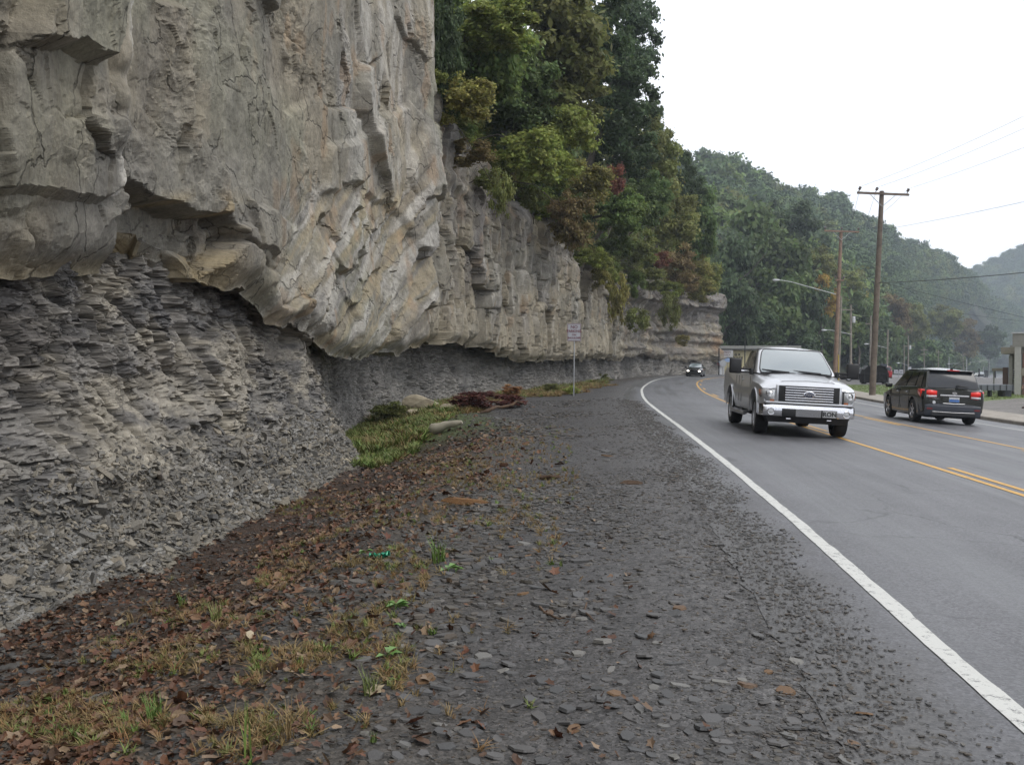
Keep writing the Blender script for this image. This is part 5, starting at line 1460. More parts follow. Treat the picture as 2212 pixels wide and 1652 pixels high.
def wagon(name, label, cat, paint, kind='suv', rear=True, lit=False, detail=True, Lh=2.32, wid=.94, hgt=1.70, clad=None, gm=None):
    t = empty(name, (0, 0, 0), 0, label, cat)
    H = hgt / 1.70; W = wid
    belt = 1.12 * (H if H < 1 else 1); 
    def pr(zb, w, zs, zt, wt):
        return [(0, zb), (w * .82, zb), (w * .95, zb + .05), (w * .985, .55), (w, .72 * belt), (w * .985, zs), (wt, zt), (wt * .6, zt + .012), (0, zt + .02)]
    zc = .22 if kind == 'suv' else .17
    F = Lh
    if kind == 'suv':
        st = [(-F, pr(.42, W * .93, .98, 1.04, W * .88)), (-F + .06, pr(.34, W * .98, 1.0, 1.08, W * .92)), (-F + .4, pr(zc, W, 1.02, 1.12, W * .93)), (.2, pr(zc, W, .99, 1.08, W * .92)),
              (1.0, pr(zc, W, .97, 1.05, W * .9)), (1.5, pr(zc, W * .99, .90, .98, W * .82)), (F - .25, pr(zc, W * .95, .80, .86, W * .74)), (F - .06, pr(.26, W * .86, .66, .72, W * .7)), (F, pr(.32, W * .8, .58, .62, W * .66))]
        bl = [(-W * .92, 1.15, 1.04), (W * .92, 1.15, 1.04), (W * .9, -F + .10, 1.06), (-W * .9, -F + .10, 1.06)]
        rf = [(-W * .74, .18, hgt - .05), (W * .74, .18, hgt - .05), (W * .75, -F + .36, hgt - .06), (-W * .75, -F + .36, hgt - .06)]
        ay, rr_ = 1.35, .355
    else:
        st = [(-F, pr(.38, W * .86, .80, .86, W * .76)), (-F + .08, pr(.28, W * .95, .86, .94, W * .84)), (-F + .7, pr(zc, W, .88, .97, W * .86)), (.1, pr(zc, W, .86, .95, W * .9)),
              (.95, pr(zc, W, .84, .92, W * .86)), (F - .5, pr(zc, W * .97, .76, .83, W * .78)), (F - .08, pr(.22, W * .88, .62, .68, W * .7)), (F, pr(.28, W * .8, .54, .58, W * .6))]
        bl = [(-W * .88, 1.05, .92), (W * .88, 1.05, .92), (W * .86, -F + .75, .96), (-W * .86, -F + .75, .96)]
        rf = [(-W * .64, .15, hgt - .04), (W * .64, .15, hgt - .04), (W * .62, -F + 1.35, hgt - .06), (-W * .62, -F + 1.35, hgt - .06)]
        ay, rr_ = 1.32, .315
    cuts = [cut_cyl(y, rr_ + .02, rr_ + .06, a, b_) for y in (ay, -ay) for a, b_ in ((.60, 1.2), (-1.2, -.60))]
    loft('body', st, paint, t, cuts=cuts, smooth=34)
    gm = gm or M_glass
    front = (bl[1], bl[0], rf[0], rf[1]); back = (bl[3], bl[2], rf[2], rf[3]); right = (bl[2], bl[1], rf[1], rf[2]); left = (bl[0], bl[3], rf[3], rf[0])
    c = MB(); c.add([Vector(p) for p in bl + rf], [(0, 1, 5, 4), (1, 2, 6, 5), (2, 3, 7, 6), (3, 0, 4, 7), (4, 5, 6, 7), (3, 2, 1, 0)])
    c.build('cabin', paint, t, smooth=40, bevel=.06)
    patch('roof', (rf[3], rf[2], rf[1], rf[0]), -.01, 1.01, .01, .99, paint, t, .01, .085, 8)
    patch('windscreen', front, .05, .95, .06, .92, M_wind, t, .014, .05, 8, corner=.03)
    patch('rear_window', back, .04, .96, .08 if kind == 'suv' else .1, .93 if kind == 'suv' else .86, M_rearglass, t, .014, .05, 8, corner=.04)
    for q, sgn in ((left, 1), (right, -1)):
        fl = (lambda a: a) if sgn == 1 else (lambda a: 1 - a)
        for u0, u1 in ((.16, .43), (.46, .72), (.75, .91)) if kind == 'suv' else ((.14, .48), (.52, .86)):
            a, b_ = sorted((fl(u0), fl(u1))); patch('side_window', q, a, b_, .10, .85, M_glass, t, .012, .02, 6)
    for s in (-1, 1):
        for y in (ay, -ay): wheel(t, s * (W - .13), y, rr_, .23, s, (M_chrome if kind == 'suv' else M_chrome_dull,), spokes=6 if kind == 'suv' else 5)
        m = MB().box((s * (W + .10), .92, 1.10 * belt / 1.12), (.22, .12, .15)); mi = m.build('door_mirror', paint if detail else M_trim, t, smooth=50, bevel=.035)
    MB().box((0, 0, zc + .03), (1.4, 2 * F - .5, .12)).build('underbody', M_under, t)
    if detail:
        for s in (-1, 1):
            m = MB().tube([(s * W * .925, .95, 1.075), (s * W * .93, -.4, 1.10), (s * W * .92, -1.55, 1.125)], .011, 6); m.build('window_trim', M_chrome, t)
            for y in (.28, -.72): MB().box((s * (W + .004), y, .93), (.03, .17, .032)).build('door_handle', M_chrome, t, bevel=.008)
            for y in (1.02, .02, -.98): MB().box((s * W * .996, y, .70), (.008, .010, .62)).build('door_gap', M_under, t)
            # wrap-round tail lamps
            A = [(.50, -F - .015), (.70, -F + .0), (.86, -F + .045), (.925, -F + .16), (.935, -F + .40)]
            zt = [1.02, 1.045, 1.055, 1.06, 1.05]; zb = [.82, .80, .80, .81, .92]
            def band(nm, i0, i1, z0f, z1f, mat, par, off):
                V = []
                for i in range(i0, i1 + 1):
                    x, y = A[i]; a = zb[i] + (zt[i] - zb[i]) * z0f; b2 = zb[i] + (zt[i] - zb[i]) * z1f
                    V += [(s * (x * W / .94 + off * .5), y - off, a), (s * (x * W / .94 + off * .5), y - off, b2)]
                nn = len(V) // 2; m = MB(); m.add(V, [(2 * i, 2 * i + 2, 2 * i + 3, 2 * i + 1) for i in range(nn - 1)])
                o = m.build(nm, mat, par, smooth=70); sm = o.modifiers.new('t', 'SOLIDIFY'); sm.thickness = .025; sm.offset = 0
                return o
            tl = band('tail_light', 0, 4, .0, 1, M_tail, t, .0)
            band('lamp', 0, 3, .42, .90, M_tail_lit, tl, .014)
            band('reversing_lamp', 0, 2, .05, .28, M_plate, tl, .014)
            MB().box((s * .66, -F - .045, .47), (.24, .02, .05)).build('reflector', M_reflector, t)
        cl = clad or M_cladding
        m = MB(); xs = [-W * .99, -.88 * W, -.5, 0, .5, .88 * W, W * .99]; ys = [-F + .35, -F - .0, -F - .055, -F - .065, -F - .055, -F, -F + .35]
        pf = [(.02, .24), (-.0, .30), (-.02, .44), (-.02, .56), (.04, .63)]; n = len(pf)
        m.add([(x, y + dy, z) for x, y in zip(xs, ys) for dy, z in pf], [(i * n + k, i * n + k + 1, (i + 1) * n + k + 1, (i + 1) * n + k) for i in range(6) for k in range(n - 1)])
        bu = m.build('rear_bumper', cl, t, smooth=40); sm = bu.modifiers.new('t', 'SOLIDIFY'); sm.thickness = .03
        MB().box((0, -F - .055, .315), (1.3, .04, .10)).build('lower_valance', M_trim, t, bevel=.01)
        MB().tube([(-.62, -F - .082, .385), (0, -F - .09, .375), (.62, -F - .082, .385)], .007, 6).build('valance_strip', M_chrome_dull, t)
        MB().box((.02, -F - .025, .885), (.86, .045, .05)).build('chrome_strip', M_chrome, t, bevel=.012)
        MB().box((.02, -F - .008, .74), (.72, .02, .20)).build('plate_recess', paint, t, bevel=.03)
        MB().tube([(-.30, -F - .02, .645), (.02, -F - .024, .638), (.34, -F - .02, .645)], .010, 6).build('recess_edge', M_chrome_dull, t)
        pl = MB().box((.02, -F - .022, .765), (.305, .012, .150)).build('number_plate', M_plate, t, bevel=.004)
        MB().box((.02, -F - .030, .735), (.295, .004, .075)).build('plate_band', M_print_blue, pl)
        text_obj('plate_text', '412 LKP', .075, M_print_blue, pl, (.02, -F - .031, .765), (R(90), 0, 0), sx=.8)
        m = MB(); m.ring((.03, -F - .006, .965), 1, [(0.001, -.012), (.045, -.012), (.05, -.006), (.052, .0)], 22); eo = m.build('emblem', M_chrome, t, smooth=50)
        eo.data.transform(Matrix.Translation((.03, 0, .965)) @ Matrix.Diagonal((1.5, 1, .72, 1)) @ Matrix.Translation((-.03, 0, -.965)))
        text_obj('lettering', 'KIA', .045, M_print_black, eo, (.03, -F - .020, .965), (R(90), 0, 0))
        text_obj('badge', 'SORENTO', .045, M_chrome, t, (-.52, -F - .018, .785), (R(90), 0, 0))
        m = MB(); m.ring((-.57, -F - .01, .665), 1, [(0.001, -.01), (.045, -.009), (.05, .0)], 18); m.build('round_sticker', M_plate, t)
        m = MB().tube([(.12, -F + .09, 1.19), (.45, -F + .10, 1.17)], .014, 6); m.box((.14, -F + .07, 1.185), (.08, .05, .05)); m.build('rear_wiper', M_trim, t)
        m = MB().box((0, -F + .36, hgt - .048), (1.30, .30, .024), (R(3), 0, 0)); sp = m.build('roof_spoiler', paint, t, smooth=40, bevel=.012)
        MB().box((.02, -F + .207, hgt - .045), (.36, .012, .028)).build('brake_lamp', M_tail, sp)
        m = MB().tube([(.10, -F + .62, hgt - .0), (.14, -F + .42, hgt + .12), (.30, -F + .06, hgt + .27)], .006, 5); m.box((.10, -F + .62, hgt + .0), (.06, .09, .04)); m.build('antenna', M_trim, t)
    else:
        for s in (-1, 1):
            if lit:
                m = MB(); m.ring((s * W * .66, F - .045, .60), 1, [(0.001, .06), (.09, .055), (.11, .0)], 16); o = m.build('headlight', M_lamp_lit, t, smooth=60)
                o.data.transform(Matrix.Translation((s * W * .66, 0, .6)) @ Matrix.Diagonal((1.3, 1, .8, 1)) @ Matrix.Translation((-s * W * .66, 0, -.6)))
            MB().box((s * W * .74, -F + .02, .74), (.3, .10, .15)).build('tail_light', M_tail, t, bevel=.02)
        MB().box((0, F - .01, .44), (.9, .06, .18)).build('grille', M_trim, t, bevel=.02)
        MB().box((0, F + .0, .26), (1.3, .08, .12)).build('front_bumper', M_trim, t, bevel=.02)
        MB().box((0, -F - .01, .42), (1.5, .10, .2)).build('rear_bumper', paint, t, bevel=.03)
    return t
s_ = wagon('dark_suv', 'very dark green sport utility car seen from behind in the kerbside lane', 'car', M_green_black)
place_vehicle(s_, 13.62, 33.35, R(5.0))
c_ = wagon('oncoming_car', 'small black car with lit headlights coming round the bend under the cliff', 'car', M_black_paint, 'sedan', lit=True, detail=False, Lh=2.2, wid=.88, hgt=1.45)
place_vehicle(c_, 19.55, 108.5, R(180 + 16))
c_ = wagon('red_car', 'red car with a lit headlight half hidden by the pickup truck', 'car', M_red_paint, 'sedan', lit=True, detail=False, Lh=2.2, wid=.88, hgt=1.42)
place_vehicle(c_, 30.6, 128.6, R(180 + 50))
c_ = wagon('blue_suv', 'blue tall car mostly hidden behind the bed of the pickup truck', 'car', M_blue_paint, 'suv', lit=True, detail=False, Lh=2.3, wid=.95, hgt=1.85)
place_vehicle(c_, 30.6, 121.5, R(180 + 40))
# ================================================================== poles, lamps, wires
M_wood = simple('weathered_pole', (0.155, 0.125, 0.10), 0.9, var=0.35, scale=3, bump=0.5, bscale=25)
M_wood_grey = simple('grey_pole', (0.24, 0.215, 0.18), 0.9, var=0.25, scale=3, bump=0.4, bscale=25)
M_wood_rust = simple('rust_coloured_wood', (0.25, 0.17, 0.13), 0.85, var=0.3, scale=3, bump=0.4, bscale=25)
M_galv = simple('galvanised', (0.42, 0.43, 0.44), 0.45, 0.6, var=0.1)
M_insul = simple('insulator', (0.10, 0.07, 0.06), 0.3, coat=.5)
M_yellow_guard = simple('yellow_guard', (0.5, 0.36, 0.05), 0.5)
M_white_can = simple('pale_can', (0.45, 0.46, 0.47), 0.4)
M_lamp_head = simple('lamp_head', (0.55, 0.57, 0.58), 0.35)
M_wire = simple('wire', (0.05, 0.05, 0.05), 0.6)
WIRE_AT = {}
def pole(key, u_base, Y, u_top, v_top, label, mat=M_wood, r=0.17, arms=(), can=None, guard=False, v_base=None):
    top = P(u_top, v_top, Y); xb = P(u_base, 800, Y).x; zb = gz(xb, Y)
    e = empty('utility_pole', (xb, Y, zb), 0, label, 'utility pole')
    lean = Vector((top.x - xb, 0, top.z - zb))
    h = lean.length
    MB().tube([(0, 0, -.4), tuple(lean * .5), tuple(lean)], [r, r * .85, r * .68], 10).build('pole', mat, e, smooth=60)
    ax = Vector((lean.z, 0, -lean.x)).normalized()
    for (dz, wl, wr, ins, brace) in arms:
        c = lean.normalized() * (h - dz)
        m = MB(); rot = (0, math.atan2(lean.x, lean.z), 0)
        m.box(c + ax * ((wr - wl) / 2) + Vector((0, -r * .8, 0)), (wl + wr, .11, .13), rot)
        cr_ = m.build('crossarm', mat, e, bevel=.01)
        if brace:
            m = MB()
            for s in (-1, 1): m.tube([tuple(c + ax * s * min(wl, wr) * .5 + Vector((0, -r * .9, -.06))), tuple(c - lean.normalized() * .75 + Vector((0, -r * .9, 0)))], .022, 5)
            m.build('brace', M_galv, e)
        for k, (t_, tilt) in enumerate(ins):
            b = c + ax * t_ + Vector((0, -r * .8, .06))
            tp = b + Vector((tilt, 0, .30))
            m = MB().tube([tuple(b), tuple(b.lerp(tp, .5))], .025, 6); m.tube([tuple(b.lerp(tp, .4)), tuple(b.lerp(tp, .55)), tuple(b.lerp(tp, .7)), tuple(b.lerp(tp, .85)), tuple(tp)], [.05, .10, .06, .10, .04], 8)
            m.build('insulator', M_insul, e, smooth=60)
            WIRE_AT[(key, k)] = Vector((xb, Y, zb)) + tp
    if can:
        c = lean * can; m = MB(); m.ring((c.x + .32, -.0, c.z), 2, [(0.001, .38), (.16, .37), (.2, .3), (.2, -.36), (0.001, -.38)], 14); m.box((c.x + .12, 0, c.z + .1), (.2, .08, .06)); m.build('transformer', M_white_can, e, smooth=50)
    if guard:
        MB().tube([(r + .12, -.1, 0), (r + .09, -.1, 2.6)], .045, 8).build('guard', M_yellow_guard, e)
    WIRE_AT[(key, 'top')] = Vector((xb, Y, zb)) + lean; WIRE_AT[(key, 'base')] = Vector((xb, Y, zb))
    return e
pole('A', 1884, 60, 1905, 413, 'tall brown utility pole with one wide crossarm beside the lane of the dark car', r=.19,
     arms=[(.18, 1.5, 1.55, ((-1.42, .12), (-.42, .12), (1.42, .10)), True)])
pole('B', 1803, 88, 1817, 498, 'second tall utility pole with a rust coloured crossarm behind the truck mirror', M_wood_rust, r=.2, guard=True,
     arms=[(.1, 1.5, 1.5, ((-1.42, 0), (0, 0), (1.42, 0)), True), (4.3, .35, .35, ((-.3, -.1), (.3, .1)), False)])
pole('C', 1810, 93, 1817, 640, 'shorter grey pole standing right beside the one with the rust coloured crossarm', M_wood_grey, r=.15)
pole('D', 1838, 118, 1838, 658, 'grey pole with a pale transformer can near its top', M_wood_grey, r=.15, can=.80, arms=[(.6, 1.1, .3, (), False)])
pole('E', 1880, 125, 1881, 682, 'thin grey pole half hidden behind the tall brown pole', M_wood_grey, r=.14, arms=[(1.0, .7, .7, (), False)])
pole('F', 1916, 145, 1918, 712, 'thin grey pole with a street lamp right of the tall brown pole', M_wood_grey, r=.14)
pole('G', 1962, 190, 1962, 724, 'thin far pole with an arm above the nose of the dark car', M_wood_grey, r=.14, can=.7, arms=[(2.0, .9, .9, (), False)])
pole('H', 1997, 230, 1996, 748, 'far pole with double crossarms above the roof of the dark car', M_wood_grey, r=.13, arms=[(.8, .9, .9, (), False), (1.8, .9, .9, (), False)])
pole('I', 2027, 270, 2027, 756, 'small far pole behind the roof of the dark car', M_wood_grey, r=.13, arms=[(.6, .8, .8, (), False)])
pole('J', 2050, 260, 2050, 770, 'short far pole over the middle of the roof of the dark car', M_galv, r=.12)
pole('K', 2082, 300, 2080, 762, 'far pole with a crossarm at the rear of the roof of the dark car', M_wood_grey, r=.13, arms=[(.5, .9, .9, (), False)])
pole('L', 2088, 240, 2088, 775, 'pale short pole just behind the roof antenna of the dark car', M_galv, r=.13)
pole('M', 2124, 330, 2124, 792, 'pale thin far pole beside the distant road', M_galv, r=.13)
pole('N', 2137, 330, 2137, 776, 'slim far lamp column beside the distant road', M_galv, r=.11)
pole('O', 1953, 205, 1953, 745, 'thin far pole between two lamps over the dark car mirror', M_wood_grey, r=.12)
for k, (u, v, Y) in enumerate(((2127, 800, 300), (2130, 804, 285), (2133, 800, 310), (2115, 812, 250), (2150, 812, 240))):
    b = G(u, 834, -3.0) if False else None
    x = P(u, v, Y).x; z0 = gz(x, Y); top = P(u, v, Y).z
    e = empty('fence_post', (x, Y, z0), 0, 'dark post standing in the verge of the distant road', 'post', 'dark posts beside the distant road')
    MB().tube([(0, 0, -.3), (0, 0, max(2.0, top - z0))], .16, 6).build('post', M_trim, e)

def street_lamp(u0, v0, u1, v1, Y, label, dz=0.0):
    a = P(u0, v0, Y); h = P(u1, v1, Y - 0.3)
    e = empty('street_lamp', a, 0, label, 'street lamp')
    q = h - a
    MB().tube([(0, 0, 0), tuple(q * .45 + Vector((0, 0, .05))), tuple(q * .8 + Vector((0, 0, .09))), tuple(q + Vector((0, 0, .0)))], [.035, .035, .03, .03], 8).build('arm', M_galv, e, smooth=60)
    m = MB(); d = Vector((math.copysign(1, q.x), 0, 0))
    cx = q + d * .25
    rot = (0, 0, 0)
    V = []
    prof = [(0, .05, .05), (.12, .10, .07), (.3, .15, .09), (.5, .13, .08), (.62, .04, .03)]
    for t_, w, hh in prof:
        for k in range(8):
            a_ = math.pi * k / 4
            V.append(q + d * t_ + Vector((0, math.cos(a_) * w, math.sin(a_) * hh * (1.1 if math.sin(a_) < 0 else 1))))
    F = [(i * 8 + k, i * 8 + (k + 1) % 8, (i + 1) * 8 + (k + 1) % 8, (i + 1) * 8 + k) for i in range(4) for k in range(8)] + [tuple(range(8)), tuple(32 + k for k in range(8))]
    m.add(V, F); m.build('lamp_head', M_lamp_head, e, smooth=60)
    m = MB(); m.ring(q + d * .38 + Vector((0, 0, -.06)), 2, [(.10, 0), (.09, -.06), (.05, -.10), (0.001, -.11)], 12); m.build('lamp_glass', M_lens, e, smooth=60)
street_lamp(1806, 636, 1684, 605, 87.6, 'street lamp on a long arm reaching left from the second tall pole')
street_lamp(1838, 722, 1786, 713, 117.6, 'small far street lamp just above the cab of the pickup truck')
street_lamp(1916, 752, 1876, 743, 144.6, 'small far street lamp left of the tall brown pole foot')
street_lamp(1962, 790, 1944, 784, 189.6, 'tiny far street lamp above the nose of the dark car')
street_lamp(2075, 785, 2052, 786, 259.6, 'tiny far street lamp above the middle of the dark car')
street_lamp(2137, 776, 2118, 782, 329.6, 'tiny far street lamp on the slim column by the distant road')
street_lamp(2137, 776, 2098, 783, 329.2, 'tiny far street lamp over the distant road, leftmost there')

def wire(a, b, sag, label, r=.012, group=None, n=16):
    a = Vector(a); b = Vector(b)
    r *= .8
    pts = [a.lerp(b, i / n) - Vector((0, 0, sag * 4 * (i / n) * (1 - i / n))) for i in range(n + 1)]
    o = MB().tube(pts, r, 5, cap=False).build('power_line', M_wire)
    tag(o, label, 'wire', group)
# pole out of the frame on the near side
Q = pole('Q', 2760, 28, 2790, 20, 'tall utility pole on the near right', r=.19, arms=[(.18, 1.5, 1.55, ((-1.42, .12), (-.42, .12), (1.42, .10)), True)])
for k, lb in ((0, 'uppermost power line running right from the tall brown pole'), (1, 'middle power line running right from the tall brown pole'), (2, 'third power line running right from the tall brown pole')):
    wire(WIRE_AT[('A', k)], WIRE_AT[('Q', k)], .35, lb, .010)
for k, lb in ((0, 'left power line between the two tallest poles'), (1, 'middle power line between the two tallest poles'), (2, 'right power line between the two tallest poles')):
    wire(WIRE_AT[('A', k)], WIRE_AT[('B', k)], .3, lb, .011)
A_ = WIRE_AT[('A', 'base')]; At = WIRE_AT[('A', 'top')]; Bb = WIRE_AT[('B', 'base')]; Bt = WIRE_AT[('B', 'top')]
Qb = WIRE_AT[('Q', 'base')]; Qt = WIRE_AT[('Q', 'top')]
def on(a, b, f): return a + (b - a) * f
wire(P(1902, 497, 60), P(2900, 268, 27), .2, 'power line leaving the tall brown pole a little below its crossarm', .010)
wire(P(1896, 611, 60), P(2900, 500, 27), .25, 'thick black cable running right from half way up the tall brown pole', .022)
wire(P(1896, 607, 60), P(2480, 745, 52), .1, 'cable sloping down right from the tall brown pole towards the building', .012)
wire(P(1896, 611, 60), P(1808, 665, 88), .4, 'thick cable between the two tallest poles', .018)
wire(P(1814, 615, 88), P(2300, 700, 75), .6, 'thin cable running right from the second tall pole', .010)
wire(WIRE_AT[('B', 'top')] - Vector((0, 0, 4.2)), WIRE_AT[('D', 'top')], .4, 'thin cable from the second tall pole to the one with the transformer', .012)
wire(WIRE_AT[('D', 'top')] - Vector((0, 0, .5)), WIRE_AT[('E', 'top')] - Vector((0, 0, .5)), .1, 'short thin cable between the far grey poles', .012)
wire(WIRE_AT[('E', 'top')] - Vector((0, 0, .5)), WIRE_AT[('G', 'top')] - Vector((0, 0, .5)), 1.0, 'far sagging cable behind the tall brown pole', .014)
wire(WIRE_AT[('G', 'top')] - Vector((0, 0, 2)), WIRE_AT[('K', 'top')] - Vector((0, 0, 1)), 1.0, 'far sagging cable above the dark car', .016)

# ================================================================== signs
M_sign_white = simple('sign_white', (0.40, 0.41, 0.44), 0.5, var=0.05)
M_sign_red = simple('sign_dark_red', (0.14, 0.02, 0.03), 0.5)
M_sign_yellow = simple('sign_yellow', (0.55, 0.30, 0.02), 0.5)
def no_parking():
    g = G(1239, 851, -.2); Y = g.y if 35 < g.y < 55 else 45.0
    Y = 45.0; x = P(1239, 851, Y).x; zb = gz(x, Y)
    top = P(1241, 699, Y); bot = P(1240, 737, Y)
    e = empty('no_parking_sign', (x, Y, zb), 0, 'white no parking on shoulder sign on a thin metal post', 'sign')
    MB().tube([(0, .03, -.3), (top.x - x, .03, top.z - zb - .05)], .028, 8).build('post', M_galv, e)
    W = .60; H = top.z - bot.z; cz = (top.z + bot.z) / 2 - zb
    s = MB().box((0.02, 0, cz), (W, .012, H)).build('sign_plate', M_sign_white, e, bevel=.003)
    m = MB(); b = .016; i = .022
    m.box((0.02, -.009, cz + H / 2 - i), (W - 2 * i, .004, b)).box((0.02, -.009, cz - H / 2 + i), (W - 2 * i, .004, b)).box((0.02 - W / 2 + i, -.009, cz), (b, .0035, H - 2 * i)).box((0.02 + W / 2 - i, -.009, cz), (b, .0035, H - 2 * i))
    m.build('border', M_sign_red, s)
    for tx, sz, f, sx in (('NO', .20, .30, 1.0), ('PARKING', .175, .065, .88), ('ON', .11, -.14, 1.1), ('SHOULDER', .115, -.315, .98)):
        text_obj('lettering', tx, sz, M_sign_red, s, (0.02, -.011, cz + f * H), (R(90), 0, 0), sx=sx, bold=.003)
no_parking()
def post_sign(name, u, v, Y, label, make, post=True):
    c = P(u, v, Y); zb = gz(c.x, Y)
    e = empty(name, (c.x, Y, zb), 0, label, 'sign')
    h = c.z - zb
    if post: MB().tube([(0, .06, -.3), (0, .06, h + .2)], .045, 7).build('post', M_galv, e)
    make(e, h)
def diamond(e, h):
    s = MB().box((0, 0, h), (.95, .02, .95), (0, R(45), 0)).build('sign_plate', M_sign_yellow, e, bevel=.02)
    m = MB().prism([(-.32, h - .08), (.1, h - .08), (.1, h - .2), (.4, h), (.1, h + .2), (.1, h + .08), (-.32, h + .08)], 1, -.03, -.018)
    m.build('arrow', M_print_black, s)
post_sign('warning_sign', 1839, 794, 128, 'orange yellow diamond warning sign above the truck mirror', diamond)
def octagon(e, h):
    m = MB().prism([(.42 * math.cos(R(22.5 + 45 * k)), h + .42 * math.sin(R(22.5 + 45 * k))) for k in range(8)], 1, -.01, .01); m.build('sign_back', M_galv, e)
post_sign('stop_sign', 1562, 785, 116, 'grey back of an eight sided stop sign on a post by the shop', octagon)
def shields(e, h):
    for x in (-.38, .38):
        s = MB().box((x, 0, h), (.6, .02, .6)).build('sign_plate', M_sign_white, e, bevel=.02)
        text_obj('number', {-.38: '23', .38: '80'}[x], .36, M_print_black, s, (x, -.014, h - .02), (R(90), 0, 0))
post_sign('route_sign', 1941, 803, 150, 'pair of small white route number signs left of the dark car roof', shields)
def small_white(e, h): MB().box((0, 0, h), (.6, .02, .75)).build('sign_plate', M_sign_white, e, bevel=.01)
post_sign('speed_sign', 1965, 797, 185, 'small pale sign on a post above the roof edge of the dark car', small_white)
def blue_cluster(e, h):
    for k, z in enumerate((.9, .35, -.2, -.75)): MB().box((.04 * k, 0, h + z), (.75 - .12 * k, .02, .38)).build('sign_plate', M_sign_white if k % 2 else M_cladding, e, bevel=.01)
post_sign('sign_cluster', 1909, 806, 118, 'cluster of small blue and white boards on one post right of the black container', blue_cluster)

# ================================================================== container, far vehicles
def dumpster():
    Y = 92.0; c = P(1888, 832, Y); zb = gz(c.x, Y)
    e = empty('black_container', (c.x, Y, zb), R(-8), 'black waste container with an arched lid behind the tall brown pole', 'dumpster')
    m = MB().prism([(-1.12, .12), (1.12, .12), (1.12, .95), (.98, 1.28), (.74, 1.52), (.30, 1.62), (-.05, 1.56), (-.62, 1.60), (-.92, 1.25), (-1.12, .92)], 1, -.75, .75)
    m.build('container', M_under, e, bevel=.03)
    for x in (-.95, -.3, .35, .98): MB().box((x, -.79, .62), (.06, .06, .95)).build('rib', M_trim, e)
    for z in (.3, .95): MB().box((0, -.80, z), (2.2, .05, .07)).build('rail', M_trim, e)
    m = MB()
    for x in (-.9, .9):
        for y in (-.6, .6): m.box((x, y, .04), (.2, .2, .16))
    m.build('foot', M_trim, e)
    MB().prism([(-.95, 1.28), (-.64, 1.63), (-.02, 1.60), (-.02, 1.64), (-.66, 1.67), (-1.0, 1.30)], 1, -.8, .8).build('lid', M_trim, e)
    MB().prism([(.02, 1.6), (.32, 1.66), (.76, 1.56), (1.02, 1.3), (1.06, 1.33), (.80, 1.60), (.33, 1.70), (.02, 1.64)], 1, -.8, .8).build('lid', M_trim, e)
dumpster()
c_ = wagon('parked_car', 'dark sedan with a shiny windscreen parked left of the black container', 'car', M_black_paint, 'sedan', detail=False, Lh=2.3, wid=.9, hgt=1.42)
p_ = P(1862, 826, 104); place_vehicle(c_, p_.x, 104, R(-75))
c_ = wagon('parked_red_car', 'red vehicle half hidden behind the black container', 'car', M_red_paint, 'suv', detail=False, Lh=2.2, wid=.92, hgt=1.7)
p_ = P(1911, 824, 135); place_vehicle(c_, p_.x, 135, R(20))
for u, Y, pa, lb, hd in ((2110, 430, M_white_paint, 'tiny white car far away on the distant road', 210), (2120, 300, M_black_paint, 'tiny dark car on the distant road, lower than the white one', 210)):
    c_ = wagon('distant_car', lb, 'car', pa, 'sedan', detail=False, lit=(Y == 430), Lh=2.3, wid=.9, hgt=1.5)
    p_ = P(u, 826, Y); place_vehicle(c_, p_.x, Y, R(hd))

# ================================================================== buildings
M_cream = simple('cream_wall', (0.52, 0.46, 0.27), 0.8, var=0.08, scale=.6)
M_fascia = simple('grey_fascia', (0.27, 0.27, 0.25), 0.6)
M_darkline = simple('dark_eave', (0.03, 0.03, 0.03), 0.7)
M_red_wall = simple('red_front', (0.28, 0.03, 0.035), 0.6)
M_white_wall = simple('white_front', (0.50, 0.50, 0.50), 0.6)
M_brick = simple('brick', (0.21, 0.125, 0.10), 0.85, var=0.15, scale=3)
M_brick_dark = simple('brick_dark', (0.13, 0.085, 0.07), 0.85, var=0.15)
M_tanpanel = simple('tan_panel', (0.29, 0.265, 0.215), 0.8, var=0.08)
M_column = simple('pale_column', (0.40, 0.39, 0.36), 0.75, var=0.08)
M_siding = simple('grey_siding', (0.25, 0.24, 0.215), 0.7, var=0.06)
def produce_shop():
    Y = 150.0; a = P(1541, 812, Y); b = P(1680, 812, Y); zb = gz(a.x, Y) - .3
    W = b.x - a.x + 3; ht = P(1600, 753, Y).z - zb
    e = empty('produce_shop', (a.x, Y, zb), 0, 'low cream produce shop with black letters on its wall at the bend', 'shop')
    MB().box((W / 2, 5, ht / 2), (W, 10, ht)).build('wall', M_cream, e)
    MB().box((W / 2, 4.9, ht + .2), (W + .6, 10.8, .45)).build('roof', M_fascia, e)
    MB().box((W / 2, -.32, ht - .12), (W + .4, .6, .16)).build('eave', M_darkline, e)
    def loc(u, v): p = P(u, v, Y); return p.x - a.x, p.z - zb
    for tx, u, v, sz in (('L G X', 1590, 766, .50), ('P R O D U C E', 1585, 773, .42)):
        x, z = loc(u, v); text_obj('lettering', tx, sz, M_print_black, e, (x, -.06, z), (R(90), 0, 0), extrude=.04, bold=.02)
    x, z = loc(1568.5, 763)
    s = MB().box((x, -.5, z), (1.8, .12, 1.15)).build('sign_board', M_white_wall, e)
    text_obj('lettering', 'FRESH', .42, M_sign_red, s, (x, -.58, z + .15), (R(90), 0, 0)); text_obj('lettering', 'DAILY', .36, M_sign_red, s, (x, -.58, z - .25), (R(90), 0, 0))
    x, z = loc(1640, 795); MB().box((x, -.04, z), (2.4, .1, 1.4)).build('window', M_glass, e)
produce_shop()
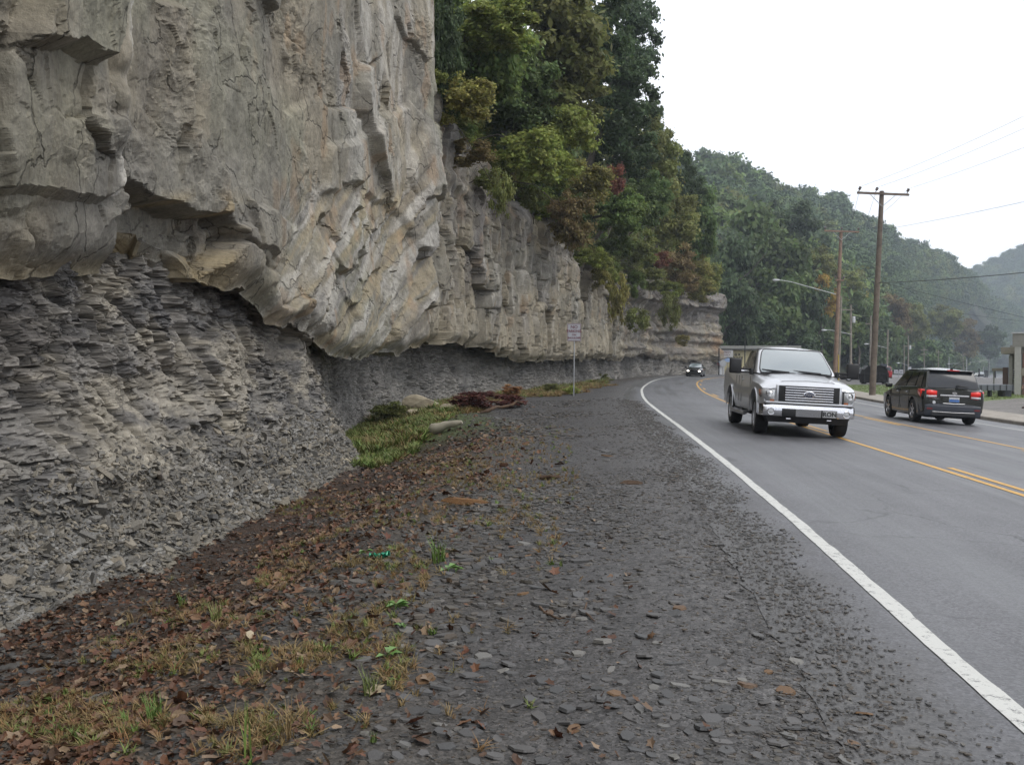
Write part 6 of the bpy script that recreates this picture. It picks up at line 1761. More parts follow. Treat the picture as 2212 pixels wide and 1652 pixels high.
def red_front():
    Y = 140.0; a = P(1537, 812, Y); b = P(1565, 812, Y); zb = gz(a.x, Y) - .3; W = b.x - a.x; ht = P(1550, 781, Y).z - zb
    e = empty('red_and_white_stall', (a.x, Y, zb), 0, 'small red and white shop front with a bright window beside the cliff end', 'shop')
    MB().box((W / 2, 1.0, ht / 2), (W, 2, ht)).build('wall', M_white_wall, e)
    MB().box((W / 2, -.1, ht - .35), (W + .1, .5, .42)).build('awning', M_red_wall, e)
    MB().box((W / 2, -.12, ht - .06), (W + .1, .5, .12)).build('awning_edge', M_white_wall, e)
    MB().box((.18, -.03, ht * .4), (.34, .1, ht * .7)).build('pillar', M_red_wall, e)
    MB().box((W * .55, -.04, ht * .45), (W * .5, .1, ht * .5)).build('window', M_plate, e)
    MB().box((W * .3, -.05, ht * .45), (.1, .1, ht * .5)).build('window_frame', M_darkline, e)
red_front()
for (u0, v0, v1, Y, lb) in ((1553, 752, 812, 120, 'thin dark pole in front of the red and white shop'), (1609, 735, 812, 135, 'thin dark pole behind the roof corner of the pickup truck')):
    x = P(u0, 800, Y).x; zb = gz(x, Y); e = empty('dark_pole', (x, Y, zb), 0, lb, 'pole')
    MB().tube([(0, 0, -.3), (0, 0, P(u0, v0, Y).z - zb)], .075, 8).build('pole', M_darkline, e)
def canopy_umbrella():
    Y = 118.0; c = P(1572, 781, Y); zb = gz(c.x, Y); e = empty('market_umbrella', (c.x, Y, zb), 0, 'faded blue and white market umbrella behind the truck', 'umbrella')
    h = c.z - zb
    MB().tube([(0, 0, 0), (0, 0, h + .3)], .04, 6).build('pole', M_galv, e)
    m = MB(); V = [(0, 0, h + .45)] + [(1.1 * math.cos(R(45 * k)), 1.1 * math.sin(R(45 * k)), h - .05) for k in range(8)]
    m.add(V, [(0, 1 + k, 1 + (k + 1) % 8) for k in range(8)]); o = m.build('canopy', M_blue_pale, e)
M_blue_pale = simple('pale_blue_cloth', (0.16, 0.22, 0.34), 0.8)
canopy_umbrella()

def brick_building():
    Y = 62.0
    a = P(2192, 864, Y); zb = gz(a.x, Y) - .05
    e = empty('brick_building', (a.x, Y, zb), R(-27.5), 'brick and tan panelled building with pale columns at the edge of the lot', 'building')
    H = P(2195, 720, Y).z - zb
    W = 14.0
    def L_(v): return P(2195, v, Y).z - zb
    MB().box((W / 2 + .35, 6.2, H / 2 - .1), (W, 12, H - .2)).build('wall', M_tanpanel, e)
    c = MB().box((.15, 0, (H - .5) / 2), (.36, .5, H - .5)).build('column', M_column, e, bevel=.01)
    for k in range(1, 4): MB().box((.15 + 4.2 * k, 0, (H - .5) / 2), (.36, .5, H - .5)).build('column', M_column, e, bevel=.01)
    MB().box((W / 2, -.04, H - .42), (W + .3, .46, .80)).build('parapet', M_siding, e)
    MB().box((W / 2, -.02, H + .02), (W + .5, .62, .08)).build('coping', M_white_wall, e)
    MB().box((W / 2, -.02, L_(743)), (W + .2, .40, .26)).build('beam', M_column, e)
    for z0, z1, m_ in ((L_(855), L_(811), M_brick), (L_(794), L_(763), M_brick)):
        for k in range(3):
            x0, x1 = .36 + 4.2 * k + .05, 4.2 * (k + 1) - .08
            pn = MB().box(((x0 + x1) / 2, .12, (z0 + z1) / 2), (x1 - x0, .12, z1 - z0)).build('brick_panel', m_, e)
            if k == 0:
                n = int((z1 - z0) / .20)
                for r_ in range(n):
                    for q in range(5):
                        xx = x0 + .22 + q * .46 + (.23 if r_ % 2 else 0)
                        if xx > x0 + 2.2: continue
                        o = link('brick', BRK, pn, (xx, .055, z0 + .12 + r_ * .20))
    MB().box((W / 2, .02, L_(803)), (W, .22, L_(794) - L_(811))).build('band', M_tanpanel, e)
    # lower wing to the left
    wl = -.72; wr = 0.15; Yw = 3.0
    h2_ = P(2150, 752, Y + 3).z - zb
    MB().box(((wl + .35 + wr) / 2, Yw + 3, h2_ / 2), (wr - wl - .35, 6, h2_)).build('wing_wall', M_siding, e)
    for k in range(14): MB().box(((wl + wr) / 2 + .15, Yw - .03, h2_ * .42 + k * .14), (wr - wl - .4, .05, .11)).build('siding_board', M_siding, e)
    MB().box(((wl + wr) / 2, Yw + 2.6, h2_ - .15), (wr - wl + .3, 6, .42)).build('wing_parapet', M_tanpanel, e)
    MB().box((wl + .40, Yw - .06, h2_ * .42), (.20, .2, h2_ * .84)).build('wing_column', M_column, e)
    w = MB().box((wl + .73, Yw - .05, 1.25), (.40, .10, .62)).build('window', M_white_wall, e)
    for i in range(2):
        for j in range(4): MB().box((wl + .64 + i * .18, Yw - .11, 1.04 + j * .14), (.15, .04, .11)).build('pane', M_glass, w)
    MB().box((wl + .1, Yw + .6, .95), (.3, 1.2, 1.5)).build('brick_pier', M_brick_dark, e)
    MB().box((wl - .25, Yw + 1.6, 1.55), (.9, 2.2, .18)).build('canopy', M_tanpanel, e)
    MB().box((wl - .6, Yw + 1.2, .75), (.08, .1, 1.5)).build('canopy_post', M_column, e)
BRK = MB().box((0, 0, 0), (.43, .04, .17)).build('brick', M_brick).data
bpy.data.objects.remove(bpy.data.objects['brick'])
brick_building()
def walkway():
    Y = 58.0; a = P(2088, 850, Y); b = P(2188, 850, Y); zb = gz(a.x, Y)
    e = empty('raised_walkway', (a.x, Y, zb), 0, 'grey raised loading walkway on short posts left of the brick building', 'walkway')
    z1 = P(2150, 831, Y).z - zb; z0 = P(2150, 843, Y).z - zb; W = b.x - a.x
    MB().box((W / 2, .8, (z0 + z1) / 2), (W, 1.8, z1 - z0)).build('deck', simple('walkway_grey', (0.13, 0.14, 0.155), .7), e)
    for f in (.12, .55, .84): MB().box((W * f, .3, z0 / 2), (.12, .3, z0)).build('post', M_darkline, e)
    MB().box((W * .91, .5, z0 / 2), (.5, .6, z0 - .03)).build('bin', M_cladding, e)
    for f in np.linspace(.02, .98, 8): MB().box((W * f, -.12, (z0 + z1) / 2), (.03, .03, z1 - z0 - .02)).build('joint', M_trim, e)
walkway()

# ================================================================== the walker at the frame edge
def walker():
    Y = 43.5; c = P(2208, 874, Y); zb = gz(c.x, Y)
    e = empty('person', (c.x + .30, Y, zb), 0, 'person in dark trousers and brown shoes stepping in from the right edge', 'person')
    j = {'pel': (0.12, 0, .95), 'spine': (.12, 0, 1.2), 'chest': (.12, 0, 1.40), 'neck': (.11, 0, 1.53), 'head': (.09, 0, 1.66), 'top': (.09, 0, 1.76),
         'hl': (.10, -.10, .90), 'kl': (-.12, -.11, .50), 'al': (-.14, -.11, .10), 'tl': (-.30, -.11, .05),
         'hr': (.14, .10, .90), 'kr': (.25, .11, .50), 'ar': (.52, .11, .17), 'tr': (.42, .11, .03),
         'sl': (.12, -.19, 1.43), 'el': (.27, -.24, 1.16), 'wl': (.16, -.25, .93), 'sr': (.12, .19, 1.43), 'er': (-.02, .24, 1.16), 'wr': (-.16, .23, .97)}
    rad = {'pel': .15, 'spine': .14, 'chest': .16, 'neck': .06, 'head': .10, 'top': .07, 'hl': .10, 'kl': .065, 'al': .045, 'tl': .04, 'hr': .10, 'kr': .065, 'ar': .045, 'tr': .04,
           'sl': .07, 'el': .048, 'wl': .032, 'sr': .07, 'er': .048, 'wr': .032}
    ed = [('pel', 'spine'), ('spine', 'chest'), ('chest', 'neck'), ('neck', 'head'), ('head', 'top'), ('pel', 'hl'), ('hl', 'kl'), ('kl', 'al'), ('al', 'tl'), ('pel', 'hr'), ('hr', 'kr'), ('kr', 'ar'), ('ar', 'tr'),
          ('chest', 'sl'), ('sl', 'el'), ('el', 'wl'), ('chest', 'sr'), ('sr', 'er'), ('er', 'wr')]
    ks = list(j)
    for s, w in (('l', 'wl'), ('r', 'wr')):
        for f in range(5):
            a = 'f%s%d' % (s, f); b = a + 't'; wx, wy, wz = j[w]
            j[a] = (wx - .01 + (f - 2) * .019, wy, wz - .09); j[b] = (wx - .015 + (f - 2) * .021, wy, wz - .165 + abs(f - 2) * .012)
            rad[a] = .011; rad[b] = .008; ed += [(w, a), (a, b)]
    ks = list(j)
    me = bpy.data.meshes.new('body'); me.from_pydata([j[k] for k in ks], [(ks.index(a), ks.index(b)) for a, b in ed], [])
    o = link('body', me); md = o.modifiers.new('s', 'SKIN')
    for i, k in enumerate(ks):
        me.skin_vertices[0].data[i].radius = (rad[k], rad[k]); me.skin_vertices[0].data[i].use_root = (k == 'pel')
    s2 = o.modifiers.new('d', 'SUBSURF'); s2.levels = 2; s2.render_levels = 2
    bpy.context.view_layer.update()
    m2 = bpy.data.meshes.new_from_object(o.evaluated_get(bpy.context.evaluated_depsgraph_get())); o.modifiers.clear(); o.data = m2; o.parent = e
    M_skin = simple('skin', (0.42, 0.27, 0.2), .6); M_jeans = simple('dark_trousers', (0.02, 0.025, 0.045), .85); M_shirt = simple('grey_shirt', (0.16, 0.17, 0.19), .85); M_shoe = simple('brown_leather', (0.05, 0.018, 0.014), .4)
    m2.materials.clear()
    for m in (M_skin, M_jeans, M_shirt, M_shoe): m2.materials.append(m)
    for p in m2.polygons:
        z = p.center.z; y = abs(p.center.y)
        p.material_index = 3 if z < .115 or (z < .2 and p.center.x > .45) else 1 if z < .98 and y < .2 else 2 if z < 1.48 and not (z < 1.0 and y > .2) else 0
        p.use_smooth = True
    MB().box((.0, 0, 0), (.01, .01, .01))
    for x, y, z, rt in ((-.22, -.11, .035, 0), (.46, .11, .045, R(38))):
        m = MB(); V = []
        m.box((x, y, z), (.29, .095, .07), (0, rt, 0)); m.build('shoe', M_shoe, e, smooth=50, bevel=.028)
    h = MB(); h.ring((.10, 0, 1.70), 2, [(.095, -.03), (.112, .02), (.10, .07), (.06, .105), (0.001, .115)], 14); h.build('hair', simple('dark_hair', (.03, .02, .015), .7), e, smooth=60)
walker()
# ================================================================== loose stones, litter, grass
def chip_mesh(name, mat, n, seed, th=0.16):
    r = random.Random(seed); el = r.uniform(1.1, 1.8)
    a0 = [2 * math.pi * (k + r.uniform(-.3, .3)) / n for k in range(n)]
    P1 = [(math.cos(a) * .5 * el * r.uniform(.75, 1.1), math.sin(a) * .5 / el * r.uniform(.8, 1.15) * 1.2) for a in a0]
    V = [(x, y, 0 - th * .5) for x, y in P1] + [(x * r.uniform(.82, .97) + .01, y * r.uniform(.82, .97), th * r.uniform(.35, .6)) for x, y in P1]
    F = [tuple(range(n))[::-1], tuple(range(n, 2 * n))] + [(k, (k + 1) % n, n + (k + 1) % n, n + k) for k in range(n)]
    me = bpy.data.meshes.new(name); me.from_pydata(V, [], F); me.materials.append(mat); return me
M_chip = random_mat('shale_chip', [(.045, .043, .042), (.075, .073, .070), (.10, .094, .086), (.058, .057, .056), (.085, .083, .080), (.095, .084, .068), (.05, .047, .045), (.088, .068, .05), (.14, .132, .12)], .6, .3, 30.0)
M_chip_light = random_mat('scree_chip', [(.12, .115, .105), (.18, .17, .15), (.24, .215, .17), (.15, .143, .13), (.28, .245, .19), (.10, .098, .094), (.20, .185, .155)], .75, .3, 12.0)
M_litter = random_mat('fallen_leaf', [(.07, .034, .020), (.13, .058, .028), (.09, .048, .028), (.055, .030, .020), (.19, .11, .06), (.12, .045, .025), (.07, .04, .027), (.27, .19, .12), (.06, .035, .025)], .6, .35, 18.0)
def leaf_shape(name, seed):
    r = random.Random(seed)
    n = 7; V = [(0, 0, .02)]; rad = [.5, .30, .42, .28, .52, .30, .40, .27, .5, .3] if seed % 2 else [.5, .42, .34, .30, .30, .34, .42, .46, .30, .46]
    m = len(rad)
    for k in range(m):
        a = 2 * math.pi * k / m
        x = math.cos(a) * rad[k] * 1.15; y = math.sin(a) * rad[k] * .85
        V.append((x, y, .05 + .22 * abs(y) * r.uniform(.6, 1.8) + .10 * x * x * r.uniform(-1, 2)))
    F = [(0, 1 + k, 1 + (k + 1) % m) for k in range(m)]
    me = bpy.data.meshes.new(name); me.from_pydata(V, [], F); me.materials.append(M_litter); return me
def tuft_mesh(name, mat, blades, seed, spread=.35, w=.035, bend=.5):
    r = random.Random(seed); V = []; F = []
    for k in range(blades):
        a = r.uniform(0, 6.28); b = r.uniform(0, 6.28); x, y = r.uniform(0, spread) * math.cos(a) * .5, r.uniform(0, spread) * math.sin(a) * .5
        h = r.uniform(.5, 1.0); l = r.uniform(.1, bend); dx, dy = math.cos(b), math.sin(b); ww = w * r.uniform(.6, 1.2)
        i = len(V)
        for t, q in ((0, 1), (.5, .8), (1, .0)):
            cx = x + dx * l * t * t; cy = y + dy * l * t * t; z = h * (t - .25 * l * t * t)
            V += [(cx - dy * ww * q, cy + dx * ww * q, z), (cx + dy * ww * q, cy - dx * ww * q, z)]
        F += [(i, i + 1, i + 3, i + 2), (i + 2, i + 3, i + 4)]
    me = bpy.data.meshes.new(name); me.from_pydata(V, [], F); me.materials.append(mat); return me
M_grass = random_mat('green_grass', [(.11, .18, .04), (.15, .22, .05), (.20, .23, .07), (.10, .16, .04), (.22, .21, .08), (.15, .21, .05)], .6, .3, 3.0)
M_dry = random_mat('dry_grass', [(.26, .19, .09), (.32, .23, .11), (.22, .15, .07), (.20, .19, .07), (.28, .15, .07), (.16, .15, .06)], .7, .25, 3.0)

g = np.random.default_rng(21)
def sample(n, x0, x1, y0, y1, pw=1.6):
    """points thick near the camera, thinning with distance"""
    t = g.uniform(0, 1, n); y = (y0 ** (1 - pw) + t * (y1 ** (1 - pw) - y0 ** (1 - pw))) ** (1 / (1 - pw))
    x = g.uniform(x0, x1, n) 
    return x, y
def zones(x, y):
    d, _ = curve_dist(x, y, EDGE[::2], EDGE_T[::2]); f, _ = curve_dist(x, y, FOOT, FOOT_T); return d, f
def put(x, y, lift, size, tilt, asp=None):
    z = ground_z(x, y, False) + lift
    rot = np.stack([g.normal(0, tilt, len(x)), g.normal(0, tilt, len(x)), g.uniform(0, 6.28, len(x))], 1)
    sc = np.stack([size, size, size], 1) if asp is None else np.stack([size, size, size * asp], 1)
    return np.stack([x, y, z], 1), rot, sc
# dark chips over the shoulder
xs, ys = [], []
for n, x0, x1, y0, y1 in ((150000, -5.5, 3.2, 2.6, 14), (80000, -5.5, 4.4, 9, 40)):
    x, y = sample(n, x0, x1, y0, y1, 1.5); xs.append(x); ys.append(y)
x = np.concatenate(xs); y = np.concatenate(ys)
d, f = zones(x, y)
band = sstep(-0.16, -0.80, d) ** 1.2                                       # thin towards the asphalt
n1 = fbm(x / .9, y / 1.4, 301, 4)
lay = 0.25 + 0.75 * sstep(-.25, .25, n1 + 0.35 * sstep(-1.8, -3.2, d) - .25 * sstep(-3.4, -4.4, d) * 0)
keep = g.uniform(0, 1, len(x)) < band * lay * np.where(f < .25, 0, 1) * (1 - .55 * sstep(4.2, 3.2, f))
x, y, d = x[keep], y[keep], d[keep]
size = np.clip(g.lognormal(math.log(.0128), .72, len(x)), .006, .052) * (.62 + .75 * sstep(-.3, .35, fbm(x / 1.8, y / 3.5, 307, 3))) * (0.8 + y / 24) * (0.8 + .5 * sstep(-1.6, -3, d))
pts, rot, sc = put(x, y, size * .05, size, .13, g.uniform(.6, 1.5, len(x)))
xe = g.uniform(2.6, 38, 26000) ** 1.0; ye = 2.6 * (38 / 2.6) ** g.uniform(0, 1, 26000)
de = -0.14 - np.abs(g.normal(0, 1, 26000)) * .45; ks = np.interp(ye, EDGE[:, 1], np.arange(len(EDGE)))
ex = np.interp(ks, np.arange(len(EDGE)), EDGE[:, 0]) + np.interp(ks, np.arange(len(EDGE)), EDGE_N[:, 0]) * de; ey = ye + np.interp(ks, np.arange(len(EDGE)), EDGE_N[:, 1]) * de
kk = (de > -1.9) & (g.uniform(0, 1, 26000) < sstep(-.1, -.62, de + .3 * fbm(ex * 1.3, ey * .8, 305, 3))); ex, ey = ex[kk], ey[kk]
se = np.clip(g.lognormal(math.log(.010), .5, len(ex)), .004, .03) * (.8 + ey / 17); pe, re_, ce = put(ex, ey, .012, se, .1, g.uniform(.5, 1.3, len(ex)))
pts = np.concatenate([pts, pe]); rot = np.concatenate([rot, re_]); sc = np.concatenate([sc, ce]); x = np.concatenate([x, ex])
stuff_scatter('shale_gravel', pts, rot, sc, g.integers(0, 8, len(x)), [chip_mesh('shale_chip', M_chip, 5 + i % 3, 400 + i) for i in range(8)], 'dark broken shale chips spread over the shoulder', 'gravel')
# light scree on the toe of the bank
scr = CL['scr']; nr, ncx = scr.shape[:2]
NS = 75000; ri = g.integers(9, 92, NS)
cols_ok = np.where((scr[30, :, 1] > 2) & (scr[30, :, 1] < 27))[0]
ci = g.choice(cols_ok, NS)
v0 = scr[ri, ci]; rr2 = v0 + g.normal(0, .012, v0.shape)
keep = g.uniform(0, 1, NS) < sstep(.8, -.25, v0[:, 2]) * .85
v0 = rr2[keep]; size = np.clip(g.lognormal(math.log(.027), .66, len(v0)), .010, .20) * (.7 + v0[:, 1] / 28)
rot = np.stack([g.normal(0, .4, len(v0)), np.where(ri[keep] > 34, .5, .1) + g.normal(0, .4, len(v0)), g.uniform(0, 6.28, len(v0))], 1)
x, y = g.uniform(-.4, .28, 26000), None
ck = g.choice(cols_ok, 26000); ox = CL['out'][ck]; fp = CL['D'][ck][:, :2] + ox * (x[:, None] * 1.0)
z = ground_z(fp[:, 0], fp[:, 1], False)
p2 = np.stack([fp[:, 0], fp[:, 1], z + .01], 1); s2 = np.clip(g.lognormal(math.log(.03), .6, len(p2)), .012, .16)
r2 = np.stack([g.normal(0, .25, len(p2)), g.normal(0, .25, len(p2)), g.uniform(0, 6.28, len(p2))], 1)
pts = np.concatenate([v0, p2]); rot = np.concatenate([rot, r2]); size = np.concatenate([size, s2])
stuff_scatter('scree', pts, rot, np.stack([size, size, size * g.uniform(.6, 1.6, len(size))], 1), g.integers(0, 7, len(pts)), [chip_mesh('scree_chip', M_chip_light, 5 + i % 3, 430 + i, .2) for i in range(7)],
              'pale grey shale scree piled at the toe of the bank', 'scree')
# fallen leaves
x, y = sample(110000, -5, .8, 2.4, 36, 1.5); d, f = zones(x, y)
nn = fbm(x / .8, y / 1.1, 311, 4)
dens = sstep(4.6, 2.4, f + .8 * nn) * sstep(.0, .45, f) * (0.35 + .65 * sstep(-.3, .3, nn)) * (1 - .7 * sstep(21, 25, y))
dens = np.maximum(dens, 0.022 * (f > .1)) * sstep(-.9, -1.6, d)
keep = g.uniform(0, 1, len(x)) < dens * .52
x, y = x[keep], y[keep]; size = np.clip(g.lognormal(math.log(.038), .38, len(x)), .018, .10) * (.8 + y / 22)
pts, rot, sc = put(x, y, .012, size, .45)
stuff_scatter('leaf_litter', pts, rot, sc, g.integers(0, 4, len(x)), [leaf_shape('fallen_leaf', 1 + i) for i in range(4)], 'brown and rust coloured fallen leaves over the bank beside the shoulder', 'leaf litter')
# grass
def px_zone(x, y, z, rects):
    u, v = to_px(x, y, z); k = np.zeros(len(x), bool)
    for a, b, c, e_ in rects: k |= (np.abs((u - a) / c) ** 2 + np.abs((v - b) / e_) ** 2 < 1)
    return k
T_g = [tuft_mesh('grass_tuft', M_grass, 16, 500 + i) for i in range(3)]; T_d = [tuft_mesh('dry_tuft', M_dry, 14, 510 + i, bend=.9, w=.022) for i in range(3)]
x, y = sample(95000, -7, 9, 19.5, 85, 1.2); d, f = zones(x, y)
nn = fbm(x / 1.6, y / 2.5, 321, 4)
wdt = np.interp(y + 1.6 * fbm(x * .8, y * .5, 323, 3), [20.5, 24, 30, 40, 48, 62, 80], [.0, 1.5, 3.3, 5.0, 6.6, 5.0, 2.0])
keep = (f > .1) & (f < wdt * (1 + .35 * nn)) & (d < -1.6) & (g.uniform(0, 1, len(x)) < .75) 
x, y, f, nn = x[keep], y[keep], f[keep], nn[keep]
size = g.uniform(.07, .20, len(x)) * (1.15 - .5 * sstep(2, 4.5, f)) * (1 + .8 * (nn > .2)); pts, rot, sc = put(x, y, -.01, size, .15)
sc[:, :2] *= 2.1
dry = (g.uniform(0, 1, len(x)) < .32 + .5 * sstep(2.2, 4.2, f) + .3 * nn)
stuff_scatter('ditch_grass', pts, rot, sc, np.where(dry, g.integers(0, 3, len(x)), 3 + g.integers(0, 3, len(x))), T_d + T_g, 'green and yellowing grass growing in the ditch under the cliff', 'grass')
x, y = sample(42000, -4.6, 1.4, 2.5, 24, 1.5); d, f = zones(x, y); z = ground_z(x, y, False); nn = fbm(x / .45, y / .6, 331, 4)
m1 = px_zone(x, y, z, [(740, 1250, 190, 90), (700, 1420, 200, 130), (640, 1580, 230, 80), (330, 1420, 140, 50), (1040, 1040, 80, 26), (700, 1090, 170, 30), (430, 1330, 90, 40), (600, 1080, 60, 30), (200, 1560, 220, 60), (950, 1000, 110, 30)])
keep = m1 & (nn > -.05) & (g.uniform(0, 1, len(x)) < .62) | ((f > .8) & (f < 4.6) & (g.uniform(0, 1, len(x)) < .014)) | ((f > 2.4) & (f < 4.8) & (y > 7) & (nn > -.15) & (g.uniform(0, 1, len(x)) < .3))
x, y = x[keep], y[keep]; size = g.uniform(.025, .072, len(x)); pts, rot, sc = put(x, y, 0, size, .3); sc[:, :2] *= 1.9
gi_ = g.uniform(0, 1, len(x)) < .15
stuff_scatter('sparse_grass', pts, rot, sc, np.where(gi_, 3 + g.integers(0, 3, len(x)), g.integers(0, 3, len(x))), T_d + T_g, 'sparse dry and green grass among the fallen leaves', 'grass')
x = g.uniform(15, 62, 26000); y = g.uniform(44, 90, 26000); d, f = zones(x, y)
keep = (d > 14.1) & (y > 46.5 + np.clip(x - 19, 0, 60) * 1.1) & (y < 87.5); x, y = x[keep], y[keep]
pts, rot, sc = put(x, y, -.01, g.uniform(.05, .10, len(x)), .1); sc[:, :2] *= 2.2
stuff_scatter('verge_grass', pts, rot, sc, g.integers(0, 3, len(x)), T_g, 'mown grass on the verge behind the kerb', 'grass')

# ---- slabs one can pick out
SL = [chip_mesh('slab', M_chip, 5 + i % 3, 600 + i, .13) for i in range(8)]
M_slab_c = [random_mat('slab_grey', [(.07, .07, .07), (.105, .10, .096)], .55, .35, 20), random_mat('slab_pale', [(.14, .137, .13), (.18, .172, .155)], .6, .4, 20), random_mat('slab_rusty', [(.17, .10, .05), (.13, .085, .055)], .65, .3, 20)]
rr = random.Random(77); names = ['dark grey', 'pale grey', 'rusty brown']; placed = []
variants = {(i, j): None for i in range(6) for j in range(3)}
for (i, j) in variants:
    me = SL[i].copy(); me.materials.clear(); me.materials.append(M_slab_c[j]); variants[(i, j)] = me
tries = 0
while len(placed) < 230 and tries < 5000:
    tries += 1
    u = rr.uniform(740, 2060); v = 1652 - abs(rr.gauss(0, 260)) if rr.random() < .75 else rr.uniform(960, 1640)
    if v < 950 or v > 1650: continue
    p = G(u, v); 
    d_, f_ = zones(np.array([p.x]), np.array([p.y]))
    if d_[0] > -0.6 or f_[0] < 2.6: continue
    if any((p - q).length < .07 for q in placed): continue
    placed.append(p); j = rr.choices([0, 1, 2], [8, 1.5, .7])[0]
    s = rr.uniform(.035, .075) * (1 + p.y * .075)
    o = link('shale_slab', variants[(rr.randrange(6), j)], None, p + Vector((0, 0, s * .07)), (rr.gauss(0, .12), rr.gauss(0, .12), rr.uniform(0, 6.28)), (s, s, s * rr.uniform(.6, 1.3)))
    where = 'low near the picture edge' if v > 1500 else ('in the middle stretch' if v > 1250 else 'in the farther stretch')
    tag(o, '%s shale slab lying flat on the gravel shoulder, %s' % (names[j], {'low near the picture edge': 'close to where the viewer stands', 'in the middle stretch': 'a few steps ahead', 'in the farther stretch': 'well ahead toward the ditch grass'}[where]), 'stone', 'loose shale slabs on the shoulder')

def boulder(u, v, w, h, label, mat=None, seed=0, flat=.5, z0=-.4, Y=None, name='boulder'):
    g_ = G(u, v, z0) if Y is None else P(u, v, Y)
    sc = g_.y / FPX; rr = random.Random(seed)
    bm = bmesh.new(); bmesh.ops.create_icosphere(bm, subdivisions=3, radius=1)
    for _ in range(11):
        n = Vector((rr.gauss(0, 1), rr.gauss(0, 1), rr.gauss(0, 1))).normalized(); k = rr.uniform(.45, .8)
        for vt in bm.verts:
            e_ = vt.co.dot(n)
            if e_ > k: vt.co -= n * (e_ - k)
    me = bpy.data.meshes.new(name); bm.to_mesh(me); bm.free(); me.materials.append(mat or M_bould)
    o = link(name, me, None, g_ + Vector((0, 0, h * sc * .28)), (rr.uniform(-.25, .25), rr.uniform(-.25, .25), rr.uniform(-.5, .5)), (w * sc * .72, w * sc * flat, h * sc * .62))
    return tag(o, label, 'rock')
M_bould = simple('sandstone_block', (.40, .345, .25), .85, var=.3, scale=2.5, bump=.7, bscale=12)
M_shblock = simple('shale_block', (.20, .19, .17), .8, var=.3, scale=3, bump=.7, bscale=14)
boulder(917, 889, 70, 40, 'tan sandstone boulder with slanting layers at the back of the ditch', seed=1)
boulder(893, 903, 28, 22, 'small tan sandstone block just below the slanting boulder', seed=2)
boulder(968, 884, 26, 16, 'small pale block right of the slanting boulder', seed=3)
boulder(801, 966, 56, 13, 'flat pale rock plate at the toe of the shale bank beside the grass', M_shblock, 4, .8, name='rock_plate')
boulder(742, 1003, 34, 20, 'pointed pale rock leaning at the toe of the shale bank', M_bould, 5, name='rock')
boulder(415, 1108, 34, 20, 'pale tan rock among the scree under the leaning branch', M_bould, 6, name='rock')
boulder(38, 1275, 44, 26, 'flat tan rock with a dark spot at the picture edge beside the scree', M_bould, 7, name='rock')
boulder(60, 1085, 30, 26, 'upright light slab in the scree', M_bould, 8, .3, name='rock')
boulder(250, 1180, 36, 18, 'grey slab tilted on the scree near the leaves', M_shblock, 9, name='rock')
boulder(790, 1588, 22, 14, 'light grey flat stone in the grass at the near edge', M_shblock, 10, name='stone', z0=0)
boulder(893, 1418, 24, 14, 'dark lump of shale by the green weeds', simple('wet_shale', (.03, .03, .034), .4), 11, name='stone', z0=0)
boulder(575, 1385, 26, 14, 'dark stone lying in the leaves left of the dry grass', simple('dark_stone', (.05, .048, .05), .6), 12, name='stone', z0=0)

# ---- wood
M_driftwood = simple('grey_driftwood', (.23, .20, .165), .85, var=.3, scale=5, bump=.6, bscale=30)
M_rotwood = simple('rotten_wood', (.085, .05, .028), .85, var=.45, scale=6, bump=.8, bscale=30)
M_rust_wood = simple('orange_wood', (.17, .085, .03), .8, var=.4, scale=6, bump=.8, bscale=30)
M_log = simple('pale_log', (.34, .31, .24), .85, var=.2, scale=4, bump=.5)
def stick(name, pts, r, mat, label, cat, n=8, jit=.25, seed=0):
    rr = random.Random(seed); o_ = Vector(pts[0]); q = []
    P_ = [Vector(p) - o_ for p in pts]
    for i in range(len(P_) - 1):
        for k in range(4): q.append(P_[i].lerp(P_[i + 1], k / 4) + Vector([rr.uniform(-1, 1) * r * jit for _ in range(3)]))
    q.append(P_[-1]); m = len(q)
    rad = [r * (1 - .45 * i / m) * rr.uniform(.8, 1.15) for i in range(m)]; rad[0] *= .6; rad[-1] *= .5
    o = MB().tube(q, rad, n).build(name, mat, smooth=50, loc=o_); return tag(o, label, cat)
a = P(303, 1022, 11.6); b = G(336, 1078, -.4); a.x += .1
stick('branch', [a + Vector((.12, 0, 0)), a.lerp(b, .5) + Vector((.18, -.05, .03)), b + Vector((.1, -.1, .06))], .045, M_driftwood, 'weathered grey branch leaning on the shale scree', 'branch', seed=1)
g0 = G(928, 940, -.4); g1 = G(998, 925, -.4)
stick('log', [g0 + Vector((0, 0, .12)), (g0 + g1) / 2 + Vector((0, 0, .17)), g1 + Vector((0, 0, .16))], .14, M_log, 'pale cut log lying in the ditch grass', 'log', jit=.1, seed=2, n=12)
boulder(1189, 1036, 34, 16, 'short brown chunk of wood on the gravel ahead', M_rotwood, 31, .35, 0, name='wood_chunk')['category'] = 'wood'
boulder(1362, 1045, 66, 9, 'long dark strip of bark on the gravel nearest the road', M_rotwood, 32, .16, 0, name='bark_strip')['category'] = 'wood'
boulder(1015, 1090, 100, 15, 'orange brown rotten piece of wood at the grassy edge of the gravel', M_rust_wood, 33, .15, 0, name='rotten_wood')['category'] = 'wood'
g0 = G(1165, 1312); g1 = G(1205, 1340); gm = G(1176, 1328); g2 = G(1222, 1338)
stick('twig', [g0 + Vector((0, 0, .01)), gm + Vector((0, 0, .014)), g1 + Vector((0, 0, .012)), g2 + Vector((0, 0, .01))], .008, M_rotwood, 'thin curved twig on the gravel, the left one of two', 'twig', seed=6, n=5)
g0 = G(1268, 1308); gm = G(1262, 1325); g1 = G(1285, 1345)
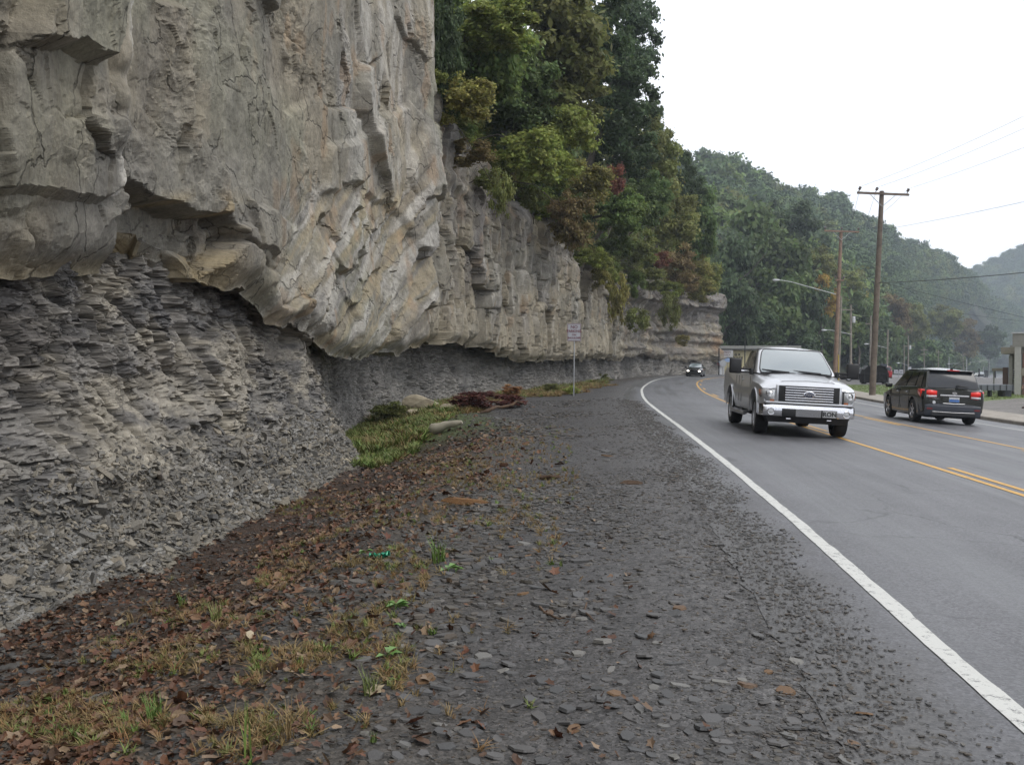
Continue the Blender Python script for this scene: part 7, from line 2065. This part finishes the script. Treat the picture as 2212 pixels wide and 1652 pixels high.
stick('twig', [g0 + Vector((0, 0, .02)), gm + Vector((0, 0, .012)), g1 + Vector((0, 0, .01))], .008, M_rotwood, 'thin bent twig on the gravel, nearer the road', 'twig', seed=7, n=5)
g0 = G(1040, 958); g1 = G(1130, 890)
g0 = G(1040, 895, -.4); g1 = G(1130, 888, -.4)
stick('fallen_branch', [g0 + Vector((0, 0, .1)), (g0 + g1) / 2 + Vector((0, 0, .22)), g1 + Vector((0, 0, .25))], .06, M_rotwood, 'dark fallen branch lying in front of the dead bush', 'branch', seed=8, jit=1.2)
g0 = G(1445 * 0 + 900, 1003, -.2); g1 = G(985, 992, -.2)
stick('thin_stick', [g0 + Vector((0, 0, .03)), (g0 + g1) / 2 + Vector((0, 0, .06)), g1 + Vector((0, 0, .03))], .012, M_driftwood, 'thin pale stick lying across the grass edge', 'stick', seed=9, n=5)

# dead bush
GREENS['dead'] = (.12, .058, .04)
q_ = G(1030, 886); c = q_ + Vector((0, 0, .34))
tree('dead_bush', c, 1.0, .40, 'shrub', 'dead', 'dead red brown bush in the ditch under the cliff', 'bush', seed=61, root=G(1030, 886))
q_ = G(1095, 882); c = q_ + Vector((0, 0, .26))
tree('dead_bush', c, .75, .32, 'shrub', 'dead', 'smaller dead brown bush right of the larger one in the ditch', 'bush', seed=62, root=G(1095, 882))
for (u, v, r_, cn, lb) in ((1105, 850, .6, 'orange', 'small orange brown weed against the shale beyond the dead bush'), (1190, 838, .5, 'olive', 'low green weed at the foot of the shale left of the sign'), (845, 905, .8, 'olive', 'tall green weeds at the back of the ditch'),
                       (1235, 845, .45, 'bright', 'light green weeds at the foot of the sign post'), (1300, 815, .8, 'olive', 'green weeds at the foot of the cliff behind the sign'), (1355, 795, .9, 'olive', 'green clump at the foot of the far cliff')):
    q = G(u, v + 8, -.4); tree('weed', q + Vector((0, 0, r_ * .5)), r_, r_ * .55, 'shrub', cn, lb, 'weed', seed=int(u), root=q)

# single tufts and weeds in the foreground
T_big = [tuft_mesh('grass_blades', M_grass, 34, 540 + i, .5, .018, .8) for i in range(3)]; T_bigd = [tuft_mesh('dry_blades', M_dry, 26, 550 + i, .5, .012, 1.1) for i in range(2)]
T_thin = [tuft_mesh('thin_blades', M_grass, 5, 560 + i, .12, .012, .35) for i in range(2)]
def tuft(u, v, s, kind, label, k=0):
    q = G(u, v); o = link('grass_tuft', (T_big if kind == 'g' else T_thin if kind == 'thin' else T_bigd)[k % 2], None, q, (0, 0, k * 1.3), (s, s, s)); tag(o, label, 'grass tuft')
tuft(948, 1215, .26, 'g', 'bright green grass tuft standing at the edge of the gravel', 0)
tuft(465, 1345, .20, 'g', 'green grass tuft in the middle of the fallen leaves', 1)
tuft(395, 1310, .15, 'g', 'small green grass tuft near the scree', 0)
tuft(330, 1335, .20, 'd', 'pale dry grass tuft among the leaves below the scree', 0)
tuft(285, 1345, .18, 'd', 'thin straw coloured tuft left of the pale dry one', 1)
tuft(533, 1640, .30, 'thin', 'tall single green blades rising at the bottom of the picture', 1)
tuft(330, 1560, .18, 'g', 'low green tuft in the near leaves', 1)
tuft(620, 1600, .20, 'd', 'dry tuft near the bottom of the picture', 0)
tuft(800, 1500, .16, 'g', 'green tuft at the gravel edge near the pale stone', 0)
M_weed = simple('weed_leaf', (.13, .24, .06), .5, var=.2)
def weed(u, v, s, label, seed):
    q = G(u, v); rr = random.Random(seed); e = empty('weed', q, 0, label, 'weed')
    m = MB(); m.tube([(0, 0, 0), (0, 0, s * .4)], .004, 5); m.build('stem', M_weed, e)
    for k in range(6):
        a = rr.uniform(0, 6.28); l = s * rr.uniform(.5, 1); ca, sa = math.cos(a), math.sin(a); w = l * .32; z = s * rr.uniform(.2, .5)
        pts = [(0, 0, z), (ca * l * .5 - sa * w, sa * l * .5 + ca * w, z + l * .25), (ca * l, sa * l, z + l * .1), (ca * l * .5 + sa * w, sa * l * .5 - ca * w, z + l * .25)]
        mm = MB().add(pts, [(0, 1, 2, 3)]).build('leaf', M_weed, e)
weed(968, 1238, .10, 'round leaved weed beside the bright green tuft', 1); weed(855, 1317, .09, 'light green weed in the dry grass', 2); weed(838, 1425, .09, 'light green weed next to the dark lump of shale', 3)
weed(985, 1500 - 262 + 0, .07, 'tiny weed right of the round leaved one', 4); weed(790, 1200, .08, 'small weed behind the green wrapper', 5); weed(870, 1360, .07, 'small weed on the gravel edge of the dry grass', 6)
# the crumpled wrapper
q = G(820, 1207); rr = random.Random(9)
nu_, nv_ = 12, 5; V = [(.13 * (i / (nu_ - 1) - .5) * 1.25, .055 * (j / (nv_ - 1) - .5) + .02 * math.sin(i * .8), .018 + .028 * rr.random() + .02 * math.sin(i * 1.1 + j)) for j in range(nv_) for i in range(nu_)]
F = [(j * nu_ + i, j * nu_ + i + 1, (j + 1) * nu_ + i + 1, (j + 1) * nu_ + i) for j in range(nv_ - 1) for i in range(nu_ - 1)]
o = MB().add(V, F).build('wrapper', simple('green_foil', (.015, .22, .12), .2, .3, var=.3, scale=40), loc=q, rot=(0, 0, .25)); tag(o, 'crumpled shiny green wrapper lying in the dry grass', 'wrapper')
o.modifiers.new('t', 'SOLIDIFY').thickness = .002
# big curled leaves that stand out
LF = [leaf_shape('big_leaf', i) for i in (1, 2)]
M_paleleaf = simple('pale_dead_leaf', (.40, .33, .22), .6, var=.15, scale=20)
for m_ in LF: m_.materials.clear(); m_.materials.append(M_paleleaf)
for k, (u, v, s, lb) in enumerate(((258, 1352, .13, 'large pale curled leaf below the dry tufts'), (538, 1380, .09, 'whitish curled leaf left of the dry grass'), (412, 1440, .12, 'long tan curled leaf in the near litter'), (725, 1500, .09, 'pale curled leaf at the right edge of the litter'), (1840 * 0 + 810, 1500, .09, 'crumpled tan leaf on the gravel edge'))):
    q = G(u, v); o = link('dead_leaf', LF[k % 2], None, q + Vector((0, 0, .015)), (.4, -.3, k * 1.7), (s, s, s * 1.3)); tag(o, lb, 'leaf')
# stone flakes on the road edge and a few paint scraps on the asphalt
for k, (u, v) in enumerate(((2010, 1470 - 60), (1905, 1405), (1755, 1290))):
    pass

# scale check of the haze box happens in the layout above
